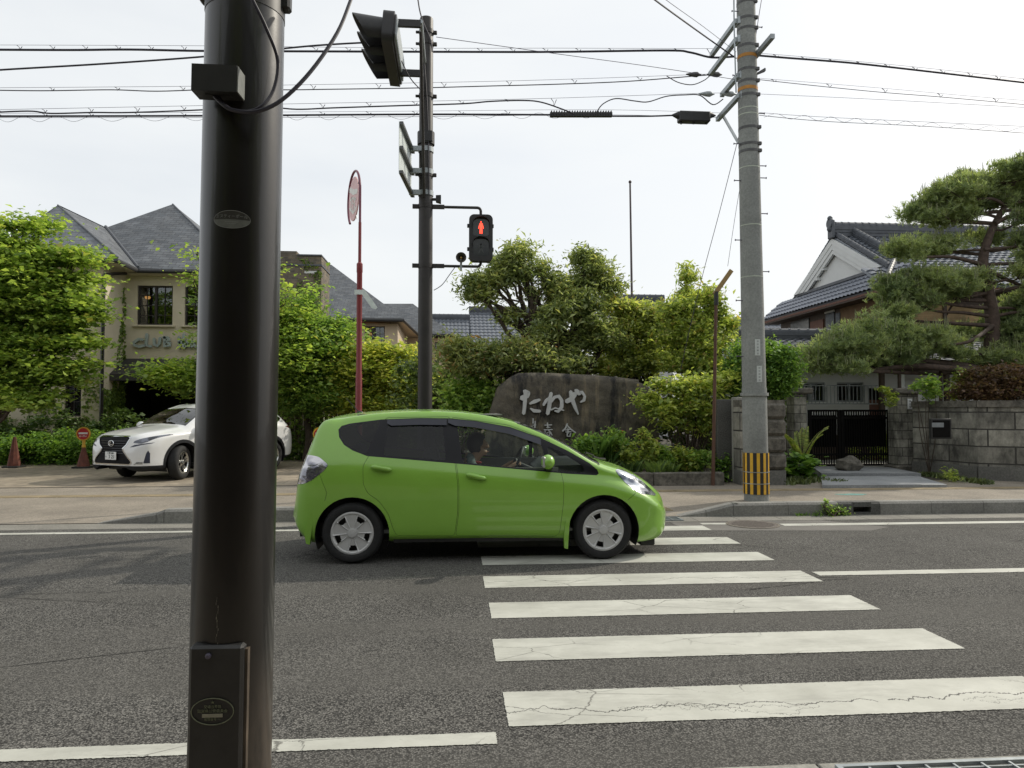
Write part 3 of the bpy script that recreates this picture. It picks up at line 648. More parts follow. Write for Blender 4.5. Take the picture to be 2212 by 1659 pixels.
xw = U(859, 740, Y1).x; mb = MB(); zs_ = a1.z - .13; mb.add([(a0.x, a0.y, zs_), (a1.x, a1.y, zs_), (b1.x, b1.y, zs_), (c1.x, c1.y, zs_), (c1.x, 51, zs_), (a0.x, 47, zs_)], [(0, 1, 2, 3, 4, 5)]); mb.obj('soffit', M_stucco2, t); h1 = (U(788, 740, Y1).x, U(831, 740, Y1).x, U(820, 738, Y1).z, U(820, 705, Y1).z); zt = a1.z - .2
mb = MB(); wallx(mb, a0.x, xw, 0, zt, Y1, [h1]); mb.add([(xw, Y1, 0), (xw, 44.3, 0), (xw, 44.3, zt), (xw, Y1, zt)], [(0, 1, 2, 3)])
x2 = U(961, 740, 44.3).x; x0 = U(937, 740, 44.3).x; h2 = (U(939, 740, 44.3).x, U(948.5, 740, 44.3).x, U(820, 786, 44.3).z, U(820, 738, 44.3).z)
wallx(mb, xw, x2, 0, zt, 44.3, [h2]); mb.add([(x2, 44.3, 0), (x2, 47, 0), (x2, 47, zt), (x2, 44.3, zt)], [(0, 1, 2, 3)])
h3 = (U(973, 740, 47).x, U(987, 740, 47).x, U(820, 803, 47).z, U(820, 773, 47).z); wallx(mb, x2, x2 + 3.5, 0, 6.0, 47, [h3])
mb.obj('wall', M_stucco2, t)
window(t, *h1, Y1, 2, 2, True, 2, lamp=(h1[0] + .22, Y1 + .5, h1[3] - .35)); window(t, *h2, 44.3, 2, 5, True); window(t, *h3, 47, 2, 4, True)
ivy(t, [tuple(p) for p in scatter(1500, (x0, 44.2, 0), (x2, 44.27, 3.9), 9) if (x2 - p[0]) < .25 + .5 * random.random()], 7, .16)

def tile_roof(t, name, O, W, S, nu, nv, mat, h=.045, step=.035):
    """rows of pan tiles: O lower left corner, W vector along the eave, S vector up the slope"""
    O, W, S = Vector(O), Vector(W), Vector(S); N = W.cross(S).normalized(); N = N if N.z > 0 else -N; k = 6; vs = []; fs = []
    M = nu * k + 1
    for j in range(nv):
        for e in (0, 1):
            for i in range(M):
                ph = (i % k) / k; z = h * (.5 - .5 * math.cos(2*math.pi*ph)) ** 1.6 + (step if e == 0 else 0) - .01 * math.cos(4*math.pi*ph)
                vs.append(O + W * (i / (M-1)) + S * ((j + e*1.0) / nv) + N * z)
    for r in range(2*nv - 1):
        for i in range(M-1): fs.append((r*M+i, r*M+i+1, (r+1)*M+i+1, (r+1)*M+i))
    mb = MB(); mb.add(vs, fs)
    a, b, c, d = O - N*.09, O + W - N*.09, O + W + S - N*.09, O + S - N*.09
    mb.add([a, b, c, d, O, O+W, O+W+S, O+S], [(3, 2, 1, 0), (0, 1, 5, 4), (1, 2, 6, 5), (3, 0, 4, 7)]); return mb.obj(name, mat, t, 50)
def ridge(t, a, b, w=.26, h=.3, mat=None, name='ridge', caps=True):
    a, b = Vector(a), Vector(b); mb = MB(); mb.bar(a, b, w, h*.75); d = (b-a).normalized(); u = Vector((0, 0, h*.42))
    mb.tube([a + u, b + u], w*.42, 10); L = (b-a).length; n = int(L / .3)
    for i in range(n): p = a + d * (i + .5) * L / n + u; mb.tube([p - d*.02, p + d*.02], w*.47, 8)
    for z in (-.12, .08): mb.bar(a + Vector((0, 0, h*z)), b + Vector((0, 0, h*z)), w + .05, .018)
    if caps: mb.box(a + Vector((0, 0, h*.1)), (.12 if abs(d.x) > .5 else w + .1, w + .1 if abs(d.x) > .5 else .12, h*1.25), bev=.03)
    return mb.obj(name, mat or M_tile2, t)
def tiled_house(label, x0, x1, Ye, ze, Yr, zr, nu, nv, mat, wallm, x0r=None):
    t = thing('tiled_house', label, 'house', ((x0+x1)/2, Ye, 0), group=None)
    tile_roof(t, 'roof', (x0, Ye, ze), (x1-x0, 0, 0), (0, Yr-Ye, zr-ze), nu, nv, mat)
    tile_roof(t, 'roof', (x1, 2*Yr-Ye, ze), (x0-x1, 0, 0), (0, Ye-Yr, zr-ze), nu, nv, mat)
    ridge(t, (x0, Yr, zr + .08), (x1, Yr, zr + .08), .3, .4)
    mb = MB(); m = .45; mb.add([(x0+m, Ye+m, 0), (x1-m, Ye+m, 0), (x1-m, 2*Yr-Ye-m, 0), (x0+m, 2*Yr-Ye-m, 0), (x0+m, Ye+m, ze), (x1-m, Ye+m, ze), (x1-m, 2*Yr-Ye-m, ze), (x0+m, 2*Yr-Ye-m, ze), (x0+m, Yr, zr-.1), (x1-m, Yr, zr-.1)],
       [(0, 1, 5, 4), (1, 2, 6, 9, 5), (2, 3, 7, 6), (3, 0, 4, 8, 7)]); mb.obj('wall', wallm, t); return t
q = U(937, 690, 52); q2 = U(1020, 690, 52)
tiled_house('lower grey tiled house roof left of the taller one behind the dark tree', q.x - 1, q2.x, 48, 5.3, 52, 7.95, 14, 9, M_tile, M_stucco2)
q = U(1015, 672, 48); q2 = U(1215, 672, 48)
tiled_house('tall grey tiled house roof with white glinting tile rows behind the dark tree', q.x, q2.x, 43.5, 4.9, 48, 7.95, 24, 13, M_tile, M_stucco2)
q = U(1300, 646, 40); q2 = U(1412, 646, 40)
tiled_house('small grey tiled roof showing beside the thin flag pole', q.x, q2.x + .6, 36.5, 5.5, 40, U(1380, 650, 40).z, 14, 8, M_tile, M_white)
q = U(1576, 690, 42); q2 = U(1760, 690, 42)
tiled_house('distant grey tiled roof left of the white gable, behind the utility pole', q.x, q2.x, 38.5, 4.9, 42, U(1640, 698, 42).z, 22, 8, M_tile, M_white)

# low white house behind the gate
t = thing('gate_house', 'low white plaster house with barred windows and tiled roof behind the gate', 'house', (11, 20.6, 0))
x0, x1 = U(1475, 850, 21).x, 21.0; Yh = 20.6
zrg = U(1700, 727, 22.1).z; tile_roof(t, 'roof', (x0, 19.75, 2.88), (x1-x0, 0, 0), (0, 2.35, zrg - 2.95), 52, 9, M_tile2, .04, .03); tile_roof(t, 'roof', (x1, 24.45, 2.88), (x0-x1, 0, 0), (0, -2.35, zrg - 2.95), 52, 8, M_tile2, .04, .03)
ridge(t, (x0, 22.1, zrg), (x1, 22.1, zrg), .26, .36)
wa = (U(1723, 850, Yh).x, U(1783, 850, Yh).x, U(1800, 868, Yh).z, U(1800, 826, Yh).z); wb = (U(1808, 850, Yh).x, U(1866, 850, Yh).x, wa[2], wa[3]); dr = (U(1877, 850, Yh).x, U(1908, 850, Yh).x, 0, U(1800, 838, Yh).z)
mb = MB(); wallx(mb, x0+.3, x1, .75, 2.95, Yh, [wa, wb, (dr[0], dr[1], .75, dr[3])]); mb.obj('wall', M_white, t)
mb = MB(); wallx(mb, x0+.3, x1, 0, .75, Yh-.01, [(dr[0], dr[1], 0, .75)]); mb.obj('base_boards', M_wood, t)
for w_ in (wa, wb): window(t, *w_, Yh, 1, 1, False, 2, fm=M_steel)
mb = MB(); gx0, gx1, gz0, gz1 = wa[0]-.1, U(1890, 850, Yh).x, wa[2]-.06, wa[3]-.1
for z in (gz0, gz1): mb.box(((gx0+gx1)/2, Yh-.14, z), (gx1-gx0, .025, .03))
x = gx0
while x < gx1: mb.box((x, Yh-.14, (gz0+gz1)/2), (.018, .018, gz1-gz0)); x += .115
mb.obj('window_bars', M_steel, t)
mb = MB(); mb.box(((dr[0]+dr[1])/2, Yh+.15, (dr[3]-.35)/2), (dr[1]-dr[0]-.02, .05, dr[3]-.35)); mb.obj('door', M_wood_red, t)
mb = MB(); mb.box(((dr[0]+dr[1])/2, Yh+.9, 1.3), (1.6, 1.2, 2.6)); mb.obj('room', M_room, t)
for x in (U(1905, 850, 20).x, U(1950, 850, 20).x, U(2045, 850, 20).x): mb = MB(); mb.box((x, 20.0, 1.4), (.12, .12, 2.8)); mb.obj('post', M_wood, t)

# large traditional house on the right
t = thing('traditional_house', 'large traditional house with white plaster gable and glossy grey tiled roof', 'house', (22, 29, 0))
XG = 16.3; Yr = 29.7; Ye, ze = 24.4, 5.95; Yb = 34.9; zr = 8.92; X1 = 44
tile_roof(t, 'roof', (XG - .1, Ye, ze), (X1-XG+.1, 0, 0), (0, Yr-Ye, zr-ze), 96, 19, M_tile, .05, .05)
tile_roof(t, 'roof', (X1, Yb-.2, ze), (XG-X1-.1, 0, 0), (0, Yr-Yb+.2, zr-ze), 96, 19, M_tile, .05, .05)
tile_roof(t, 'roof', (15.2, Yb, 5.88), (0, Ye-Yb, 0), (1.1, 0, .95), 37, 4, plain('roof_tile_blue', (.175, .19, .225), .36, .25, .15, 4), .05, .05)
tile_roof(t, 'roof', (15.25, Ye, ze-.05), (XG-15.25, 0, 0), (0, 1.6, .9), 3, 5, M_tile, .05, .05)
ridge(t, (XG-.2, Yr, zr + .22), (X1, Yr, zr + .22), .34, .62)
def sl(y): return ze + (zr-ze)*(y-Ye)/(Yr-Ye) if y < Yr else zr - (zr-ze)*(y-Yr)/(Yb-.2-Yr)
ridge(t, (XG+.75, 26.2, sl(26.2)+.2), (XG+.75, Yr-.1, zr+.15), .22, .34, caps=True); ridge(t, (XG-.02, 25.9, sl(25.9)+.1), (XG-.02, Yr-.1, zr+.05), .16, .16)
ridge(t, (XG-.02, 34.2, sl(34.2)+.1), (XG-.02, Yr+.1, zr+.05), .16, .16); ridge(t, (15.3, 24.45, 6.08), (16.6, 26.1, 7.0), .22, .34, caps=False)
for c, r_ in (((15.33, 24.42, 6.1), .15), ((XG-.25, Yr, zr+.55), .22)):
    M = Matrix.Rotation(math.pi/2, 4, 'Y' if c[1] > 25 else 'X'); mb = MB(); mb.lathe([(r_, -.06), (r_*1.05, 0), (r_, .05), (r_*.5, .08)], Matrix.Translation(c) @ M, 16); mb.ball((c[0], c[1], c[2] - r_*1.1), r_*.6, 8); mb.ball((c[0], c[1], c[2] + r_), r_*.5, 8); mb.obj('ridge_ornament', M_tile2, t)
ax, ay = (XG-.08), Yr
gp = [(26.2, 6.93), (29.75, 8.84), (33.3, 6.93)]; gi = [(27.45, 6.93), (29.75, 8.17), (32.05, 6.93)]
mb = MB(); FX = frame((XG, 0, 0), (0, 1, 0), (0, 0, 1), (1, 0, 0))
for dx, f1, f2 in ((-.12, 0, .42), (-.17, 0, .16), (-.15, .2, .30)):
    def lerp(p, q, f): return (p[0] + (q[0]-p[0])*f, p[1] + (q[1]-p[1])*f)
    o = [lerp(gp[i], gi[i], f1) for i in range(3)]; n_ = [lerp(gp[i], gi[i], f2/.42) for i in range(3)]
    for i in (0, 1): mb.prism([o[i], o[i+1], n_[i+1], n_[i]] if i == 0 else [o[1], o[2], n_[2], n_[1]], FX, dx, dx + .1)
mb.obj('barge_board', M_white, t)
mb = MB(); mb.prism([(26.3, 6.8), (29.75, 8.72), (33.2, 6.8)], FX, .06, .12); mb.obj('gable', M_white, t)
for dy, z in ((1.5, 7.35), (.95, 7.7)): mb = MB(); mb.box((XG-.02, Yr+dy, z), (.2, .14, .13)); mb.obj('gable_beam', M_white, t)
mb = MB(); mb.box((XG-.04, 29.75, 6.9), (.14, 7.2, .12)); mb.obj('gable_sill', M_tile2, t)
mb = MB(); mb.box((15.27, 29.65, 5.80), (.05, 10.4, .12)); mb.box((29.6, 24.5, 5.86), (28, .06, .12)); mb.obj('fascia', M_wood_red, t)
mb = MB()                                              # walls
def UXp(x, y, X): q = KR(x, y); Yq = X/((q[0]-1106)/CF + CYAW); return U(q[0], q[1], Yq)
XW = 15.9; ysp = UXp(700, 700, XW).y
mb = MB(); mb.box((XW+.05, (ysp+34.2)/2, 2.9), (.1, 34.2-ysp, 5.8)); mb.obj('side_wall', M_wood, t); mb = MB(); mb.box((XW+.05, (ysp+25.3)/2, 2.9), (.1, ysp-25.3, 5.7)); mb.obj('side_wall', plain('brown_render', (.17, .105, .055), .85, 0, .15, 3), t)
mb = MB(); mb.box((XW-.02, (UXp(555, 740, XW).y+UXp(620, 740, XW).y)/2, 4.6), (.06, abs(UXp(555, 740, XW).y-UXp(620, 740, XW).y), 1.6)); mb.obj('board_shutter', M_wood_red, t)
mb = MB(); mb.box((29.3, 25.35, 2.75), (26.6, .1, 5.5)); mb.obj('front_wall', M_ochre, t)
mb = MB(); mb.box((29.3, 25.3, 5.6), (26.6, .1, .5))
for i in range(13): mb.box((16.1 + i*1.9, 25.28, 4.1), (.13, .08, 3.2))
mb.box((15.62, 29.65, 5.70), (.75, 10, .05)); mb.obj('timber', M_wood, t)
mb = MB()
for a, b, c_, d_ in ((625, 675, 685, 735), (688, 725, 668, 712), (460, 500, 741, 766), (510, 552, 724, 750)):
    p, q = UXp(a, c_, XW-.02), UXp(b, d_, XW-.02); mb = MB(); mb.box((XW-.03, (p.y+q.y)/2, (p.z+q.z)/2), (.05, abs(p.y-q.y), abs(p.z-q.z)), bev=.01); mb.obj('plaster_panel', M_white, t)
for a, b in ((630, 672), (680, 700), (455, 545)):
    p, q = UXp(a, 745 if a > 500 else 785, XW-.02), UXp(b, 810 if a > 500 else 830, XW-.02); mb = MB(); mb.box((XW-.02, (p.y+q.y)/2, (p.z+q.z)/2), (.05, abs(p.y-q.y), abs(p.z-q.z))); mb.obj('window', MATS['dim_glass'] if 'dim_glass' in MATS else plain('dim_glass', (.10, .11, .115), .15), t)

# ---------------------------------------------------------------- garden walls, gate, planter
def stone_wall(name, label, pts, h, th=.35, base=.3, cap=True):
    t = thing(name, label, 'wall', (pts[0][0], pts[0][1], 0))
    def run(mb, z0, z1, off):
        for i in range(len(pts)-1):
            a, b = Vector((*pts[i], 0)), Vector((*pts[i+1], 0)); d = (b-a).normalized(); n = Vector((d.y, -d.x, 0)) * off; k = Vector((-d.y, d.x, 0)) * th
            vs = [a+n, b+n, b+k, a+k]; vs = [(v.x, v.y, z0) for v in vs] + [(v.x, v.y, z1) for v in vs]
            mb.add(vs, [(0, 1, 5, 4), (1, 2, 6, 5), (2, 3, 7, 6), (3, 0, 4, 7), (4, 5, 6, 7)])
    mb = MB(); run(mb, base, h - (.14 if cap else 0), 0); mb.obj('blocks', M_wall_stone, t)
    mb = MB(); run(mb, 0, base, .05); mb.obj('footing', grainy('footing', (.10, .10, .09), (.17, .165, .15), 30) if 'footing' not in MATS else MATS['footing'], t)
    if cap: mb = MB(); run(mb, h - .14, h, .035); mb.obj('coping', M_darkstone, t)
    return t
M_darkstone = grainy('dark_stone', (.065, .06, .05), (.19, .175, .145), 9, .9, 2.5)
r1 = U(1985, 950, 16.2)
stone_wall('stone_wall', 'long mossy stone block garden wall right of the gate, with the letter box', [(U(1972, 950, 16.3).x, 16.3), (11.15, 14.7), (12.2, 13.95), (40, 13.6)], 1.70)
xa, xb = U(1601, 950, 14).x, U(1657, 950, 14).x
stone_wall('stone_wall', 'short stone block garden wall behind the utility pole', [(xa, 14.05), (U(1697, 950, 14).x, 14.05)], 1.70)
mb = MB()
for i in range(4): mb.box(((xb + U(1697, 950, 14).x)/2, 14.2, .48 + i*.335), (.42, .46, .315), bev=.05)
tg = mb.obj('wall_pier', M_darkstone); tag(tg, 'rusticated stone pier at the end of the short wall, left of the gate', 'pier')
t = thing('concrete_wall', 'plain grey concrete end wall with post behind the brown stake', 'wall', (4.9, 14.8, 0)); mb = MB(); mb.box((U(1575, 950, 14.7).x, 14.75, .86), (.5, .12, 1.72), bev=.01); mb.obj('panel', M_inlet, t)
mb = MB(); mb.box((U(1595, 950, 14.4).x, 14.45, .88), (.13, .3, 1.76), bev=.01); mb.obj('post', M_conc, t)
for nm, a, b, lb in (('l', 1716, 1744, 'narrower stone gate pillar left of the black gate, partly behind ferns'), ('r', 1940, 1985, 'stone gate pillar with flat cap and white nameplate right of the gate')):
    Yp = 16.5; x0, x1 = U(a, 950, Yp).x, U(b, 950, Yp).x; zt = U(1950, 851, Yp).z; t = thing('gate_pillar', lb, 'pillar', ((x0+x1)/2, Yp+.3, 0), group='gate pillars')
    mb = MB(); mb.box(((x0+x1)/2, Yp+.2, zt/2), (x1-x0, .4, zt), bev=.012); mb.obj('shaft', M_pillar, t)
    mb = MB(); mb.box(((x0+x1)/2, Yp+.2, zt + .07), (x1-x0+.24, .62, .14), bev=.03); mb.obj('cap', M_darkstone, t)
    mb = MB(); mb.box(((x0+x1)/2, Yp+.2, .09), (x1-x0+.2, .6, .18), bev=.03); mb.obj('plinth', M_darkstone, t)
c = UR(948, 1161, 16.47); mb = MB(); mb.box(c, (.11, .02, .25), bev=.003); t = tag(mb.obj('name_plate', M_white), 'small white nameplate on the right gate pillar', 'nameplate')
mb = MB()
for dz in (.06, -.01, -.07): mb.box((c.x, c.y-.012, c.z+dz), (.05, .004, .04)) if False else text_into(mb, '宅' if dz < 0 else '西', .05, frame((c.x, c.y-.012, c.z+dz), (1, 0, 0), (0, 0, 1)), 0, .003)
mb.obj('characters', M_dark, t)
# gate
Yg = 17.1; x0, x1 = U(1746, 950, Yg).x, U(1922, 950, Yg).x; t = thing('gate', 'black slatted double gate between the stone pillars', 'gate', ((x0+x1)/2, Yg, 0)); M_gate = plain('gate_black', (.006, .0055, .005), .8, spec=.12)
xm = U(1815, 950, Yg).x
for a, b in ((x0, xm), (xm + .02, x1)):
    mb = MB(); zb, zt = .13, 1.5
    for x in (a + .03, b - .03): mb.box((x, Yg, (zb+zt)/2), (.06, .06, zt-zb))
    for z in (zb + .02, zb + .28, zt - .02, zt - .2): mb.box(((a+b)/2, Yg, z), (b-a-.12, .045, .05))
    f = mb.obj('leaf_frame', M_gate, t); mb = MB(); x = a + .09
    while x < b - .07: mb.box((x, Yg + .004, (zb+zt)/2), (.022, .028, zt-zb-.04)); x += .062
    mb.obj('slats', M_gate, f)
    mb = MB(); mb.box(((a+b)/2, Yg + .05, .98), (b-a-.14, .008, .78)); mb.obj('shade_sheet', plain('gate_shade', (.006, .006, .0055), .9, spec=.1), f)  # dark sheet added to stand for the shade behind the slats
mb = MB(); mb.box((x1 + .02, Yg, .8), (.07, .07, 1.6)); mb.obj('gate_post', M_gate, t)
# letter box in the wall
a, b = UR(1043, 1232, 13.9), UR(1130, 1318, 13.9); yy = 13.90; t = thing('letter_box', 'black letter box with a pale label set into the stone wall', 'letter box', ((a.x+b.x)/2, yy, a.z))
mb = MB(); mb.box(((a.x+b.x)/2, yy-.01, (a.z+b.z)/2), (b.x-a.x+.04, .08, a.z-b.z+.03), bev=.008); mb.obj('frame', M_dark, t)
mb = MB(); mb.box(((a.x+b.x)/2, yy-.04, (a.z+b.z)/2), (b.x-a.x-.03, .05, a.z-b.z-.03), bev=.01); mb.obj('box_front', M_gate, t)
a, b = UR(1050, 1247, 13.83), UR(1105, 1268, 13.83); mb = MB(); mb.box(((a.x+b.x)/2, yy-.068, (a.z+b.z)/2), (b.x-a.x, .006, a.z-b.z)); mb.obj('label', plain('grey_label', (.2, .22, .23), .5), t)
# entrance slabs and doorstep stone
mb = MB(); P = [UR(560, 1535, 14) for _ in range(1)]
def slab(name, corners, z, m): mb = MB(); pts = [G(*KR(*c), z) for c in corners]; n = len(pts); mb.add([(p.x, p.y, z) for p in pts] + [(p.x, p.y, 0) for p in pts], [tuple(range(n))] + [(i, n+i, n+(i+1) % n, (i+1) % n) for i in range(n)]); return mb.obj(name, m, kind='structure')
M_slab = grainy('entrance_slab', (.22, .23, .24), (.34, .35, .355), 30)
slab('entrance_slab', [(545, 1535), (1120, 1533), (985, 1492), (540, 1494)], .07, M_slab); slab('entrance_step', [(540, 1480), (1000, 1480), (850, 1452), (500, 1450)], .12, M_slab)
slab('courtyard', [(420, 1448), (1000, 1448), (900, 1418), (430, 1418)], .13, M_conc)
t = thing('stone', 'rough dark stone sitting on the step in front of the gate', 'stone', tuple(G(*KR(668, 1466), .12))); mb = MB(); c = G(*KR(668, 1466), .12)
bm = bmesh.new(); bmesh.ops.create_icosphere(bm, subdivisions=3, radius=1)
for v in bm.verts: d = v.co.normalized(); s = 1 + .12*math.sin(d.x*5+1)*math.cos(d.y*4) + .08*math.sin(d.z*7+d.x*3); v.co = Vector((d.x*.3*s, d.y*.22*s, max(-.05, d.z*.19*s + .12)))
bm.verts.index_update(); mb.add([c + v.co for v in bm.verts], [tuple(v.index for v in f.verts) for f in bm.faces]); bm.free(); mb.obj('rock', M_darkstone, t)

# planter kerb and monument stone
mb = MB(); xk0, xk1 = -.4, U(1563, 1000, 14.1).x
for i in range(4):
    w = (xk1-xk0)/4; mb.box((xk0 + w*(i+.5), 14.14, .13), (w-.012, .2, .27), bev=.02)
tag(mb.obj('planter_edge', M_darkstone), 'low dark stone edging in front of the planting bed', 'edging')
sheet('planting_bed', -.4, xk1, 14.2, 19, .15, M_soil)
Ys = 15.9; t = thing('monument_stone', 'huge dark flat-topped monument stone carved with white brush characters', 'stone', (2.8, Ys + .5, 0))
out = [(265, 1330), (300, 1110), (345, 965), (420, 910), (490, 880), (600, 878), (740, 885), (900, 892), (1050, 905), (1200, 922), (1245, 950), (1275, 985), (1300, 1100), (1330, 1330), (1350, 1480)]
pts = [UC(x, y, Ys) for x, y in out]; 
bm = bmesh.new()
nX, nZ = 90, 44; tx = [p.x for p in pts]; 
import bisect
Ltab = [(UC(265, 1560, Ys), 0), ] 
def left(z): return float(np.interp(z, [0] + [pts[i].z for i in (0, 1, 2, 3, 4)], [pts[0].x - .15] + [pts[i].x for i in (0, 1, 2, 3, 4)]))
def right(z): return float(np.interp(z, [0, pts[13].z, pts[12].z, pts[11].z, pts[10].z, pts[9].z], [pts[14].x + .1, pts[13].x, pts[12].x, pts[11].x, pts[10].x, pts[9].x]))
topz = lambda x: float(np.interp(x, [pts[i].x for i in range(4, 10)], [pts[i].z for i in range(4, 10)]))
def fb(u, v, side):
    z = v * pts[7].z; l, r_ = left(z), right(z); x = l + (r_-l)*u; zz = z if v < .9 else min(z + (topz(x)-pts[7].z)*(v-.9)*10, topz(x))
    e = min(1, min(u, 1-u)*9, (1-v)*12 + .15); b_ = (1-(1-e)**2)**.5
    n_ = .05*math.sin(x*2.3+z*1.7)+.03*math.sin(x*5.1-z*3.3)+.012*math.sin(x*13+z*9)+.01*math.sin(z*21+x*4)
    return Vector((x, Ys + .02 + .25*(1-b_) + n_*.5 if side == 0 else Ys + 1.0 - .25*(1-b_) + n_, zz))
mb = MB(); vs = [fb(i/nX, j/nZ, 0) for j in range(nZ+1) for i in range(nX+1)] + [fb(i/nX, j/nZ, 1) for j in range(nZ+1) for i in range(nX+1)]
o_ = (nX+1)*(nZ+1); fs = []
for j in range(nZ):
    for i in range(nX): a = j*(nX+1)+i; fs += [(a, a+1, a+nX+2, a+nX+1), (o_+a+1, o_+a, o_+a+nX+1, o_+a+nX+2)]
for i in range(nX): a = nZ*(nX+1)+i; fs.append((a, a+1, o_+a+1, o_+a))
for j in range(nZ): a = j*(nX+1); b_ = a + nX; fs += [(a+nX+1, o_+a+nX+1, o_+a, a), (b_, o_+b_, o_+b_+nX+1, b_+nX+1)]
mb.add(vs, fs)
def monument():
    m, n, l, p = nodes('monument_rock'); c = coord(n, l)
    base = ramp(n, l, noise(n, l, 3.5, 9, .72, c), .3, .72, (.042, .038, .031), (.155, .135, .10))
    col = mixc(n, l, ramp(n, l, noise(n, l, 2.6, 4, .6, coord(n, l, 'Object', (1.7, 1, .22))), .56, .66), base, (.20, .165, .11))
    col = mixc(n, l, ramp(n, l, noise(n, l, 1.6, 5, .65, coord(n, l, 'Object', (1.5, 1, .5))), .50, .60), col, (.020, .019, .018))
    l.new(col, p.inputs['Base Color']); p.inputs['Roughness'].default_value = .85; bump(n, l, p, noise(n, l, 14, 8, .72, c), .7, .04); return m
mb.obj('rock', monument(), t, 50)
M_carve = plain('carved_white', (.50, .51, .50), .8, 0, .12, 7)
def S5(x, y): return U((1250 + x/5.53)/1.1573, (920 + y/5.53)/1.1573, Ys)
ST = {'carved_character': [[[(335,318,50),(380,350,75),(375,385,60),(300,420,75)], [(352,318,45),(345,450,52),(335,560,45),(325,632,44)], [(412,492,28),(480,462,52),(548,438,34)], [(422,560,24),(470,592,48),(550,596,40)]],
   [[(705,345,40),(690,440,58),(672,560,55),(655,635,48)], [(598,512,34),(640,445,40),(705,395,30)], [(700,478,26),(750,405,40),(810,388,44),(850,450,46),(850,540,48),(800,600,38),(752,592,18)], [(700,578,22),(760,552,20),(880,585,16)]],
   [[(975,325,44),(990,420,60),(1035,540,48),(1078,640,18)], [(912,465,55),(985,428,70),(1040,350,60)], [(1045,305,46),(1090,350,62),(1130,330,34),(1168,390,34),(1158,445,38),(1110,472,18)]]],
  'small_character': [[[(456,700,12),(455,765,14)], [(484,735,12),(478,825,18)], [(430,806,16),(465,840,22),(498,842,10)], [(450,790,10),(495,788,8)]],
   [[(655,758,14),(660,830,16)], [(618,790,12),(712,785,14)], [(608,855,14),(722,850,12)], [(622,870,10),(618,910,10)], [(640,820,10),(690,818,10)], [(672,860,12),(690,900,14),(668,940,16)], [(640,900,10),(665,890,10)], [(695,880,10),(716,930,12)]],
   [[(928,772,16),(905,830,16),(864,872,16)], [(926,792,12),(980,850,18),(1042,895,18)], [(905,856,14),(962,850,12)], [(935,825,12),(936,905,12)], [(908,885,14),(978,880,12)], [(926,905,12),(930,945,14)], [(972,900,12),(962,940,12)], [(930,944,12),(966,942,12)]]]}
sc = Ys/CF/5.53/1.1573
for nm, chars in ST.items():
    for ch in chars:
        mb = MB()
        for k, stt in enumerate(ch):
            pp = []
            for i in range((len(stt)-1)*4+1):
                a = i/4; j = min(int(a), len(stt)-2); f = a-j; w = [stt[j][q]*(1-f)+stt[j+1][q]*f for q in range(3)]; pp.append(w)
            q = [(S5(x, y), w) for x, y, w in pp]
            mb.ribbon([(p.x, p.z, w*sc) for p, w in q], frame((0, Ys, 0), (1, 0, 0), (0, 0, 1), (0, -1, 0)), -.02, .045 + k*.003)
        mb.obj(nm, M_carve, t)
# ---------------------------------------------------------------- black pole in the foreground
LEAN = .0078; U_ = U
def U(x, y, Y): p = U_(x, y, Y); p.x -= LEAN * p.z; return p      # the pole leans a little to the right
BX, BY = -.505, 1.70
t = thing('signal_pole', 'thick black pole close to the camera at left, with oval stickers and hinged base box', 'pole', (BX, BY, 0))
mb = MB(); t.rotation_euler = (0, LEAN, 0)
mb.lathe([(.0925, 0), (.0925, .02), (.0900, .05), (.0842, 4.2)], Matrix.Translation((BX, BY, 0)), 64); mb.obj('shaft', M_blackpole, t)
mb = MB(); zc = U(500, -14, 1.6).z
mb.lathe([(.083, zc-.003), (.088, zc), (.088, zc+.05), (.083, zc+.055)], Matrix.Translation((BX, BY, 0)), 40); mb.box((BX+.092, BY, zc+.045), (.022, .03, .05), bev=.005); mb.box((BX-.092, BY, zc+.055), (.022, .03, .05), bev=.005); mb.obj('collar', M_dark, t)
a, b = U(403, 1600, 1.60), U(521, 1600, 1.60); zt = U(450, 1396, 1.60).z
mb = MB(); mb.box(((a.x+b.x)/2, 1.645, zt/2), (b.x-a.x, .09, zt), bev=.006); base = mb.obj('base_box', M_dark, t, 25)
mb = MB(); mb.bar((b.x+.003, 1.645, .1), (b.x+.003, 1.645, zt-.012), .06, .006); mb.obj('box_flange', plain('worn_flange', (.075, .058, .042), .6, 0, .5, 14), t)
mb = MB(); c = U(450, 1417, 1.598); mb.lathe([(.006, -.004), (.006, .004), (.003, .006)], Matrix.Translation((c.x, 1.598, c.z)) @ Matrix.Rotation(math.pi/2, 4, 'X'), 10); mb.obj('screw', M_wire, base)
def oval_plate(parent, c, rx, ry, M, rows, rimm, wire=.0012):
    pts = [(rx*math.cos(i*math.tau/48), ry*math.sin(i*math.tau/48)) for i in range(48)]
    mb = MB(); mb.tube([M @ Vector((x, y, .0012)) for x, y in pts + pts[:1]], wire, 5, cap=False); mb.obj('plate_rim', rimm, parent)
    for s, yy, sz in rows:
        mb = MB(); text_into(mb, s, sz, M @ Matrix.Translation((0, yy, 0)), .0002, .0012); mb.obj('plate_lettering', rimm, parent)
M_faded = plain('faded_plate_green', (.13, .14, .085), .6, 0, .3, 120)
c = U(459, 1537, 1.598); M = frame((c.x, 1.5985, c.z), (1, 0, 0), (0, 0, 1))
oval_plate(base, c, .0435, .0275, M, [('★', .0185, .009), ('交通信号機', .0095, .0072), ('滋賀県公安委員会', .0005, .0078), ('管理番号 一', -.0165, .0065)], M_faded)
mb = MB(); mb.box((c.x, 1.5975, c.z-.0085), (.042, .0008, .0075)); mb.obj('plate_number', plain('faded_patch', (.26, .25, .19), .6, 0, .15, 200), base)
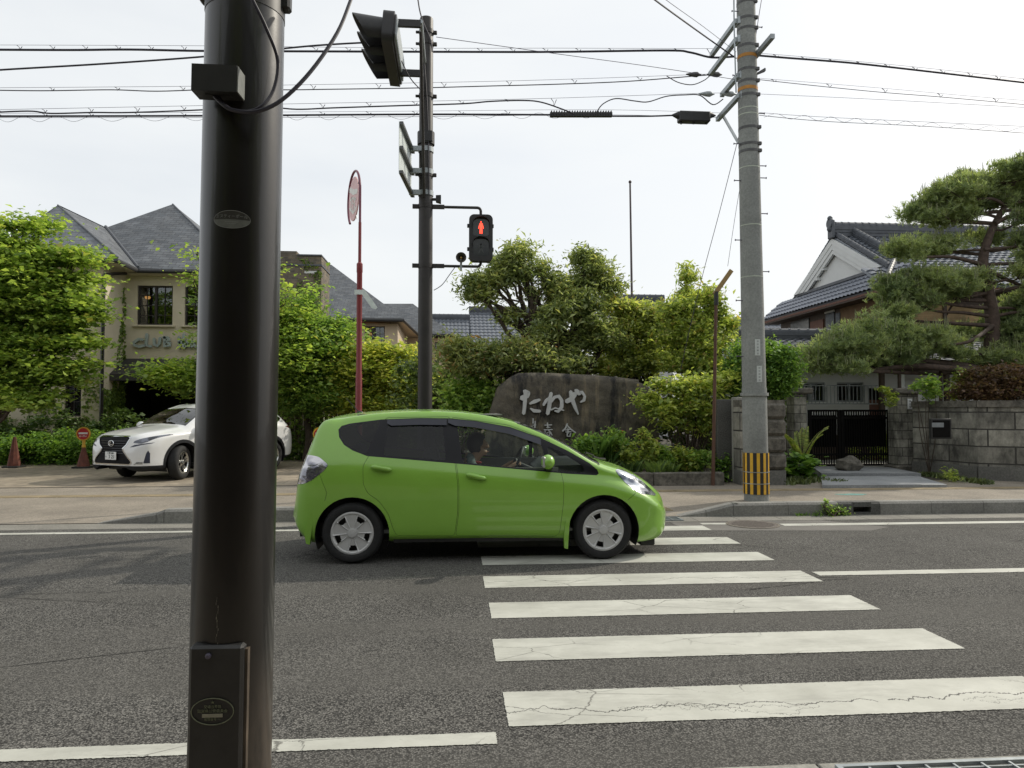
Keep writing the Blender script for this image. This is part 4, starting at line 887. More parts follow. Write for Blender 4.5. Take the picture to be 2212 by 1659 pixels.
# upper oval sticker follows the curve of the shaft
def on_shaft(x, z, r=.0878): an = (x) / r; return Vector((BX + r*math.sin(an), BY - r*math.cos(an), z))
cz = U(498, 473, BY-.09).z; cx = U(498, 473, BY-.09).x - BX + .001
M_stick = plain('clear_sticker', (.14, .15, .135), .35, 0, .2, 60); M_stickd = plain('clear_sticker_dark', (.050, .050, .046), .3, 0, .2, 60)
for nm, lo, hi, mt, r in (('sticker', -1, .0, M_stick, .0880), ('sticker_top', .0, 1, M_stickd, .0880)):
    mb = MB(); n = 24; rx, ry = .0395, .0195; vs = []; fs = []
    rows_ = [math.sin(math.pi/2*(lo + (hi-lo)*j/8)) for j in range(9)]
    for v in rows_:
        w = math.sqrt(max(0, 1-v*v))
        for i in range(n+1): vs.append(on_shaft(cx + rx*w*(2*i/n-1), cz + ry*v, r))
    for j in range(8):
        for i in range(n): a = j*(n+1)+i; fs.append((a, a+1, a+n+2, a+n+1))
    mb.add(vs, fs); mb.obj(nm, mt, t)
mb = MB(); mb.tube([on_shaft(cx + .0395*math.cos(k*math.tau/40), cz + .0195*math.sin(k*math.tau/40), .0882) for k in range(41)], .0006, 5, cap=False)
tmp = MB(); text_into(tmp, 'エスティーポール', .0085, Matrix.Identity(4), 0, .0004); mb.add([on_shaft(cx + v[0], cz + .0065 + v[1], .0882 + v[2]) for v in tmp.v], tmp.f)
for yy, w in ((-.006, .028), (-.010, .020)): mb.add([on_shaft(cx - w/2, cz+yy, .0884), on_shaft(cx, cz+yy, .0884), on_shaft(cx + w/2, cz+yy, .0884), on_shaft(cx + w/2, cz+yy+.0014, .0884), on_shaft(cx, cz+yy+.0014, .0884), on_shaft(cx - w/2, cz+yy+.0014, .0884)], [(0, 1, 4, 5), (1, 2, 3, 4)])
mb.obj('sticker_lettering', plain('sticker_print', (.2, .21, .2), .5), t)
mb = MB(); r_ = random.Random(4); pz = U(470, 1290, 1.61).z
for i in range(26): z = pz - i*.006; x = -.012 + r_.uniform(-.0018, .0018) - .0015*math.sin(i); w = r_.uniform(.0004, .0018); mb.add([on_shaft(cx+x, z, .0905 - (z*.0013)), on_shaft(cx+x+w, z, .0905 - (z*.0013)), on_shaft(cx+x+w, z-.005, .0905-(z*.0013)), on_shaft(cx+x, z-.006, .0905-(z*.0013))], [(0, 1, 2, 3)])
mb.obj('paint_scratch', plain('bare_scratch', (.16, .15, .12), .7), t)
# junction box and cables on it
YF, YB = 1.562, 1.615; x0, x1 = U(413, 170, YF).x, U(511, 170, YF).x; zt, zm, zb = U(470, 139, YF).z, U(470, 197, YF).z, U(470, 217, YB).z
mb = MB(); prof = [(YF, zt), (YF, zm), (YB, zb), (YB, zt + .002)]; F = frame((0, 0, 0), (0, 1, 0), (0, 0, 1), (1, 0, 0)); mb.prism(prof, F, x0, x1); jb = mb.obj('junction_box', M_dark, t, 25)
mb = MB(); nb_ = Vector((0, zb - zm, -(YB - YF))).normalized()
for k in (0, 1): mb.lathe([(.0105, -.002), (.0105, .002), (.007, .004)], frame((x0 + .030 + k*.036, (YF+YB)/2, (zm+zb)/2), (1, 0, 0), Vector((0, YB-YF, zb-zm)).normalized(), Vector((1, 0, 0)).cross(Vector((0, YB-YF, zb-zm)).normalized())), 14)
mb.obj('cable_gland', M_dark, jb)
mb = MB(); mb.prism([(y + (.001 if y < 1.6 else -.003), z + (-.002 if z > zm + .01 else .001)) for y, z in prof], F, x1 + .0005, x1 + .003); mb.obj('side_panel', plain('pale_panel', (.20, .21, .20), .5, 0, .2, 40), jb)
def smooth(pts, k=5):
    pts = [Vector(p) for p in pts]; o = []
    for i in range(len(pts)-1):
        p0, p1, p2, p3 = pts[max(i-1, 0)], pts[i], pts[i+1], pts[min(i+2, len(pts)-1)]
        for j in range(k): s = j/k; o.append(.5*((2*p1) + (p2-p0)*s + (2*p0-5*p1+4*p2-p3)*s*s + (3*p1-p0-3*p2+p3)*s**3))
    return o + [pts[-1]]
mb = MB(); mb.tube(smooth([U(770, -40, 1.75), U(757, 0, 1.72), U(728, 70, 1.66), U(672, 152, 1.61), U(610, 214, 1.58), U(555, 240, 1.565), U(505, 238, 1.575), U(482, 226, 1.58), U(462, 206, 1.59)]), .0044, 8); mb.obj('cable', M_cable, t)
mb = MB(); mb.tube(smooth([U(535, -30, 1.58), U(546, 0, 1.575), U(575, 60, 1.585), U(600, 130, 1.60), U(590, 195, 1.595), U(560, 232, 1.575), U(520, 241, 1.58), U(492, 232, 1.582), U(470, 208, 1.59)]), .0038, 8); mb.obj('cable', M_cable, t)

U = U_
# ---------------------------------------------------------------- signal pole across the road, lights and sign on it
TX, TY = U(919, 600, 10.5).x, 10.5; ztop = U(918, 42, TY).z
t = thing('signal_pole', 'dark brown signal pole across the road behind the green car', 'pole', (TX, TY, 0))
mb = MB(); mb.lathe([(.112, 0), (.104, 1.5), (.098, ztop-.01), (.094, ztop+.01), (.02, ztop+.03)], Matrix.Translation((TX, TY, 0)), 32); mb.obj('shaft', M_farpole, t)
for y in (70, 95, 208, 378, 446, 575): mb = MB(); z = U(918, y, TY).z; mb.lathe([(.100, z-.03), (.108, z-.03), (.108, z+.03), (.100, z+.03)], Matrix.Translation((TX, TY, 0)), 24, cap=False); mb.box((TX+.125, TY, z), (.06, .05, .05), bev=.008); mb.box((TX-.125, TY, z), (.06, .04, .03), bev=.005); mb.obj('clamp', M_farpole, t)
z1, z2 = U(918, 52, 9.35).z, U(918, 73, 9.35).z; ax = U(909, 60, 9.3).x
mb = MB(); mb.tube([(ax, 9.28, z1), (ax, 10.5, z1)], .028, 10); mb.obj('mount_arm', M_steel, t)
mb = MB(); mb.tube([(ax, 9.3, z2), (ax + .005, 10.40, U(918, 425, 10.4).z)], .022, 10); mb.obj('mount_brace', M_farpole, t)
mb = MB(); mb.tube(smooth([U(898, -40, 10.3), U(903, 0, 10.36), U(908, 28, 10.37), U(917, 55, 10.37), U(930, 85, 10.37), U(934, 112, 10.38)]), .010, 6); mb.tube(smooth([U(916, 120, 10.38), U(924, 250, 10.38), U(927, 420, 10.38)]), .008, 6); mb.obj('cable', M_cable, t)
zz = U(918, 300, TY).z; mb = MB(); mb.lathe([(.104, zz-.09), (.125, zz-.09), (.125, zz+.09), (.104, zz+.09)], Matrix.Translation((TX, TY, 0)), 24, cap=False); mb.box((TX+.02, TY-.11, zz), (.16, .05, .16), bev=.01); mb.obj('clamp', M_dark, t)
# vehicle signal, seen from its end and back
sx = U(852, 100, 9.8).x; Yn, Yf = 9.13, 10.55; zs = U(851, 18, Yn).z - .2
t = thing('traffic_light', 'horizontal vehicle signal with three deep hoods seen from the side, top of the brown pole', 'traffic light', (sx, 9.8, zs))
tilt = Matrix.Translation((sx, 9.8, zs)) @ Matrix.Rotation(R(4), 4, 'Y') @ Matrix.Translation((-sx, -9.8, -zs))
mb = MB(); F = tilt @ frame((0, 0, 0), (0, 1, 0), (0, 0, 1), (1, 0, 0)); L = Yf-Yn
rr_ = lambda w, h, r, k=6: [(w/2-r + r*math.cos(a), h/2-r + r*math.sin(a)) for a in [i*math.pi/2/k for i in range(k+1)]] + [(-w/2+r - r*math.sin(a), h/2-r + r*math.cos(a)) for a in [i*math.pi/2/k for i in range(k+1)]] + [(-w/2+r - r*math.cos(a), -h/2+r - r*math.sin(a)) for a in [i*math.pi/2/k for i in range(k+1)]] + [(w/2-r + r*math.sin(a), -h/2+r - r*math.cos(a)) for a in [i*math.pi/2/k for i in range(k+1)]]
po = [(9.84 + y, zs + z) for y, z in rr_(L, .42, .10)]; mb.prism(po, F, sx-.10, sx+.04); mb.prism([(9.84 + y, zs + z) for y, z in rr_(L-.05, .36, .09)], F, sx+.04, sx+.065); mb.obj('housing', plain('signal_housing', (.022, .021, .022), .45, 0, .15, 10), t, 30)
mb = MB(); mb.prism([(9.84 + y, zs + z) for y, z in rr_(L-.12, .26, .05)], F, sx+.065, sx+.085); mb.obj('back_cover', plain('signal_back', (.5, .54, .56), .5, 0, .1, 5), t, 30)
for k, (cc, yy) in enumerate((('red', 9.36), ('amber', 9.83), ('green', 10.30))):
    mb = MB(); M = tilt @ Matrix.Translation((sx-.10, yy, zs)) @ Matrix.Rotation(-math.pi/2, 4, 'Y'); n = 28; vs = []; fs = []
    for j, (d, h) in enumerate(((0, 1), (.44, 1))):
        for i in range(n+1):
            a = -math.pi*.28 + i/n*math.pi*1.56; dd = d if j == 0 else .44 - .26*(1-math.cos(a - math.pi/2))*.5 - .02; r0 = .165 + .02*j
            for q in (0, .006): vs.append(M @ Vector(((r0+q)*math.sin(a), (r0+q)*math.cos(a), 0)).lerp(M @ Vector((0, 0, 0)), 0) if False else M @ Vector((0, 0, 0)))
            y_, z_ = (r0)*math.cos(a), (r0)*math.sin(a); p1 = tilt @ Vector((sx-.10-dd, yy + y_, zs + z_)); p2 = tilt @ Vector((sx-.10-dd, yy + y_*1.04, zs + z_*1.04)); vs[-2] = p1; vs[-1] = p2
    m_ = 2*(n+1)
    for i in range(n):
        a = 2*i; fs += [(a, a+2, m_+a+2, m_+a), (a+1, m_+a+1, m_+a+3, a+3), (m_+a, m_+a+2, m_+a+3, m_+a+1)]
    mb.add(vs, fs); h = mb.obj('hood', M_dark, t)
    mb = MB(); mb.lathe([(.15, 0), (.11, .02), (.001, .03)], M, 24); mb.obj('lens', plain('lens_' + cc, {'red': (.12, .01, .01), 'amber': (.15, .08, .01), 'green': (.01, .1, .07)}[cc], .2), h)
mb = MB()
for yy, zb_ in ((9.3, z1), (10.2, zs-.1)): mb = MB(); mb.bar((sx+.03, yy, zb_-.03), (ax, yy, zb_-.03), .05, .09); mb.obj('bracket', M_dark, t)
mb = MB(); mb.tube(smooth([(sx+.08, 10.0, zs-.05), (sx+.2, 10.1, zs-.25), (TX-.05, 10.4, zs-.3)]), .008, 6); mb.obj('cable', M_cable, t)
# sign board seen almost edge on
bx0, bx1 = U(862, 320, 9.5).x, U(888, 425, 10.6).x; zb, zt = U(872, 374, 9.5).z, U(872, 262, 9.5).z
t = thing('sign_board', 'pale rectangular sign board on three rails, seen almost edge on beside the brown pole', 'sign', ((bx0+bx1)/2, 10, (zb+zt)/2))
mb = MB(); mb.bar((bx0, 9.5, (zb+zt)/2), (bx1, 10.6, (zb+zt)/2), .006, zt-zb); mb.obj('board', plain('sign_white', (.62, .68, .67), .5, 0, .05), t)
for z in (zb+.02, (zb+zt)/2, zt-.02): mb = MB(); mb.bar((bx0+.03, 9.5, z), (bx1+.03, 10.6, z), .045, .04); mb.obj('rail', plain('rail_grey', (.12, .125, .125), .5, .5, .1), t)
for z in (zb+.03, (zb+zt)/2, zt-.02): mb = MB(); mb.bar((bx1-.02, 10.44, z), (TX, 10.44, z), .05, .07); mb.lathe([(.104, z-.035), (.111, z-.035), (.111, z+.035), (.104, z+.035)], Matrix.Translation((TX, TY, 0)), 24, cap=False); mb.obj('bracket', M_steel, t)
# pedestrian signal on two arms
px = U(1039, 515, 10.4).x; py = 10.45; pzt, pzb = U(1040, 465, py).z, U(1040, 565, py).z; pz = (pzt+pzb)/2; pw = (U(1065, 515, py).x-U(1014, 515, py).x)
za, zb_ = U(1040, 449, TY).z, U(1040, 576, TY).z
t = thing('pedestrian_signal', 'black pedestrian signal showing a lit red standing figure on arms from the brown pole', 'pedestrian signal', (px, py, pz))
for z, s in ((za, 1), (zb_, -1)):
    mb = MB(); mb.bar((TX-.19, TY, z), (TX+.27, TY, z), .055, .055); mb.tube([(TX+.25, TY, z), (px-.05, TY, z)] + [(px-.05 + .05*math.sin(a), TY, z - s*.05*(1-math.cos(a))) for a in (.4, .8, 1.2, 1.57)] + [(px, TY, pz + s*(pzt-pz-.01))], .021, 10)
    mb.obj('arm', M_farpole, t)
mb = MB(); F = frame((px, py, pz), (1, 0, 0), (0, 0, 1)); H_ = pzt-pzb
mb.prism(rr_(pw, H_, .075), F, -.10, .055); mb.obj('housing', MATS['signal_housing'], t, 30)
mb = MB()
for z in (.18, -.16): mb.box((px-pw/2-.01, py, pz+z), (.035, .05, .05), bev=.005); mb.box((px+pw/2+.005, py, pz+z), (.02, .05, .05), bev=.005)
mb.obj('latch', M_dark, t)
M_lens = plain('dark_lens', (.035, .038, .04), .12, 0, .3, 6)
for s in (.145, -.145):
    mb = MB(); w_, h_ = pw*.66, H_*.36; Q = rr_(w_, h_, .03); mb.prism(Q, frame((px, py, pz+s), (1, 0, 0), (0, 0, 1)), .055, .058); ln = mb.obj('lens', M_lens, t)
    mb = MB(); n = 20; vs = []; fs = []
    for j, d in enumerate((.055, .13)):
        for i in range(n+1): a = math.pi*i/n; vs.append(F @ Vector((w_*.56*math.cos(a)*(1 if abs(math.cos(a)) < .99 else 1), s - h_*.12 + h_*.72*max(0, math.sin(a))**.5, d if j == 0 else .055 + (d-.055)*math.sin(a)**.6)))
    for i in range(n): fs.append((i, i+1, n+2+i, n+1+i))
    mb.add(vs, fs); mb.obj('visor', M_dark, ln)
    fig = [(0, .078, 0), ]
    mb = MB(); FF = frame((px, py, pz+s), (1, 0, 0), (0, 0, 1))
    if s > 0:
        mb.prism([(.011*math.cos(i*.785), .078 + .013*math.sin(i*.785)) for i in range(8)], FF, .058, .063)
        mb.prism([(-.012, .062), (.012, .062), (.022, .055), (.040, -.012), (.034, -.022), (.026, -.012), (.018, .018), (.019, -.03), (.022, -.088), (.004, -.092), (.001, -.035), (-.004, -.092), (-.022, -.088), (-.019, -.03), (-.018, .018), (-.026, -.012), (-.034, -.022), (-.040, -.012), (-.022, .055)], FF, .058, .063)
        mb.obj('lit_figure', emis('red_led', (1, .07, .035), 2.2), ln)
    else:
        for a, b in (((0, .06), (.0, .0)), ((0, .0), (-.03, -.08)), ((0, 0), (.035, -.075)), ((0, .05), (-.03, .0)), ((0, .05), (.032, .01))): mb.ribbon([(a[0], a[1], .018), (b[0], b[1], .014)], FF, .058, .060)
        mb.obj('unlit_figure', plain('unlit_figure', (.07, .075, .075), .3), ln)
c = U(996, 557, 10.35); t = thing('loudspeaker', 'small round horn loudspeaker on the lower signal arm', 'loudspeaker', tuple(c))
mb = MB(); M = Matrix.Translation(c) @ Matrix.Rotation(math.pi/2, 4, 'X'); mb.lathe([(.035, -.10), (.04, -.02), (.072, .03), (.076, .035), (.066, .03), (.02, -.03), (.018, .0), (.001, .004)], M, 24); mb.obj('horn', plain('horn_dark', (.04, .035, .025), .5), t)
mb = MB(); mb.ball((c.x, c.y-.0, c.z), .018, 8); mb.obj('horn_core', plain('horn_core', (.32, .2, .05), .5), t)
mb = MB(); mb.box((c.x, c.y+.03, c.z-.09), (.03, .03, .17)); mb.obj('bracket', M_steel, t)
c = U(946, 431, 10.5); t = thing('detector', 'small black box sensor above the upper signal arm', 'sensor', tuple(c)); mb = MB(); mb.prism([(-.03, -.035), (.045, -.055), (.045, .055), (-.03, .05)], frame(c, (1, 0, 0), (0, 0, 1)), -.05, .05); mb.obj('body', M_dark, t); mb = MB(); mb.tube([(TX+.08, TY, c.z), (c.x-.02, c.y, c.z)], .022, 8); mb.obj('neck', M_dark, t)
mb = MB(); mb.tube(smooth([U(985, 574, 10.45), U(972, 592, 10.47), U(955, 615, 10.48), U(937, 627, 10.49)]), .006, 5); tag(mb.obj('cable', M_cable), 'thin cable looping from the lower signal arm to the brown pole', 'cable')

# ---------------------------------------------------------------- red sign pole
RY = 12.5; rx_ = U(776, 700, RY).x; t = thing('round_sign', 'red pole with an open ring at the top holding a round red and white sign', 'sign', (rx_, RY, 0)); M_red = plain('red_pole_paint', (.22, .035, .038), .4, 0, .12, 4)
zA, zB, zC = U(772, 810, RY).z, U(772, 575, RY).z, U(772, 480, RY).z
mb = MB(); mb.lathe([(.055, 0), (.055, zA), (.048, zA+.03), (.046, zB-.12), (.052, zB-.10), (.052, zB+.04), (.027, zB+.07), (.026, zC)], Matrix.Translation((rx_, RY, 0)), 20); mb.obj('pole', M_red, t)
cz, rr0 = U(765, 430, RY + .445).z, .485; cxr = U(764.5, 430, RY).x; dv = Vector((.235, -.97, 0)).normalized(); ctr = Vector((cxr, RY, cz))
ctr2 = Vector((rx_, RY, 0)) - dv * rr0
mb = MB(); C0 = Vector((rx_, RY, cz)) - dv * .0; ang = [(-8 + i*7.2) for i in range(36)]
# the ring leans away from the road: the pole rises into it on one side
pts = [Vector((rx_, RY, zC - .02))] + [Vector((rx_, RY, cz)) - dv*rr0*.0 + Vector((-.165 + .165*math.cos(R(a)), 0, 0)) + Vector((0, .445*(1-math.cos(R(a))), 0)) + Vector((0, 0, rr0*math.sin(R(a)))) for a in ang if a > 0 and a < 236]
mb.tube(smooth(pts, 2), .021, 10); mb.obj('ring', plain('ring_purple_red', (.16, .03, .06), .4, 0, .1, 4), t)
dc = Vector((rx_ - .165, RY + .445, cz)); e1 = Vector((.165, -.445, 0)).normalized(); F = frame(dc, e1, (0, 0, 1)); rd = .37; k_ = .475/.475
mb = MB(); mb.prism([(rd*math.cos(i*math.tau/40), rd*1.05*math.sin(i*math.tau/40)) for i in range(40)], F, -.01, .01); disc = mb.obj('disc', plain('disc_pale_red', (.78, .50, .50), .5, 0, .12, 5), t)
M_dw = plain('disc_white', (.78, .78, .74), .5, 0, .08, 5)
mb = MB(); mb.ribbon([(-.28, .24, .09), (0, .12, .10), (.30, .06, .08)], F, .010, .014)
for x, y, pts2 in ((-.16, -.05, [(-.07, .08), (.07, .1), (0, .1), (0, -.12)]), (-.02, -.08, [(-.05, .1), (.06, .1), (-.04, .0), (.06, -.0), (0, -.12)]), (.14, -.11, [(-.06, .08), (.06, .06), (.0, .12), (-.03, -.14)])):
    mb.ribbon([(x+a, y+b, .045) for a, b in pts2], F, .010, .016)
mb.ribbon([(-.3, -.1, .04), (0, -.25, .06), (.27, -.2, .03)], F, .010, .013); mb.obj('disc_marking', M_dw, disc)
mb = MB()
for a in (30, 150, 300): mb.tube([dc + e1*rd*math.cos(R(a)) + Vector((0, 0, rd*math.sin(R(a)))), dc + e1*.475*math.cos(R(a)) + Vector((0, 0, .475*math.sin(R(a))))], .008, 6)
mb.obj('stay', M_steel, t)
c = U(790, 640, RY-.06); mb = MB(); mb.prism([(-.19, .11), (-.02, .11), (.0, .09), (.20, -.19), (.17, -.22), (.10, -.20), (-.06, .03), (-.19, .03)], frame(c, (1, 0, 0), (0, 0, 1)), -.004, .004); mb.obj('clamp_plate', plain('clamp_pale', (.70, .76, .72), .5, .2, .1), t)

# ---------------------------------------------------------------- utility pole
UX, UY = U(1634, 1060, 11.66).x, 11.66; UXt = U(1611, 0, UY).x
t = thing('utility_pole', 'tall tapered grey concrete utility pole with yellow and black striped sleeve', 'utility pole', (UX, UY, 0))
UZt = U(1611, 0, UY).z
def ux(z): return UX + (UXt-UX)*(z/UZt)
zcol = U(1625, 852, UY).z; M_upc = grainy('pole_concrete', (.21, .22, .21), (.30, .31, .295), 30, .8, 1.4)
def rad(z): return .200 if z < zcol else .192 - .0062*(z-zcol)
mb = MB(); zs_ = [0, zcol-.001, zcol, 3, 5, 7, 8.4, 11.5]; pr = []
for z in zs_:
    for j in range(28): a = j*math.tau/28; r_ = .198 if z < zcol-.0005 else rad(max(z, zcol)); pr.append((ux(z) + r_*math.cos(a), UY + r_*math.sin(a), z))
fs = [(i*28+j, i*28+(j+1) % 28, (i+1)*28+(j+1) % 28, (i+1)*28+j) for i in range(len(zs_)-1) for j in range(28)] + [tuple((len(zs_)-1)*28+j for j in range(28))]
mb.add(pr, fs); mb.obj('shaft', M_upc, t)
mb = MB()
for z, r_, h in ((zcol, .225, .05), (zcol+.06, .198, .1), ): mb.lathe([(.19, z-h/2), (r_, z-h/2), (r_, z+h/2), (.18, z+h/2)], Matrix.Translation((ux(z), UY, 0)), 28)
mb.obj('joint_collar', M_upc, t)
M_band = plain('band_dark', (.09, .09, .09), .5, .4, .3, 15)
for y in (10, 45, 67, 104, 155, 180, 210, 280, 315, 330): z = U(1625, y, UY).z; mb = MB(); r_ = rad(z)+.004; mb.lathe([(r_-.02, z-.022), (r_, z-.022), (r_, z+.022), (r_-.02, z+.022)], Matrix.Translation((ux(z), UY, 0)), 24, cap=False); mb.box((ux(z)+r_*.75, UY-r_*.7, z), (.08, .05, .06), bev=.01); mb.obj('band', M_band, t)
for y in (126, 196): z = U(1625, y, UY).z; mb = MB(); r_ = rad(z)+.005; mb.lathe([(r_-.02, z-.028), (r_, z-.028), (r_, z+.028), (r_-.02, z+.028)], Matrix.Translation((ux(z), UY, 0)), 24, cap=False); mb.obj('orange_band', plain('orange_band', (.45, .2, .03), .6), t)
for y in (238, 251, 365, 489, 600): z = U(1625, y, UY).z; mb = MB(); r_ = rad(z)+.002; mb.lathe([(r_-.02, z-.006), (r_, z-.006), (r_, z+.006), (r_-.02, z+.006)], Matrix.Translation((ux(z), UY, 0)), 24, cap=False); mb.obj('wire_band', plain('pale_band', (.5, .55, .45), .5), t)
for s, ys in ((-1, (28, 166, 313, 392, 520, 650, 770)), (1, (60, 103, 246, 359, 385, 462, 587))):
    for y in ys: z = U(1625, y, UY).z; mb = MB(); r_ = rad(z); mb.tube([(ux(z)+s*r_*.95, UY-.03, z), (ux(z)+s*(r_+.10), UY-.03, z)], .008, 6); mb.tube([(ux(z)+s*(r_+.10), UY-.03, z), (ux(z)+s*(r_+.108), UY-.03, z)], .017, 6); mb.obj('step_bolt', M_wire, t)
ARM = [(1587.7, 50, 12.8, 123), (1587.7, 90, 12.9, 164), (1592, 167, 12.4, 208), (1594, 210, 12.65, 260)]
for x, y, yf, _ in ARM: p = U(x, y, 11.7); mb = MB(); mb.bar((p.x, 11.62, p.z), (p.x, yf, p.z), .07, .075); mb.box((p.x+.03, 11.66, p.z), (.05, .16, .13), bev=.008); mb.obj('crossarm', M_steel, t)
p = U(1633, 117, 11.6); mb = MB(); mb.bar((p.x+.02, 11.9, p.z), (p.x+.02, 11.0, p.z), .07, .075); mb.obj('crossarm', M_steel, t)
a, b = U(1563, 252, 12.5), U(1596, 310, 11.75); mb = MB(); mb.bar(a, b, .04, .03); mb.obj('arm_brace', M_steel, t)
p = U(1638, 160, 11.6); p.x = ux(p.z) + rad(p.z) - .02; mb = MB(); mb.bar(p, p + Vector((.14, 0, .09)), .05, .03); mb.bar(p, p + Vector((.14, 0, .09)) - Vector((0, 0, .03)), .06, .02); mb.obj('hook', M_band, t)
mb = MB(); mb.tube(smooth([U(1585, -20, 11.48), U(1586, 60, 11.48), U(1588, 130, 11.48), U(1590, 200, 11.48)]), .012, 6); mb.obj('riser_pipe', M_steel, t)
z0, z1_ = U(1625, 1069, 11.46).z, U(1625, 979, 11.46).z; mb = MB(); mb.lathe([(.199, z0), (.206, z0), (.206, z1_), (.199, z1_)], Matrix.Translation((UX, UY, 0)), 40, cap=False); sl_ = mb.obj('warning_sleeve', plain('sleeve_black', (.02, .018, .016), .55), t)
for k in range(12):
    mb = MB(); a0 = k*math.tau/12 + .17; n = 4; vs = []; fs = []
    for z in (z0, z1_):
        for i in range(n+1): a = a0 + .24*i/n; vs.append((UX + .2085*math.cos(a), UY + .2085*math.sin(a), z))
    for i in range(n): fs.append((i, i+1, n+2+i, n+1+i))
    mb.add(vs, fs); mb.obj('yellow_stripe', plain('stripe_yellow', (.66, .38, .03), .5, 0, .15, 9), sl_)
for y in (1021, 1046): z = U(1632, y, 11.45).z; mb = MB(); mb.lathe([(.205, z-.006), (.213, z-.006), (.213, z+.006), (.205, z+.006)], Matrix.Translation((UX, UY, 0)), 30, cap=False); mb.obj('sleeve_strap', M_steel, sl_)
for a, b in (((238, 862), (262, 937)), ((246, 985), (270, 1060))):
    p, q = UR(*a, 11.45), UR(*b, 11.45); mb = MB(); mb.box(((p.x+q.x)/2, 11.475, (p.z+q.z)/2), (q.x-p.x, .012, p.z-q.z), bev=.002); pl = mb.obj('number_plate', plain('plate_pale', (.55, .58, .56), .5, 0, .06), t)
    mb = MB(); [mb.box(((p.x+q.x)/2, 11.467, (p.z+q.z)/2 + k*.05), (.03, .003, .028)) for k in (-2, -1, 0, 1, 2)]; mb.obj('plate_mark', plain('plate_grey', (.35, .37, .36), .6), pl)

# ---------------------------------------------------------------- overhead wires
def wire_thing(label, Y, cable=None, mess=None, rc=.014, rm=.0035, hang=0, h0=40, wave=None, name='overhead_cable', grp='cables along the road', Ys=None):
    def pt(p): return U(p[0], p[1], p[2] if len(p) > 2 else Y)
    src = cable or mess; t = thing(name, label, 'cable', tuple(pt(src[0])), group=grp)
    if cable: mb = MB(); mb.tube(smooth([pt(p) for p in cable], 6), rc, 6); mb.obj('cable', M_cable, t)
    if mess: mb = MB(); mb.tube(smooth([pt(p) for p in mess], 4), rm, 5); mb.obj('messenger_wire', M_wire, t)
    if hang and cable and mess:
        cx_, cy_ = [p[0] for p in cable], [p[1] for p in cable]; mx_, my_ = [p[0] for p in mess], [p[1] for p in mess]; x = cx_[0] + h0
        while x < cx_[-1] - 10:
            a, b = U(x-5, np.interp(x, mx_, my_), Y), U(x+1, np.interp(x, cx_, cy_)+1, Y); c_ = U(x+7, np.interp(x, mx_, my_)+3, Y)
            mb = MB(); mb.tube([a, a.lerp(b, .5) + Vector((.02, 0, .01)), b, c_], .006, 4); mb.obj('hanger', M_cable, t); x += hang
    if wave:
        mb = MB(); a, b, lam, am = wave; n = int((b[0]-a[0])/6); pts = []
        for i in range(n+1): f = i/n; x = a[0] + (b[0]-a[0])*f; y = a[1] + (b[1]-a[1])*f; pts.append(U(x, y + am*math.sin(x/lam*6.28 + 1.3*math.sin(x*.01)), Y))
        mb.tube(pts, .0028, 4); mb.obj('lashing_wire', M_wire, t)
    return t
wire_thing('uppermost thick black cable with closely spaced hangers, left of the utility pole', 12.8, [(-60, 107), (150, 108), (280, 107), (443, 110), (700, 111), (1000, 112), (1200, 112), (1440, 109), (1490, 113), (1537, 124), (1588, 122)], [(-60, 97), (443, 99), (900, 104), (1200, 104), (1540, 105)], .019, .0035, 71, 30)
wire_thing('second pair of thin wires below the thick top cable, gently scalloped', 12.9, [(-60, 194), (90, 196), (240, 194), (340, 197), (470, 193), (620, 194), (700, 193), (900, 190), (1050, 186), (1200, 182), (1350, 176), (1480, 166), (1530, 162)], [(-60, 190), (443, 186), (900, 179), (1200, 172), (1530, 160)], .009, .0035, 141, 30)
wire_thing('third wire from the top, with widely spaced hangers, looping into the ribbed splice case', 12.4, [(-60, 245), (60, 240), (110, 245), (200, 243), (280, 243), (443, 237), (560, 230), (640, 236), (720, 233), (870, 228), (1000, 224), (1060, 219), (1130, 217), (1170, 221), (1215, 236), (1240, 246)], [(-60, 238), (443, 228), (900, 219), (1200, 212), (1500, 202), (1566, 201)], .012, .0035, 100, 55)
wire_thing('wavy wire rising from the ribbed splice case to the utility pole', 12.4, [(1288, 244), (1302, 225), (1330, 213), (1370, 218), (1400, 220), (1440, 208), (1480, 205), (1512, 206), (1540, 226), (1562, 214)], None, .010)
wire_thing('fourth, straight thick cable running into the ribbed splice case', 12.65, [(-60, 251), (443, 250), (900, 247), (1188, 248)], [(-60, 245), (443, 243), (900, 240), (1300, 237), (1560, 244)], .016, .003, 100, 55)
wire_thing('lowest thin wires twisted round each other under the thick cables', 12.7, None, [(-60, 254), (443, 254), (900, 252), (1300, 248), (1560, 254)], rm=.004, wave=((-60, 258), (1300, 249), 78, 6))
wire_thing('thick cable running between the ribbed and the plain splice case', 12.65, [(1322, 251), (1400, 251), (1458, 249)], None, .014)
wire_thing('black cable slanting up from the left edge to the vehicle signal', 10.6, [(-80, 158), (0, 151), (220, 138), (443, 122), (620, 104), (700, 97), (790, 92), (850, 91)], None, .013)
wire_thing('thin wire falling from the top of the brown signal pole to the utility pole', 11.5, None, [(942, 80, 10.5), (1200, 116, 11), (1400, 143, 11.5), (1590, 172, 11.7)], rm=.005)
wire_thing('thick cable with hangers descending to the right of the utility pole', 12.6, [(1640, 120), (1700, 125), (1780, 131), (1850, 137), (1950, 148), (2080, 163), (2280, 186)], [(1640, 115), (1800, 128), (2000, 147), (2280, 178)], .018, .0035, 60, 35)
wire_thing('thin pair of wires with sparse hangers right of the utility pole', 12.6, [(1640, 172), (1750, 184), (1900, 199), (2050, 211), (2280, 232)], [(1640, 169), (1900, 190), (2100, 208), (2280, 222)], .006, .003, 120, 30)
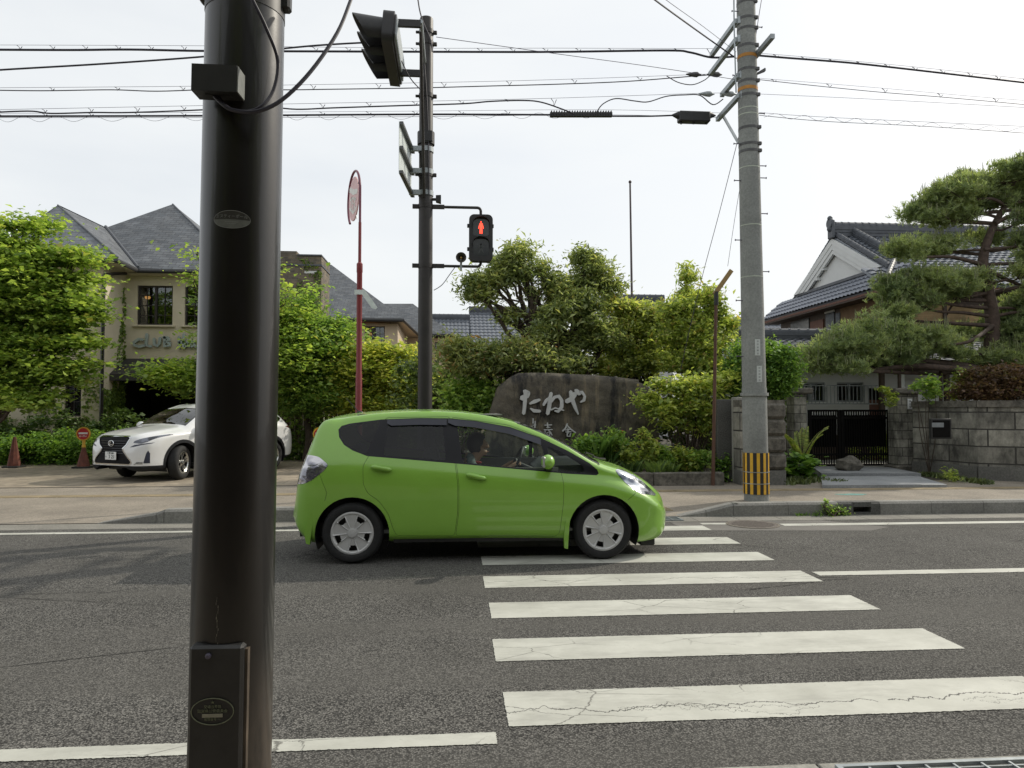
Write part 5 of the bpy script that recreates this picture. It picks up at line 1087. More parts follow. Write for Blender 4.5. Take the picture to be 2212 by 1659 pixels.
wire_thing('single faint wire leaving the utility pole to the right edge', 12.5, None, [(1640, 203), (1900, 215), (2280, 236)], rm=.0035)
wire_thing('lowest twisted thin wires right of the utility pole', 12.5, [(1640, 249), (1780, 262), (2000, 273), (2280, 292)], [(1640, 243), (1800, 254), (2280, 276)], .005, .0035, 0, wave=((1650, 249), (2280, 285), 60, 5))
wire_thing('pair of wires coming in overhead from the top edge to the utility pole', 11, [(1380, -30, 9.2), (1415, 0, 9.5), (1500, 62, 10.6), (1590, 126, 11.7)], [(1400, -30, 9.2), (1450, 8, 9.6), (1520, 58, 10.6), (1590, 112, 11.7)], .012, .004)
wire_thing('thin guy wire slanting down left from the utility pole to the garden', 13, None, [(1597, 290, 11.8), (1555, 455, 12.6), (1510, 625, 13.6), (1470, 800, 14.6)], rm=.006, grp='guy wires')
wire_thing('steep faint guy wire beside the utility pole', 13, None, [(1600, 395, 11.8), (1586, 480, 12.6), (1572, 575, 13.6)], rm=.004, grp='guy wires')
wire_thing('short wire leaving the top edge just right of the utility pole', 11.8, None, [(1650, -30), (1640, 30), (1631, 90)], rm=.006, grp='guy wires')
wire_thing('hanging loop of cable below the crossarm on the utility pole', 12.4, [(1440, 164), (1465, 178), (1495, 183), (1520, 174), (1533, 164)], None, .008, grp=None)
a, b = U(1188, 248, 12.6), U(1322, 248, 12.6)
t = thing('splice_case', 'long thin ribbed black splice case hanging on the cables', 'splice case', tuple((a+b)/2)); mb = MB(); mb.bar(a, b, .08, .07); n = 24
for i in range(n): p = a.lerp(b, (i+.5)/n); mb.box(p + Vector((0, 0, .02)), (.018, .10, .075))
mb.obj('case', M_dark, t)
a, b = U(1465, 254, 12.6), U(1532, 254, 12.6)
t = thing('splice_case', 'short thick black splice case with pointed ends beside the utility pole', 'splice case', tuple((a+b)/2)); mb = MB(); mb.box((a+b)/2 + Vector((0, 0, -.0)), ((b-a).length, .17, .19), bev=.02)
mb.lathe([(.07, 0), (.012, .12)], Matrix.Translation(b + Vector((0, 0, .04))) @ Matrix.Rotation(math.pi/2, 4, 'Y'), 12); mb.lathe([(.07, 0), (.012, .12)], Matrix.Translation(a + Vector((0, 0, .04))) @ Matrix.Rotation(-math.pi/2, 4, 'Y'), 12)
for k in (.1, .5, .9): mb.box(a.lerp(b, k) - Vector((0, 0, .1)), (.03, .05, .03))
mb.obj('case', M_dark, t)
p = U(1532, 268, 12.6)
for x, y, yy, lb in ((1500, 161, 12.9, 'tapered wire grip left of the second crossarm'), (1545, 161, 12.9, 'tapered wire grip between the second crossarm and the utility pole'), (1528, 203, 12.4, 'pale insulator clamp left of the short crossarm'), (1575, 203, 12.2, 'dark insulator clamp touching the utility pole')):
    c = U(x, y, yy); t = thing('wire_clamp', lb, 'wire clamp', tuple(c), group='wire clamps at the crossarms'); mb = MB(); mb.lathe([(.008, -.16), (.02, -.12), (.045, -.02), (.05, .05), (.02, .10), (.008, .13)], Matrix.Translation(c) @ Matrix.Rotation(math.pi/2, 4, 'Y'), 10); mb.obj('clamp_body', M_band if y < 200 else M_steel, t)

# brown stake, flag pole, aerial
q0, q1 = U(1540, 1049, 14.02), U(1547, 632, 14.02); q0.z = 0; t = thing('stake', 'thin brown pole with a slanting yellowish bar fixed to its top', 'pole', tuple(q0))
mb = MB(); mb.tube([q0, q0.lerp(q1, .5), q1], [.036, .034, .03], 10); mb.obj('pole', plain('rust_brown', (.10, .05, .032), .7, .1, .2, 5), t)
mb = MB(); mb.bar(q1 - Vector((.03, 0, .03)), U(1580, 584, 14.0), .05, .085); mb.obj('slant_bar', plain('old_yellow', (.30, .20, .075), .6, 0, .15), t); mb = MB(); mb.tube([q1 - Vector((0, 0, .25)), q1 + Vector((0, 0, .02))], .045, 10); mb.obj('clamp', M_dark, t)
mb = MB(); a, b = U(1368, 640, 35), U(1361, 393, 35); a.z = 0; mb.tube([a, b], [.075, .045], 10); mb.ball(b, .08, 8); tag(mb.obj('flag_pole', plain('flag_pole_brown', (.07, .05, .05), .5)), 'very tall thin dark bare flag pole rising behind the garden trees', 'flag pole')
mb = MB(); a = U(1483, 640, 36); b = U(1483, 568, 36); a.z = 5; mb.tube([a, b], .02, 5)
for k in range(4): z = b.z - .05 - k*.09; mb.bar((b.x-.22+.03*k, 36, z), (b.x+.22-.03*k, 36, z), .012, .012)
t = tag(mb.obj('aerial', M_wire), 'small television aerial above the green shoot', 'aerial')

# ---------------------------------------------------------------- cones
M_cone = plain('cone_brown', (.13, .035, .02), .65, 0, .45, 9)
def cone(label, p, h=.80, sign=True):
    t = thing('traffic_cone', label, 'traffic cone', tuple(p), group='brown traffic cones')
    mb = MB(); mb.box((p.x, p.y, .035), (.40, .40, .05), bev=.012); mb.obj('foot', M_dark, t)
    hc = h - (.16 if sign else 0); mb = MB(); pr = [(.155, .06), (.035, hc)]; mb.lathe(pr, Matrix.Translation((p.x, p.y, 0)) @ Matrix.Rotation(R(22), 4, 'Z'), 8); mb.obj('cone_body', M_cone, t, 20)
    if sign:
        mb = MB(); mb.lathe([(.045, hc-.02), (.05, hc+.02), (.036, hc+.05), (.036, hc+.16)], Matrix.Translation((p.x, p.y, 0)), 14); mb.obj('sign_holder', plain('cone_yellow', (.62, .36, .03), .5), t)
        zc = hc + .16 + .165; F = frame((p.x, p.y-.03, zc), (1, 0, 0), (0, 0, 1)); ci = lambda r_: [(r_*math.cos(i*math.tau/32), r_*math.sin(i*math.tau/32)) for i in range(32)]
        mb = MB(); mb.prism(ci(.175), F, -.02, .015); s = mb.obj('sign_disc', MATS['cone_yellow'], t)
        mb = MB(); mb.prism(ci(.145), F, .015, .018); mb.obj('sign_face', plain('sign_red', (.42, .012, .015), .45), s)
        mb = MB(); mb.box(F @ Vector((0, .015, .020)), (.22, .004, .045)); text_into(mb, '進入禁止', .05, F @ Matrix.Translation((0, -.06, 0)), .019, .022); mb.obj('sign_mark', plain('sign_white_mark', (.7, .68, .66), .5), s)
    return t
cone('brown cone without a sign at the far left beside the low hedge', G(30, 1011), .80, False)
cone('brown cone with a round no entry sign left of the white car', G(180, 1012), .72)
cc = G(691, 1013); cone('brown cone with a no entry sign, only its disc showing past the green car', cc, .72)
# ---------------------------------------------------------------- cars
def catmull(P, seg):
    o = []
    for i in range(len(P)-1):
        p0 = P[max(i-1, 0)]; p1 = P[i]; p2 = P[i+1]; p3 = P[min(i+2, len(P)-1)]
        for j in range(seg[i]):
            s = j/seg[i]; o.append(tuple(.5*((2*p1[q]) + (p2[q]-p0[q])*s + (2*p0[q]-5*p1[q]+4*p2[q]-p3[q])*s*s + (3*p1[q]-p0[q]-3*p2[q]+p3[q])*s**3) for q in (0, 1)))
    return o + [P[-1]]
def shell(F, stations, seg):
    f = {k: pchip(*zip(*v)) for k, v in F.items()}; bm = bmesh.new(); rings = []
    lay = bm.faces.layers.int.new('id'); vl = bm.faces.layers.int.new('v')
    for x in stations:
        g = {k: q(x) for k, q in f.items()}
        P = [(g['wm']-.13, g['zb']), (g['wm']-.025, g['zb']+.06), (g['wm'], g['zm']), (g['wm']-.004, g['zm']+(g['zs']-g['zm'])*.66), (g['w1'], g['zs']), (g['w2'], g['z2']), (g['w2']*.78, g['z2']+(g['zt']-g['z2'])*.62), (0, g['zt'])]
        h = catmull(P, seg); h = [(max(0, y), z) for y, z in h]
        rings.append([bm.verts.new((x, -y, z)) for y, z in h] + [bm.verts.new((x, y, z)) for y, z in h[-2::-1]])
    n = len(rings[0]); M = (n-1)//2
    for a, b in zip(rings, rings[1:]):
        for j in range(n-1):
            fc = bm.faces.new((a[j], b[j], b[j+1], a[j+1])); fc[vl] = min(j, n-2-j)
    for r_ in (rings[0], rings[-1]):
        for j in range(M):
            vs = [r_[j], r_[j+1], r_[n-2-j], r_[n-1-j]]; vs = list(dict.fromkeys(vs))
            if len(vs) > 2:
                fc = bm.faces.new(vs); fc[vl] = j
    bmesh.ops.recalc_face_normals(bm, faces=bm.faces); bm.faces.ensure_lookup_table()
    top = max(bm.faces, key=lambda q: q.calc_center_median().z)
    if top.normal.z < 0: bmesh.ops.reverse_faces(bm, faces=bm.faces)
    return bm, lay, vl, f
def inside(p, poly):
    c = False; n = len(poly)
    for i in range(n):
        a, b = poly[i], poly[i-1]
        if (a[1] > p[1]) != (b[1] > p[1]) and p[0] < (b[0]-a[0])*(p[1]-a[1])/(b[1]-a[1])+a[0]: c = not c
    return c
def region(bm, lay, poly, ident, ax='y', filt=None, cut=True, keep=None):
    """imprint a polygon drawn in side view (ax y) or front view (ax x) on the shell, then label the faces in it"""
    u = 0 if ax == 'y' else 1; filt = filt or (lambda c, n: abs(n.y) > .18 and abs(c.y) > .3)
    us = [p[0] for p in poly]; zs = [p[1] for p in poly]; bb = (min(us)-.01, max(us)+.01, min(zs)-.01, max(zs)+.01)
    polys = [poly] if ax == 'y' else [poly, [(-a, b) for a, b in poly]] if min(us) > 0 else [poly]
    for pl in polys:
        us = [p[0] for p in pl]; bb = (min(us)-.01, max(us)+.01, bb[2], bb[3])
        if cut:
            for i in range(len(pl)):
                a, b = pl[i-1], pl[i]; lo = (min(a[0], b[0])-.004, min(a[1], b[1])-.004); hi = (max(a[0], b[0])+.004, max(a[1], b[1])+.004); fs = []
                for fc in bm.faces:
                    vz = [(v.co[u], v.co.z) for v in fc.verts]
                    if max(q[0] for q in vz) < lo[0] or min(q[0] for q in vz) > hi[0] or max(q[1] for q in vz) < lo[1] or min(q[1] for q in vz) > hi[1]: continue
                    if filt(fc.calc_center_median(), fc.normal): fs.append(fc)
                if not fs or (abs(a[0]-b[0]) + abs(a[1]-b[1])) < 1e-6: continue
                d = (b[0]-a[0], b[1]-a[1]); no = Vector((d[1], 0, -d[0])) if ax == 'y' else Vector((0, d[1], -d[0])); co = Vector((a[0], 0, a[1])) if ax == 'y' else Vector((0, a[0], a[1]))
                g = set(fs); [g.update(fc.edges) for fc in fs]; [g.update(fc.verts) for fc in fs]
                bmesh.ops.bisect_plane(bm, geom=list(g), plane_co=co, plane_no=no.normalized(), dist=1e-5)
        for fc in bm.faces:
            c = fc.calc_center_median()
            if bb[0] < c[u] < bb[1] and bb[2] < c.z < bb[3] and filt(c, fc.normal) and inside((c[u], c.z), pl) and (keep is None or fc[lay] in keep): fc[lay] = ident
def offs(poly, d):
    n = len(poly); A = sum(poly[i-1][0]*poly[i][1]-poly[i][0]*poly[i-1][1] for i in range(n)); s = 1 if A > 0 else -1; o = []
    for i in range(n):
        a, b, c = poly[i-1], poly[i], poly[(i+1) % n]; e1 = Vector((b[0]-a[0], b[1]-a[1])).normalized(); e2 = Vector((c[0]-b[0], c[1]-b[1])).normalized()
        n1 = Vector((-e1.y, e1.x)); n2 = Vector((-e2.y, e2.x)); bi = n1+n2; bi = bi/max(.5, bi.dot(n1)); o.append((b[0]+bi.x*d*s, b[1]+bi.y*d*s))
    return o
def soft(poly, k=3):                                   # round the corners of a polygon
    o = []
    for i in range(len(poly)):
        a, b, c = Vector(poly[i-1]), Vector(poly[i]), Vector(poly[(i+1) % len(poly)]); d = min((a-b).length, (c-b).length, .08)*.35
        p, q = b + (a-b).normalized()*d, b + (c-b).normalized()*d
        for j in range(k): s = j/(k-1); o.append(tuple(p.lerp(b, s).lerp(b.lerp(q, s), s)))
    return o
def circ(cx, cz, r, n=36): return [(cx + r*math.cos(i*math.tau/n), cz + r*math.sin(i*math.tau/n)) for i in range(n)]
def islands(o):
    bmi = bmesh.new(); bmi.from_mesh(o.data); seen = set(); first = True
    bmi.faces.ensure_lookup_table(); comps = []
    for f0 in bmi.faces:
        if f0 in seen: continue
        st_ = [f0]; seen.add(f0); cp = []
        while st_:
            q = st_.pop(); cp.append(q)
            for v in q.verts:
                for g in v.link_faces:
                    if g not in seen: seen.add(g); st_.append(g)
        comps.append(cp)
    for cp in comps:
        if sum(f_.calc_area() for f_ in cp) < 2e-4: continue
        mb = MB(); ix = {}; 
        for f_ in cp:
            for v in f_.verts: ix.setdefault(v, len(ix))
        mb.add([tuple(v.co) for v in ix], [tuple(ix[v] for v in f_.verts) for f_ in cp]); mb.obj(o.name.split('.')[0], o.data.materials[0], o.parent, local=True)
    bmi.free(); bpy.data.objects.remove(o)
def extract(bm, lay, ids, name, mat, parent, side=None, off=0.0):
    me = bpy.data.meshes.new(name); mp = {}; vs = []; ns = []; fs = []
    for fc in bm.faces:
        if fc[lay] not in ids: continue
        if side and fc.calc_center_median().y * side < 0: continue
        for v in fc.verts:
            if v not in mp: mp[v] = len(vs); vs.append(v.co + v.normal*off); ns.append(v.normal.copy())
        fs.append([mp[v] for v in fc.verts])
    if not fs: return None
    me.from_pydata(vs, [], fs); me.materials.append(mat); me.polygons.foreach_set('use_smooth', [True]*len(fs)); me.update()
    me.normals_split_custom_set_from_vertices(ns)
    o = bpy.data.objects.new(name, me); LINK(o); o.parent = parent; return o
def wheel(parent, x, y, r, wd, rim, side, holes, rot=0, steer=0, spokes='plate'):
    w = bpy.data.objects.new('wheel', None); LINK(w); w.parent = parent; w.location = (x, y, r); w.rotation_euler = (0, rot, steer) if False else (0, 0, steer); w.empty_display_size = .1
    M = Matrix.Rotation(-side*math.pi/2, 4, 'X'); s = 1
    mb = MB(); h = wd/2; k = r-rim
    mb.lathe([(rim-.012, -h+.03), (rim, -h+.015), (rim+.25*k, -h), (rim+.7*k, -h+.006), (r-.02, -h+.022), (r-.004, -h+.045), (r, -h+.07), (r, h-.07), (r-.004, h-.045), (r-.02, h-.022), (rim+.7*k, h-.006), (rim+.35*k, h), (rim, h-.015), (rim-.012, h-.03)], M, 48, cap=False)
    ty = mb.obj('tyre', M_rubber, w, local=True)
    mb = MB(); n = 100; rs = np.linspace(.0, rim+.004, 22); vs = []; fs = []
    def hole(rr, a):
        q = (a/math.tau*holes) % 1; q = min(q, 1-q)   # distance to hole centre, 0..0.5
        if spokes == 'plate': return .56*rim < rr < .82*rim and q < .17 + .05*(rr/rim-.56)
        qq = (a/math.tau*holes + .5) % 1; qq = abs(qq-.5)
        return .27*rim < rr < .86*rim and (q > .30 or (q < .035 and rr > .42*rim))
    for i, rr in enumerate(rs):
        for j in range(n):
            a = j*math.tau/n + rot; q = (a/math.tau*holes) % 1; q = min(q, 1-q); e = .0
            z = h - .02 - .012*(1-rr/rim) + (.010 if rr > .92*rim else 0) - (.006 if rr > .99*rim else 0)
            if spokes == 'plate' and .25*rim < rr < .9*rim and .19 < q < .24 : z += .010
            if rr < .22*rim: z += .006
            if spokes != 'plate': z -= .03*math.sin(math.pi*min(1, rr/rim))
            vs.append(M @ Vector((rr*math.cos(a-rot), rr*math.sin(a-rot), z)))
    for i in range(len(rs)-1):
        rm = (rs[i]+rs[i+1])/2
        for j in range(n):
            if not hole(rm, (j+.5)*math.tau/n + rot): fs.append((i*n+j, i*n+(j+1) % n, (i+1)*n+(j+1) % n, (i+1)*n+j))
    mb.add(vs, fs); mb.obj('rim', M_silver if spokes == 'plate' else M_alloy, w, local=True)
    mb = MB(); mb.lathe([(.001, h-.09), (rim, h-.09), (rim+.002, h-.02)], M, 40, cap=False); mb.obj('hub', M_dark if spokes == 'plate' else plain('brake_dark', (.06, .06, .06), .4, .6, .2), w, local=True)
    mb = MB(); mb.lathe([(.001, h-.006), (.19*rim, h-.009), (.21*rim, h-.03)], M, 20, cap=False); mb.obj('centre_cap', M_silver if spokes == 'plate' else M_alloy, w, local=True)
    return w
def flange(bm_parent, cx, r, ysurf, side, mat, name, depth=.06):
    mb = MB(); n = 40; vs = []; fs = []
    for i in range(n+1):
        a = -.35 + (math.pi+.7)*i/n; x, z = cx + r*math.cos(a), .0
    return None
# ------------------------------ green hatchback
GX, GY = .254, 8.10
t = thing('hatchback_car', 'bright lime green small hatchback driving right over the zebra crossing', 'car', (GX, GY, 0))
F = dict(zt=[(2.05,.45),(2.03,.56),(1.98,.64),(1.92,.69),(1.85,.745),(1.75,.81),(1.54,.905),(1.36,.955),(1.26,.995),(1.01,1.13),(.66,1.305),(.37,1.405),(-.02,1.485),(-.5,1.520),(-.84,1.515),(-1.28,1.485),(-1.48,1.455),(-1.57,1.43),(-1.61,1.395),(-1.70,1.20),(-1.76,1.04),(-1.80,.92),(-1.83,.78),(-1.86,.60),(-1.875,.52)],
  z2=[(2.05,.44),(2.0,.52),(1.95,.57),(1.87,.63),(1.75,.71),(1.6,.80),(1.45,.868),(1.3,.912),(1.17,.962),(.9,1.115),(.62,1.25),(.318,1.355),(0,1.42),(-.3,1.447),(-.6,1.452),(-.99,1.437),(-1.3,1.40),(-1.41,1.38),(-1.5,1.38),(-1.57,1.365),(-1.62,1.32),(-1.7,1.14),(-1.76,.98),(-1.8,.86),(-1.83,.73),(-1.875,.51)],
  zs=[(2.05,.42),(2.0,.47),(1.87,.575),(1.75,.65),(1.6,.73),(1.45,.79),(1.3,.83),(1.1,.858),(.8,.89),(0,.97),(-1,1.055),(-1.3,1.085),(-1.5,1.075),(-1.7,1.0),(-1.76,.91),(-1.8,.80),(-1.83,.69),(-1.875,.49)],
  zm=[(2.05,.36),(1.9,.40),(1.7,.48),(1.0,.52),(-1.2,.56),(-1.7,.52),(-1.875,.44)],
  zb=[(2.05,.29),(2.0,.21),(1.9,.165),(1.6,.15),(.9,.185),(0,.20),(-.9,.20),(-1.65,.19),(-1.75,.235),(-1.82,.29),(-1.875,.37)],
  w2=[(2.05,.24),(1.95,.40),(1.87,.50),(1.75,.60),(1.6,.675),(1.45,.725),(1.2,.75),(.9,.715),(.5,.655),(0,.615),(-.9,.61),(-1.4,.60),(-1.57,.595),(-1.7,.62),(-1.8,.64),(-1.875,.50)],
  w1=[(2.05,.27),(1.95,.46),(1.87,.575),(1.75,.67),(1.6,.73),(1.45,.765),(1.2,.785),(.8,.79),(0,.79),(-1,.785),(-1.5,.765),(-1.7,.74),(-1.8,.68),(-1.875,.52)],
  wm=[(2.05,.30),(1.98,.50),(1.9,.64),(1.8,.73),(1.65,.80),(1.5,.832),(1.2,.845),(-1.2,.845),(-1.5,.825),(-1.7,.775),(-1.8,.70),(-1.875,.56)])
st = list(np.linspace(-1.875, -1.5, 26)) + list(np.linspace(-1.5, 1.6, 78))[1:] + list(np.linspace(1.6, 2.05, 26))[1:]
bm, lay, vl, ff = shell(F, st, [2, 7, 6, 4, 9, 4, 7])
for fc in bm.faces:
    c = fc.calc_center_median(); v = fc[vl]
    if v >= 29 and .40 < c.x < 1.24: fc[lay] = 10       # windscreen
    elif v >= 29 and -1.775 < c.x < -1.60: fc[lay] = 12  # rear window
rd_ = [(-1.093,1.07),(-1.151,.963),(-1.145,.782),(-1.099,.691),(-.991,.617),(-.90,.49),(-.854,.345),(-.825,.283),(-.79,.270),(-.247,.262),(-.215,.5),(-.215,.774),(-.245,1.0),(-.30,1.445),(-.95,1.435)]
fd_ = [(-.235,1.0),(-.207,.774),(-.207,.5),(-.239,.262),(.76,.245),(.80,.27),(.81,.31),(.843,.581),(.848,.765),(.825,.90),(.72,1.20),(.30,1.36),(-.28,1.44)]
for pl, i in ((soft(rd_), 3), (soft(fd_), 4)):
    region(bm, lay, pl, 9, keep={0}); region(bm, lay, offs(pl, .0035), i, keep={9})
dlo = [(1.215,.866),(1.19,.848),(.9,.866),(-.174,.971),(-1.114,1.055),(-1.26,1.11),(-1.35,1.165),(-1.405,1.24),(-1.42,1.315),(-1.39,1.352),(-1.305,1.376),(-.993,1.416),(-.6,1.431),(-.3,1.427),(-.04,1.402),(.318,1.337),(.62,1.232),(.9,1.098),(1.12,.972),(1.20,.905)]
region(bm, lay, dlo, 5, keep={0, 3, 4, 9})
qg = [(-1.125,1.075),(-1.24,1.118),(-1.335,1.172),(-1.388,1.245),(-1.398,1.315),(-1.30,1.362),(-1.0,1.40)]
rg = [(-.955,1.062),(-.915,1.40),(-.375,1.412),(-.335,1.008)]; fg = [(-.232,1.405),(0.0,1.385),(.318,1.318),(.60,1.21),(.655,1.10),(.665,.902),(-.165,.985)]; tg = [(.70,1.145),(.833,1.082),(1.0,.978),(1.065,.925),(1.06,.888),(1.0,.874),(.70,.898)]
for pl, i in ((qg, 6), (rg, 7), (fg, 8), (tg, 11)): region(bm, lay, soft(pl), i, keep={5})
hl = [(1.395,.892),(1.43,.90),(1.50,.893),(1.652,.812),(1.75,.735),(1.84,.655),(1.885,.615),(1.86,.608),(1.748,.638),(1.66,.655),(1.593,.685),(1.50,.76),(1.43,.835)]
region(bm, lay, soft(hl, 3), 13, filt=lambda c, n: c.x > 1.3 and abs(c.y) > .2 and abs(n.y) > .05, keep={0})
tl = [(-1.66,1.062),(-1.585,1.047),(-1.488,.973),(-1.52,.925),(-1.57,.882),(-1.66,.815),(-1.74,.782),(-1.92,.76),(-1.92,1.06)]
region(bm, lay, soft(tl, 3), 14, filt=lambda c, n: c.x < -1.4 and abs(c.y) > .42, keep={0})
for wx in (-1.25, 1.25): region(bm, lay, circ(wx + (.005 if wx > 0 else 0), .295, .362), 99, filt=lambda c, n: abs(c.y) > .45, keep={0, 3, 4, 9})
for seam in ([(-1.575,.88),(-1.50,.70),(-1.52,.62),(-1.516,.62),(-1.496,.70),(-1.571,.88)], [(1.60,.68),(1.50,.605),(1.503,.602),(1.603,.677)]): region(bm, lay, seam, 9, keep={0})
M_lime = carpaint('lime_paint', (.235, .47, .055), .25, .34, .8)
extract(bm, lay, {0}, 'body', M_lime, t)
for s in (-1, 1): islands(extract(bm, lay, {9}, 'panel_gap', M_dark, t, s, off=-.004))
doors = {}
for s in (-1, 1):
    doors['r', s] = extract(bm, lay, {3}, 'rear_door', M_lime, t, s); doors['f', s] = extract(bm, lay, {4}, 'front_door', M_lime, t, s)
    extract(bm, lay, {5}, 'window_trim', plain('window_trim', (.010, .010, .013), .35, 0, .1, spec=.3), t, s)
    extract(bm, lay, {6}, 'quarter_window', M_glass_dark, t, s); extract(bm, lay, {7}, 'rear_side_window', M_glass_dark, t, s); extract(bm, lay, {8}, 'front_side_window', M_glass_clear, t, s); extract(bm, lay, {11}, 'corner_window', M_glass_clear, t, s)
extract(bm, lay, {10}, 'windscreen', M_glass_clear, t); extract(bm, lay, {12}, 'rear_window', M_glass_dark, t)
def lampmat(name, a, b, tint):
    m, n, l, p = nodes(name); c = coord(n, l, 'Object', (1, 1, 2.2)); f = noise(n, l, 5, 1, .4, c, .6)
    l.new(ramp(n, l, f, .42, .58, a, b), p.inputs['Base Color']); p.inputs['Metallic'].default_value = .75; p.inputs['Roughness'].default_value = .14
    p.inputs['Coat Weight'].default_value = 1; p.inputs['Coat Roughness'].default_value = .02; bump(n, l, p, noise(n, l, 14, 1, .4, c, .3), .35, .01); return m
M_head = lampmat('headlamp', (.10, .12, .16), (.75, .8, .85), 0); M_tail = lampmat('tail_lamp', (.22, .22, .26), (.62, .6, .62), 0)
for s in (-1, 1): extract(bm, lay, {13}, 'headlight', M_head, t, s, .003); extract(bm, lay, {14}, 'tail_light', M_tail, t, s, .003)
sideY = lambda x, z: None
bm.faces.ensure_lookup_table()
def ysurf(bm_, x, z):
    best = None; bd = 9
    for v in bm_.verts:
        if v.co.y < 0:
            d = (v.co.x-x)**2 + (v.co.z-z)**2
            if d < bd: bd = d; best = v.co.y
    return best
L0 = MB
for s in (-1, 1):
    for key, (a, b) in (('r', ((-1.063, .957), (-.874, .922))), ('f', ((-.13, .873), (.063, .827)))):
        ya = -ysurf(bm, (a[0]+b[0])/2, (a[1]+b[1])/2); mb = MB(); pts = []
        for i in range(9): u_ = i/8; pts.append(Vector((a[0]+(b[0]-a[0])*u_, s*(ya + .006 + .028*math.sin(math.pi*u_)**.5), a[1]+(b[1]-a[1])*u_)))
        mb.tube(pts, [.012] + [.024]*7 + [.012], 8); mb.ball(((a[0]+b[0])/2, s*(ya-.012), (a[1]+b[1])/2-.012), .02, 10, m=0, sq=(4.2, .8, 1.7)) if False else None
        mb.obj('handle', M_lime, doors[key, s], local=True, angle=60)
    # mirror
    mb = MB(); c = Vector((.67, s*.955, 1.0)); mb.ball(c, .1, 14, sq=(.68, .95, .72)); mir = mb.obj('mirror', M_lime, t, local=True, angle=60)
    mb = MB(); mb.box((.628, s*.955, 1.0), (.03, .15, .11), bev=.02); mb.obj('mirror_bezel', plain('mirror_grey', (.35, .35, .33), .35), mir, local=True)
    mb = MB(); mb.bar((.70, s*.80, .915), (.69, s*.93, .945), .06, .03); mb.obj('mirror_arm', M_dark, mir, local=True)
    # weather visors over the side windows
    for seg_ in (((-.93, 1.422), (-.33, 1.425), .062), ((-.315, 1.424), (.63, 1.212), .062)):
        mb = MB(); n = 14; vs = []; fs = []
        for i in range(n+1):
            u_ = i/n; x = seg_[0][0] + (seg_[1][0]-seg_[0][0])*u_
            zt_ = float(np.interp(x, [-.99, -.6, -.3, -.04, .318, .64], [1.413, 1.425, 1.42, 1.396, 1.328, 1.215])); h_ = seg_[2]*(1 if i > 0 else .6) * (1 if x < .5 else 1.0)
            y1 = -ysurf(bm, x, zt_); y2 = -ysurf(bm, x, zt_-h_); vs += [(x, s*(y1+.012), zt_), (x, s*(y2+.03), zt_-h_), (x, s*(y2+.022), zt_-h_)]
        for i in range(n): a_ = i*3; fs += [(a_, a_+3, a_+4, a_+1), (a_+1, a_+4, a_+5, a_+2)]
        mb.add(vs, fs); mb.obj('window_visor', plain('smoked_visor', (.020, .022, .035), .2, 0, .1, 4), t, local=True, angle=60)
    # wheel well, arch lip, mud flaps
    for wx in (-1.25, 1.255):
        mb = MB(); n = 28; vs = []; fs = []
        for i in range(n+1):
            a_ = R(-25) + R(230)*i/n; x, z = wx + .362*math.cos(a_), .295 + .362*math.sin(a_)
            for y in (.835 - .012, .48): vs.append((x, s*y, max(z, .12)))
        for i in range(n): fs.append((2*i, 2*i+1, 2*i+3, 2*i+2))
        mb.add(vs, fs); mb.add([(wx + .36*math.cos(R(-20)+R(220)*i/20), s*.48, .295 + .36*math.sin(R(-20)+R(220)*i/20)) for i in range(21)], [tuple(range(21))]); mb.obj('wheel_liner', M_dark, t, local=True)
    for pl in ([(-1.665,.50),(-1.60,.50),(-1.64,.38),(-1.665,.19),(-1.70,.20),(-1.72,.30)], [(.905,.42),(.865,.415),(.845,.25),(.85,.13),(.885,.12)]):
        x0_ = sum(p[0] for p in pl)/len(pl); mb = MB(); mb.prism(pl, frame((0, 0, 0), (1, 0, 0), (0, 0, 1)), -s*(ff['wm'](x0_) + .004), -s*(ff['wm'](x0_)-.05)) ; mb.obj('mud_flap', M_lime, t, local=True)
mb = MB(); mb.box((0, 0, .225), (1.7, 1.58, .05)); mb.box((-1.66, 0, .30), (.30, 1.1, .14)); mb.box((1.62, 0, .26), (.5, 1.0, .16)); mb.box((0, 0, .29), (3.1, .9, .1)); mb.obj('underbody', M_dark, t, local=True)
mb = MB(); mb.box((1.77, -.4, .13), (.16, .35, .07), bev=.01); mb.box((1.77, .4, .13), (.16, .35, .07), bev=.01); mb.obj('air_dam', M_dark, t, local=True)
mb = MB(); mb.ball((1.93, -.47, .36), .06, 10, sq=(.5, 1, .8)); mb.ball((1.93, .47, .36), .06, 10, sq=(.5, 1, .8)); mb.obj('fog_light', M_head, t, local=True)
mb = MB(); mb.tube([(1.20, -.55, 1.02), (1.32, -.35, .985), (1.42, -.1, .965)], .012, 6); mb.tube([(1.22, .0, 1.03), (1.33, .2, .995), (1.42, .45, .945)], .012, 6); mb.obj('wiper', M_dark, t, local=True)
mb = MB(); mb.ball((-1.29, 0, 1.485), .022, 8, sq=(1.6, 1, .8)); mb.tube([(-1.30, 0, 1.49), (-1.44, 0, 1.645)], .0045, 5); mb.obj('aerial', M_dark, t, local=True)
for s in (-1, 1):
    for wx, ro in ((-1.25, .25), (1.25, .55)): wheel(t, wx, s*.745, .302, .185, .208, s, 5, ro)
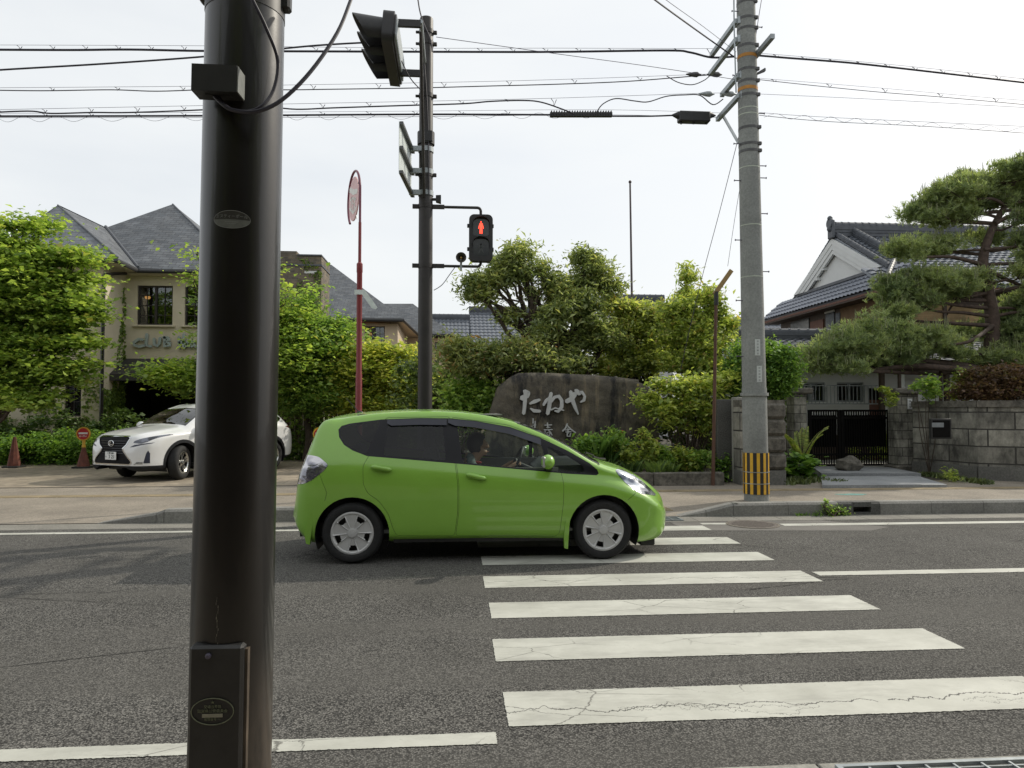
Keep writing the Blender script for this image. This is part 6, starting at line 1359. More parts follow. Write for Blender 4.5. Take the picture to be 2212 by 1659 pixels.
# interior
M_seat = plain('seat_fabric', (.11, .115, .105), .9, 0, .1); M_inner = plain('interior_trim', (.16, .165, .15), .7, 0, .1); M_dash = plain('dashboard', (.028, .032, .035), .6)
mb = MB()
for y in (-.37, .37):
    mb.box((-.12, y, .47), (.5, .5, .16), bev=.04); M_ = Matrix.Rotation(R(-17), 3, 'Y'); mb.box((-.44, y, .82), (.13, .48, .62), M=M_, bev=.05)
mb.obj('front_seat', M_seat, t, local=True)
for y in (-.37, .37): mb = MB(); mb.ball((-.53, y, 1.205), .11, 10, sq=(.55, 1.1, .95)); mb.tube([(-.52, y-.05, 1.0), (-.53, y-.05, 1.18)], .007, 5); mb.tube([(-.52, y+.05, 1.0), (-.53, y+.05, 1.18)], .007, 5); mb.obj('headrest', plain('headrest_dark', (.03, .033, .033), .9), t, local=True)
mb = MB(); mb.box((-1.0, 0, .5), (.5, 1.3, .2), bev=.04); mb.box((-1.28, 0, .86), (.14, 1.3, .55), M=Matrix.Rotation(R(-20), 3, 'Y'), bev=.05); mb.obj('rear_seat', M_seat, t, local=True)
mb = MB(); mb.prism([(.62,.55),(.66,.86),(.78,.945),(1.22,.955),(1.28,.88),(1.2,.5)], frame((0, 0, 0), (1, 0, 0), (0, 0, 1)), -.74, .74); mb.obj('dashboard', M_dash, t, local=True)
for s in (-1, 1): mb = MB(); mb.box((-.05, s*.755, .80), (1.7, .03, .26)); mb.obj('door_lining', M_inner, t, local=True)
mb = MB(); mb.box((0, 0, .30), (2.4, 1.5, .03)); mb.box((-.5, 0, 1.462), (1.5, 1.0, .01)); mb.obj('floor_and_headlining', M_inner, t, local=True)
sw = Vector((.40, -.37, .945)); Mw = Matrix.Translation(sw) @ Matrix.Rotation(R(-66), 4, 'Y')
mb = MB(); mb.tube([Mw @ Vector((.18*math.cos(i*math.tau/28), .18*math.sin(i*math.tau/28), 0)) for i in range(29)], .015, 8, cap=False)
mb.tube([Mw @ Vector((0, -.17, 0)), Mw @ Vector((0, .17, 0))], .014, 6); mb.ball(sw, .06, 8, sq=(.5, 1, 1)); mb.tube([sw, (.66, -.37, .84)], .03, 8); mb.obj('steering_wheel', M_dash, t, local=True)
bm.free()

# ------------------------------ the driver
hd = U((680 + 1128/2.1686)/1.1573, (980 + 292/2.1686)/1.1573, GY-.37)
dp = thing('person', 'dark haired driver in a grey and red top inside the green car', 'person', (hd.x - .02, GY - .37, .55))
def skin(name, chains, mat, parent, lvl=2):            # chains of ((x,y,z), r) sharing joints
    me = bpy.data.meshes.new(name); V = []; E_ = []; Rr = []; idx = {}
    for ch in chains:
        prev = None
        for p, r_ in ch:
            k = tuple(round(q, 4) for q in p)
            if k not in idx: idx[k] = len(V); V.append(p); Rr.append(r_)
            if prev is not None: E_.append((prev, idx[k]))
            prev = idx[k]
    off = root_of(parent).location; V = [Vector(p) - off for p in V]
    me.from_pydata(V, E_, []); me.materials.append(mat); o = bpy.data.objects.new(name, me); LINK(o); o.parent = parent
    md = o.modifiers.new('skin', 'SKIN'); md.use_smooth_shade = True
    sv = me.skin_vertices[0].data
    for i, r_ in enumerate(Rr): sv[i].radius = (r_, r_); sv[i].use_root = (i == 0)
    sd = o.modifiers.new('sub', 'SUBSURF'); sd.levels = lvl; sd.render_levels = lvl
    dg = bpy.context.evaluated_depsgraph_get(); bpy.context.view_layer.update()
    m2 = bpy.data.meshes.new_from_object(o.evaluated_get(dg)); o.modifiers.clear(); o.data = m2; m2.name = name
    m2.polygons.foreach_set('use_smooth', [True]*len(m2.polygons))
    if not m2.materials: m2.materials.append(mat)
    return o
M_skin = plain('skin', (.40, .25, .165), .55, 0, .05)
hx, hy, hz = hd.x, GY - .37, hd.z; wx_, wy_, wz_ = GX + .40, GY - .37, .945
P = lambda x, y, z: (hx + x, hy + y, z)
body = [[(P(-.09, 0, .58), .13), (P(-.13, 0, .74), .125), (P(-.13, 0, .90), .135), (P(-.10, 0, 1.0), .09), (P(-.045, 0, hz-.13), .052), (P(-.035, 0, hz-.05), .07), (P(-.02, 0, hz+.03), .085), (P(-.03, 0, hz+.09), .06)],
  [(P(-.035, 0, hz-.05), .07), (P(.045, 0, hz-.055), .05), (P(.075, 0, hz-.085), .028)], [(P(-.02, 0, hz+.03), .085), (P(.055, 0, hz+.005), .045), (P(.098, 0, hz-.02), .013)]]
for s in (-1, 1):
    body.append([(P(-.13, 0, .90), .135), (P(-.12, s*.17, .95), .06), (P(-.0, s*.24, .80), .045), (P(.14, s*.22, .80), .036)])
    wr = Vector((wx_-.055, wy_ + s*.165, wz_-.02)); body[-1].append((tuple(wr), .026)); palm = wr + Vector((.035, -s*.0, .02)); body[-1].append((tuple(palm), .024))
    for k, ln in enumerate((.032, .037, .034, .027)):
        o_ = Vector((.0, s*(-.018 + .012*k), 0)); a_ = palm + Vector((.025, 0, .018 - .006*k)) + o_; b_ = a_ + Vector((ln*.8, 0, .008)); c_ = b_ + Vector((.004, 0, -ln*.7)); body.append([(tuple(palm), .024), (tuple(a_), .0095), (tuple(b_), .009), (tuple(c_), .0085)])
    th = palm + Vector((-.002, -s*.03, .012)); body.append([(tuple(palm), .024), (tuple(th), .011), (tuple(th + Vector((.022, -s*.004, .018))), .009)])
    body.append([(P(-.09, 0, .58), .13), (P(-.02, s*.10, .56), .09), (P(.30, s*.13, .62), .065), (P(.50, s*.12, .38), .045), (P(.58, s*.12, .35), .035)])
bo = skin('body', body, M_skin, dp)
sh = [[(P(-.09, 0, .58), .145), (P(-.13, 0, .74), .142), (P(-.13, 0, .90), .152), (P(-.10, 0, 1.0), .085), (P(-.075, 0, hz-.16), .062)]]
for s in (-1, 1): sh.append([(P(-.13, 0, .90), .152), (P(-.12, s*.17, .95), .075), (P(-.0, s*.24, .80), .06), (P(.07, s*.23, .80), .052)])
skin('shirt', sh, plain('grey_red_shirt', (.10, .13, .13), .9, 0, .5, 30), dp)
mb = MB(); mb.ball(P(-.03, -.15, .965), .035, 8, sq=(1.3, .5, .5)); mb.obj('collar_patch', plain('red_cloth', (.28, .03, .03), .8), dp)
mb = MB(); bmh = bmesh.new(); bmesh.ops.create_icosphere(bmh, subdivisions=3, radius=1)
for v in bmh.verts:
    d = v.co; q = Vector((d.x*.108 - .035, d.y*.090, d.z*.122 + .025)); 
    if d.x > .35 and d.z < .45: q.x = min(q.x, .028 - .02*(d.z < 0))
    if d.z < -.2 and d.x > 0: q.x *= .5
    q.z = max(q.z, -.115) ; n_ = .005*math.sin(d.y*40)*math.sin(d.z*18); v.co = q + d*n_
bmh.verts.index_update(); mb.add([Vector(P(0, 0, hz)) + v.co for v in bmh.verts], [tuple(v.index for v in f_.verts) for f_ in bmh.faces]); bmh.free(); mb.obj('hair', plain('black_hair', (.010, .008, .007), .5, 0, .3, 40), dp, angle=60)
mb = MB()
for s in (-1, 1): mb.ball(P(.066, s*.032, hz+.012), .010, 6); 
mb.obj('eye', plain('eye_dark', (.02, .015, .012), .2), dp)
mb = MB(); mb.ball(P(.083, 0, hz-.062), .016, 6, sq=(.5, 1.5, .35)); mb.obj('mouth', plain('lips', (.35, .12, .10), .5), dp)

# ------------------------------ white SUV
SA = math.atan2(-.872, -.49); S0 = Vector((-5.90, 17.62, .014))
t = thing('suv_car', 'large white sport utility car turning out of the forecourt, seen behind the black pole', 'car', S0, SA)
F = dict(zt=[(2.31,.70),(2.30,.84),(2.26,.945),(2.18,.99),(2.0,1.04),(1.6,1.11),(1.2,1.165),(1.12,1.19),(.75,1.40),(.4,1.555),(0,1.64),(-.6,1.645),(-1.2,1.60),(-1.7,1.50),(-1.93,1.42),(-2.05,1.22),(-2.14,1.04),(-2.24,.9),(-2.29,.62)],
  z2=[(2.31,.68),(2.28,.80),(2.2,.90),(2.05,.955),(1.8,1.0),(1.5,1.04),(1.2,1.09),(1.05,1.17),(.75,1.34),(.4,1.485),(0,1.565),(-.6,1.58),(-1.2,1.53),(-1.7,1.42),(-1.93,1.31),(-2.05,1.14),(-2.14,1.0),(-2.24,.87),(-2.29,.60)],
  zs=[(2.31,.66),(2.25,.78),(2.1,.87),(1.8,.94),(1.4,.98),(.8,1.03),(0,1.07),(-1,1.11),(-1.7,1.13),(-1.95,1.09),(-2.14,.95),(-2.24,.82),(-2.29,.58)],
  zm=[(2.31,.50),(2.0,.60),(1.0,.66),(-1.5,.70),(-2.29,.52)],
  zb=[(2.31,.34),(2.27,.27),(2.15,.23),(1.5,.24),(0,.25),(-1.5,.25),(-2.1,.30),(-2.29,.42)],
  w2=[(2.31,.38),(2.26,.52),(2.18,.62),(2.0,.70),(1.7,.76),(1.2,.76),(.9,.73),(.4,.66),(-.6,.645),(-1.5,.61),(-1.93,.57),(-2.1,.60),(-2.29,.5)],
  w1=[(2.31,.42),(2.26,.60),(2.18,.72),(2.05,.80),(1.8,.865),(1.4,.895),(0,.885),(-1.4,.885),(-1.9,.82),(-2.14,.74),(-2.29,.55)],
  wm=[(2.31,.48),(2.26,.66),(2.18,.77),(2.05,.845),(1.8,.90),(1.4,.922),(0,.905),(-1.4,.92),(-1.9,.87),(-2.14,.78),(-2.29,.60)])
st = list(np.linspace(-2.29, -1.9, 18)) + list(np.linspace(-1.9, 1.9, 70))[1:] + list(np.linspace(1.9, 2.31, 26))[1:]
bm, lay, vl, ff = shell(F, st, [2, 7, 6, 4, 8, 4, 7])
for fc in bm.faces:
    c = fc.calc_center_median(); v = fc[vl]
    if v >= 28 and .45 < c.x < 1.14: fc[lay] = 10
    elif v >= 28 and -2.10 < c.x < -1.93: fc[lay] = 12
dlo = [(.95,1.14),(.72,1.29),(.4,1.44),(0,1.53),(-.6,1.55),(-1.2,1.50),(-1.6,1.41),(-1.82,1.27),(-1.5,1.16),(-.5,1.11),(.3,1.095)]
region(bm, lay, soft(dlo), 5); region(bm, lay, soft(offs(dlo, .03)), 7, keep={5})
fr_ = lambda c, n: c.x > 1.5 and n.x > .12
fx = lambda c, n: c.x > 1.9 and n.x > .3
gr = [(.40,.935),(.455,.90),(.40,.78),(.30,.70),(.33,.64),(.52,.46),(.54,.41),(.50,.385),(-.50,.385),(-.54,.41),(-.52,.46),(-.33,.64),(-.30,.70),(-.40,.78),(-.455,.90),(-.40,.935)]
region(bm, lay, offs(gr, -.022), 15, 'x', fx); region(bm, lay, gr, 16, 'x', fx)
region(bm, lay, [(.56,.815),(.72,.80),(.80,.84),(.885,.955),(.91,1.0),(.84,.965),(.68,.90),(.58,.855)], 13, 'x', fr_, keep={0})
region(bm, lay, [(.50,.725),(.60,.735),(.84,.80),(.86,.82),(.70,.79),(.60,.775)], 17, 'x', fr_, keep={0})
region(bm, lay, [(.765,.40),(.80,.60),(.82,.66),(.835,.60),(.83,.40)], 17, 'x', fr_, keep={0})
region(bm, lay, [(.60,.375),(.76,.385),(.76,.43),(.66,.425)], 18, 'x', fr_, keep={0})
region(bm, lay, [(-3, -.1), (3, -.1), (3, .345), (-3, .345)], 19, filt=lambda c, n: True, keep={0})
for wx in (-1.33, 1.33):
    region(bm, lay, circ(wx, .385, .475), 19, filt=lambda c, n: abs(c.y) > .5, keep={0, 19}); region(bm, lay, circ(wx, .375, .415), 99, filt=lambda c, n: abs(c.y) > .5, keep={0, 19})
tlp = [(-1.80,1.07),(-2.0,1.09),(-2.4,1.0),(-2.4,.93),(-2.12,.98)]; region(bm, lay, tlp, 14, filt=lambda c, n: c.x < -1.7 and abs(c.y) > .4, keep={0})
for sx in (.92, .0, -1.02): region(bm, lay, [(sx, .42), (sx+.006, .42), (sx+.026, 1.08), (sx+.02, 1.08)], 9, keep={0})
M_wht = carpaint('white_pearl', (.74, .75, .76), .05, .3, 1.0)
extract(bm, lay, {0}, 'body', M_wht, t)
for s in (-1, 1): islands(extract(bm, lay, {9}, 'panel_gap', M_dark, t, s, off=-.004)); extract(bm, lay, {19}, 'lower_cladding', plain('cladding', (.035, .037, .042), .6), t, off=.004)
M_sv = glassmat('suv_glass', (.35, .40, .38), 1.0, 0, 1.6)
extract(bm, lay, {10}, 'windscreen', M_sv, t); extract(bm, lay, {12}, 'rear_window', M_glass_dark, t)
for s in (-1, 1):
    extract(bm, lay, {7}, 'side_window', M_glass_dark, t, s); extract(bm, lay, {5}, 'window_trim', M_chrome, t, s); extract(bm, lay, {13}, 'headlight', lampmat('suv_headlamp', (.025, .028, .034), (.16, .17, .20), 0) if 'suv_headlamp' not in MATS else MATS['suv_headlamp'], t, s, .003)
    extract(bm, lay, {17}, 'bumper_vent', plain('vent_blue_black', (.03, .035, .06), .3), t, s, .002); extract(bm, lay, {18}, 'fog_light', M_head, t, s, .003); extract(bm, lay, {14}, 'tail_light', plain('tail_dark_red', (.10, .04, .04), .2), t, s, .003)
    c = Vector((.86, s*1.0, 1.14)); mb = MB(); mb.ball(c, .12, 14, sq=(.6, 1, .68)); mi = mb.obj('mirror', M_wht, t, local=True, angle=60); mb = MB(); mb.bar((.86, s*.86, 1.08), (.86, s*.97, 1.10), .06, .03); mb.obj('mirror_arm', M_dark, mi, local=True)
    for wx in (-1.33, 1.33):
        mb = MB(); n = 28; vs = []; fs = []
        for i in range(n+1):
            a_ = R(-25) + R(230)*i/n; x, z = wx + .415*math.cos(a_), .375 + .415*math.sin(a_)
            for y in (.90, .48): vs.append((x, s*y, max(z, .16)))
        for i in range(n): fs.append((2*i, 2*i+1, 2*i+3, 2*i+2))
        mb.add(vs, fs); mb.add([(wx + .41*math.cos(R(-20)+R(220)*i/20), s*.48, .375 + .41*math.sin(R(-20)+R(220)*i/20)) for i in range(21)], [tuple(range(21))]); mb.obj('wheel_liner', M_dark, t, local=True)
        wheel(t, wx, s*.80, .368, .225, .235, s, 5, .3, R(24) if wx > 0 else 0, 'alloy')
grl = extract(bm, lay, {16}, 'grille', plain('grille_black', (.007, .007, .009), .6, spec=.15), t, off=-.012); extract(bm, lay, {15}, 'grille_frame', M_chrome, grl, off=.004)
mb = MB()
for z, w_ in ((.90, .40), (.85, .40), (.80, .37), (.75, .32), (.70, .28), (.65, .29), (.60, .33)):
    for s in (-1, 1):
        xs_ = lambda y: 2.318 - .06*(abs(y)/.45)**2.5 - (.02 if z > .86 else 0) - (.045 if z > .885 else 0)
        mb.tube([(xs_(0), 0, z), (xs_(w_*.5), s*w_*.5, z), (xs_(w_*.8), s*w_*.8, z), (xs_(w_), s*w_, z)], .006, 5)
mb.obj('grille_bar', plain('bar_grey', (.09, .092, .10), .3, .8, .1), grl, local=True)
FL = frame((2.335, 0, .80), (0, 1, 0), (0, 0, 1), (1, 0, 0))
mb = MB(); mb.tube([FL @ Vector((.078*math.cos(i*math.tau/32), .058*math.sin(i*math.tau/32), 0)) for i in range(33)], .0075, 6, cap=False)
mb.ribbon([(-.022, .052, .014), (-.040, -.02, .016), (-.025, -.032, .012), (.058, -.020, .012)], FL, -.004, .006); mb.ribbon([(.0, .045, .010), (-.026, -.022, .010)], FL, -.004, .006); mb.obj('emblem', M_chrome, grl, local=True)
FP = frame((2.345, 0, .545), (0, 1, 0), (0, 0, 1), (1, 0, 0)); mb = MB(); mb.box((2.338, 0, .545), (.012, .33, .165), bev=.004); pl = mb.obj('number_plate', plain('plate_white', (.72, .73, .72), .5, 0, .03), t, local=True)
mb = MB(); text_into(mb, '三重 300', .050, FP @ Matrix.Translation((0, .053, 0)), 0, .003); text_into(mb, '3 21', .105, FP @ Matrix.Translation((.035, -.022, 0)), 0, .003); text_into(mb, 'ら', .04, FP @ Matrix.Translation((-.13, -.022, 0)), 0, .003); mb.obj('plate_lettering', plain('plate_green_black', (.02, .04, .03), .5), pl, local=True)
mb = MB(); mb.box((0, 0, .30), (2.0, 1.7, .08)); mb.box((0, 0, .38), (4.1, .9, .2)); mb.obj('underbody', M_dark, t, local=True)
mb = MB(); mb.box((.95, 0, .9), (.5, 1.5, .3), bev=.08); 
for y in (-.4, .4): mb.box((-.2, y, .95), (.15, .5, .75), M=Matrix.Rotation(R(-15), 3, 'Y'), bev=.05); mb.ball((-.3, y, 1.38), .12, 8, sq=(.6, 1, .8))
mb.box((-1.3, 0, .95), (.15, 1.3, .7), bev=.05); mb.obj('interior', M_dash, t, local=True)
bm.free()
# ---------------------------------------------------------------- planting
def BC(x, y, w, h, Y, d=None): q = KC(x, y); k = 1/2.37/1.1573; return B(q[0], q[1], Y, w*k, h*k, d)
def BR(x, y, w, h, Y, d=None): q = KR(x, y); k = 1/1.843/1.1573; return B(q[0], q[1], Y, w*k, h*k, d)
def gb(v, z=0): return (v.x, v.y, z)
# maple on the far left
Y = 18.6; bl = [B(30, 492, Y, 70, 46), B(84, 492, Y, 66, 54), B(25, 560, Y, 150, 100), B(96, 555, Y, 110, 80), B(160, 560, Y, 80, 50), B(50, 640, Y, 190, 110), B(125, 630, Y, 140, 100), B(176, 668, Y, 70, 90), B(70, 720, Y, 220, 110),
    B(165, 740, Y, 84, 90), B(30, 790, Y, 160, 110), B(112, 800, Y, 150, 70), B(40, 860, Y-.6, 120, 60), B(165, 800, Y, 56, 60), B(-40, 700, Y, 200, 240), B(-30, 600, Y+1, 160, 200)]
tree('maple_tree', 'large bright green maple in front of the beige club building at the left edge', 'tree', gb(U(-15, 0, 19.4)), U(10, 800, 19), .10, bl, 60000, .115, M_maple, 1, clump=.55, flat=.20, aspect=.75, up=.9, per=150)
Y = 20.4; bl = [B(385, 812, Y, 110, 60), B(425, 840, Y, 120, 70), B(424, 548, Y, 24, 26), B(422, 606, Y, 20, 20), B(436, 736, Y, 26, 36), B(486, 700, Y, 60, 220), B(540, 660, Y, 140, 200), B(560, 780, Y, 160, 160), B(612, 650, Y, 26, 60), B(620, 720, Y, 70, 90), B(630, 800, Y, 90, 120), B(360, 800, Y, 50, 30)]
tree('maple_tree', 'green maple half hidden behind the black pole, twigs showing on both sides', 'tree', gb(U(520, 0, 20.4)), U(520, 800, 20.4), .12, bl, 30000, .11, M_maple, 2, clump=.6, flat=.25, aspect=.75, up=.9, per=120)
Y = 21.3; bl = [B(640, 668, Y, 44, 60), B(676, 650, Y, 26, 60), B(690, 720, Y, 100, 70), B(650, 760, Y, 150, 120), B(720, 760, Y, 110, 110), B(660, 850, Y, 160, 120), B(730, 850, Y, 110, 100), B(612, 720, Y, 60, 60), B(742, 712, Y, 60, 30)]
tree('garden_tree', 'mid green young tree between the black pole and the red sign pole', 'tree', gb(U(670, 0, Y)), U(672, 820, Y), .10, bl, 36000, .12, M_green, 3, clump=.5, flat=.5, per=90)
Y = 21.0; bl = [B(790, 772, Y, 90, 50), B(850, 780, Y, 100, 50), B(882, 810, Y, 50, 80), B(800, 820, Y, 120, 80), B(860, 845, Y, 100, 90), B(770, 865, Y, 110, 90), B(830, 885, Y, 150, 60), B(745, 765, Y, 50, 50), B(760, 820, Y, 80, 60), B(818, 752, Y, 30, 26)]
tree('garden_tree', 'yellow green sunlit tree between the red sign pole and the brown signal pole', 'tree', gb(U(800, 0, Y)), U(805, 850, Y), .09, bl, 36000, .115, leafmat('sunlit_leaf', (.11, .155, .03), (.29, .33, .075), (.38, .34, .11), .55), 4, clump=.45, flat=.4, per=80, up=.8)
# fence of logs under those trees
t = thing('log_fence', 'weathered upright log fence overgrown with ivy behind the white car', 'fence', gb(U(700, 0, 22.2)))
mb = MB(); x = U(596, 0, 22.2).x; xe = U(960, 0, 22.2).x; rr = random.Random(3)
while x < xe: h = rr.uniform(1.35, 1.6); mb.tube([(x, 22.2, 0), (x + rr.uniform(-.02, .02), 22.2, h)], .055, 7); x += .125
mb.obj('logs', plain('log_wood', (.15, .115, .075), .9, 0, .4, 6), t)
ivy(t, [tuple(p) for p in scatter(5200, (U(596, 0, 22).x, 21.7, 0), (xe, 22.15, 1.35), 11) if math.sin(p[0]*2.6)*.35 + .75 > p[2] + rr.uniform(-.5, .4)], 12, .10)
# low hedge left
def mass(name, label, cat, blobs, n, size, mat, seed, clump=.22, flat=.8, per=60, up=.5, aspect=.6, stems=0, base=None, group=None, sr=.012):
    c = blobs[0]; b0 = base or (c[0], c[1], 0); t = thing(name, label, cat, b0, group=group)
    if stems:
        mb = MB(); rr = random.Random(seed)
        for i in range(stems):
            q = rr.choice(blobs); e = Vector(q[:3]) + Vector((rr.uniform(-.7, .7)*q[3], rr.uniform(-.7, .7)*q[4], rr.uniform(0, .9)*q[5])); s = Vector((b0[0] + rr.uniform(-.3, .3)*max(.3, abs(e.x-b0[0])), b0[1] + rr.uniform(-.1, .1), 0)); m_ = s.lerp(e, .5) + Vector((rr.uniform(-.1, .1), 0, .05)); mb.tube(smooth([s, m_, e], 3), [sr*(1-.1*k) for k in range(7)], 5)
        mb.obj('stems', M_bark, t)
    leaf_mesh('foliage', crown_pts(blobs, n, seed, clump, flat, per), size, mat, t, aspect, up, seed); return t
g0, g1 = G(-40, 1003), G(165, 990)
mass('hedge', 'low dark green leafy hedge behind the brown cones at the left edge', 'hedge', [(-13.6 + i*.62, 20.9 + .1*math.sin(i*2), .42, .55, .7, .42 + .05*math.sin(i*3)) for i in range(8)], 16000, .085, M_bush, 21, .2, .8)
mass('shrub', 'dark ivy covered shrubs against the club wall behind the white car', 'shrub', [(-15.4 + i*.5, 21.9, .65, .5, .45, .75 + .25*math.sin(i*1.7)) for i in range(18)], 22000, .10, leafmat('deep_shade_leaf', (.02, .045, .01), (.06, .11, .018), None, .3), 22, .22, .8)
# dark evergreen behind the monument stone
Y = 17.8; bl = [BC(470, 165, 170, 100, Y), BC(400, 235, 190, 100, Y), BC(310, 330, 230, 120, Y), BC(225, 420, 170, 100, Y), BC(500, 300, 150, 90, Y), BC(190, 340, 100, 60, Y), BC(610, 260, 110, 60, Y), BC(660, 340, 120, 80, Y), BC(560, 420, 100, 50, Y),
    BC(860, 200, 160, 80, Y+.5), BC(905, 270, 210, 110, Y+.5), BC(960, 370, 200, 120, Y+.5), BC(820, 350, 180, 110, Y+.5), BC(740, 430, 200, 120, Y), BC(680, 540, 230, 150, Y-.4), BC(640, 640, 150, 100, Y-.5), BC(860, 480, 260, 130, Y), BC(900, 600, 240, 120, Y), BC(830, 700, 240, 110, Y), BC(980, 690, 220, 130, Y),
    BC(760, 810, 240, 90, Y-.5), BC(400, 560, 90, 60, Y), BC(440, 520, 80, 50, Y)]
tree('evergreen_tree', 'tall dark evergreen with twisted branches rising behind the monument stone', 'tree', gb(UC(740, 1300, Y)), UC(705, 770, Y), .15, [(b[0], b[1], b[2], b[3]*.86, b[4]*.8, b[5]*.86) for b in bl], 36000, .12, M_ever, 31, clump=.30, flat=.7, aspect=.30, up=.3, per=75, sub=3)
mb = MB(); yy = Y - .1
for pth, r_ in (([(745, 900), (700, 770), (640, 700), (570, 640), (530, 560), (545, 470), (500, 400), (450, 330)], .075), ([(545, 470), (590, 420), (630, 330)], .035), ([(530, 560), (470, 600), (430, 590)], .03), ([(500, 470), (430, 450), (330, 440)], .03), ([(790, 800), (770, 690), (820, 600), (880, 590)], .06), ([(450, 330), (400, 290), (340, 290)], .025), ([(545, 560), (600, 500), (640, 440), (650, 380)], .025)):
    q = smooth([UC(a, b, yy) for a, b in pth], 3); mb.tube(q, [r_*(1-.6*i/len(q)) for i in range(len(q))], 7)
o = mb.obj('limbs', M_bark, bpy.data.objects['evergreen_tree'])
Y = 16.9; bl = [BC(620, 850, 240, 60, 17.0), BC(120, 735, 150, 90, Y), BC(200, 790, 220, 100, Y), BC(330, 780, 180, 90, Y), BC(150, 830, 170, 100, Y), BC(290, 840, 200, 90, Y), BC(430, 790, 200, 100, Y), BC(430, 740, 140, 70, Y), BC(540, 810, 160, 80, Y), BC(530, 750, 130, 60, Y), BC(80, 760, 120, 90, Y)]
tree('photinia_tree', 'drooping dark shrub tree with reddish tips overhanging the left of the monument stone', 'tree', gb(UC(420, 1200, 17.3)), UC(400, 900, 17.1), .10, bl, 22000, .11, leafmat('photinia_leaf', (.07, .10, .04), (.19, .22, .09), (.34, .16, .08), .45), 32, clump=.34, flat=.6, aspect=.33, up=.2, per=70)
Y = 18.4; bl = [BC(915, 850, 240, 90, 18.2), BC(1080, 500, 180, 90, Y), BC(1180, 520, 160, 80, Y), BC(1250, 560, 150, 90, Y), BC(1120, 610, 260, 130, Y), BC(1260, 680, 220, 150, Y), BC(1080, 740, 220, 130, Y), BC(1230, 800, 260, 130, Y), BC(1110, 850, 260, 90, Y), BC(1330, 610, 120, 100, Y)]
tree('garden_tree', 'mid green broad tree right of the dark evergreen, above the monument stone', 'tree', gb(UC(1180, 1300, Y)), UC(1170, 850, Y), .11, bl, 24000, .11, leafmat('olive_leaf', (.11, .15, .045), (.27, .32, .10), (.36, .25, .10), .5), 33, clump=.30, flat=.6, aspect=.45, up=.3, per=75)
Y = 17.0; bl = [BC(1420, 520, 150, 110, Y), BC(1500, 600, 200, 150, Y), BC(1590, 440, 130, 90, Y), BC(1640, 530, 110, 110, Y), BC(1690, 600, 110, 80, Y+.6), BC(1400, 660, 160, 150, Y), BC(1560, 720, 220, 170, Y), BC(1450, 820, 220, 150, Y), BC(1600, 860, 180, 150, Y), BC(1640, 700, 130, 120, Y+.4)]
tree('leafy_tree', 'light yellow green tree in front of the clipped bush, left of the utility pole', 'tree', gb(UC(1500, 1400, Y)), UC(1500, 900, Y), .07, bl, 22000, .10, M_light, 34, clump=.28, flat=.6, aspect=.5, up=.3, per=60)
Y = 17.6; bl = [BC(1460, 270, 40, 60, Y), BC(1462, 320, 90, 60, Y), BC(1455, 390, 70, 70, Y), BC(1450, 460, 90, 70, Y)]
tree('bamboo_shoot', 'tall slim leafy shoot rising above the trees beneath the aerial', 'plant', gb(UC(1470, 1300, Y)), UC(1462, 260, Y), .03, bl, 1800, .13, M_light, 35, clump=.2, aspect=.22, up=.0, per=30, sub=1)
Y = 15.3; bl = [BC(1250, 1040, 130, 90, Y), BC(1330, 1100, 160, 100, Y), BC(1450, 1080, 180, 120, Y), BC(1580, 1100, 200, 110, Y), BC(1660, 1150, 110, 70, Y), BC(1480, 960, 220, 110, Y), BC(1600, 960, 180, 100, Y), BC(1390, 1170, 120, 60, Y), BC(1320, 960, 110, 60, Y), BC(1700, 900, 90, 70, Y), BC(1550, 1200, 140, 70, Y)]
mass('leafy_shrub', 'airy light green shrub leaning in front of the right end of the monument stone', 'shrub', bl, 9500, .095, M_light, 36, clump=.26, flat=.5, per=34, stems=26, base=gb(UC(1480, 1450, 15.3)), aspect=.55, sr=.016)
mass('leafy_shrub', 'bright green shrub left of the monument stone behind the green car roof', 'shrub', [BC(110, 1010, 130, 110, 17.0), BC(210, 1000, 150, 120, 17.0), BC(290, 1060, 110, 110, 16.7), BC(150, 1100, 200, 120, 17.0)], 8500, .10, M_green, 37, stems=14, clump=.28, per=45)
mass('clipped_bush', 'dense round clipped bush over the wall behind the utility pole', 'bush', [BR(265, 1000, 345, 250, 15.6), BR(210, 930, 200, 110, 15.6), BR(330, 960, 190, 160, 15.5), BR(330, 1060, 200, 130, 15.5), BR(180, 1050, 180, 150, 15.6)], 34000, .065, M_bush, 38, clump=.16, flat=.9, per=80, up=.3)
# planting in front of the stone
rr = random.Random(11)
spots = [((1115, 1360), (110, 170), M_light, .085, 'upright light green shrub nearest the middle of the monument stone'), ((1240, 1320), (120, 180), M_light, .085, 'second upright light green shrub in front of the monument stone'), ((1330, 1400), (120, 110), M_green, .08, 'low leafy shrub between the upright shrubs and the planter edge'),
   ((1430, 1400), (150, 130), M_light, .085, 'leafy shrub in the bed under the airy shrub'), ((1040, 1290), (70, 110), M_green, .08, 'slim shrub carrying the red flowers before the stone'), ((1540, 1420), (160, 110), M_green, .08, 'green shrub beside the foot of the brown stake'), ((850, 1330), (120, 100), M_bush, .08, 'dark low shrub just above the green car bonnet'), ((1680, 1440), (90, 110), M_bush, .075, 'small dark shrub at the right end of the planter edge')]
for (x, y), (w, h), m_, sz, lb in spots: mass('bed_shrub', lb, 'shrub', [BC(x + rr.uniform(-.3, .3)*w, y + rr.uniform(-.45, .45)*h, w*.5, h*.45, 14.75, .18) for _ in range(6)], 950, sz, m_, rr.randint(0, 999), clump=.14, per=22, stems=9, base=gb(UC(x, 1480, 14.7)), group='shrubs in the planting bed', sr=.008)
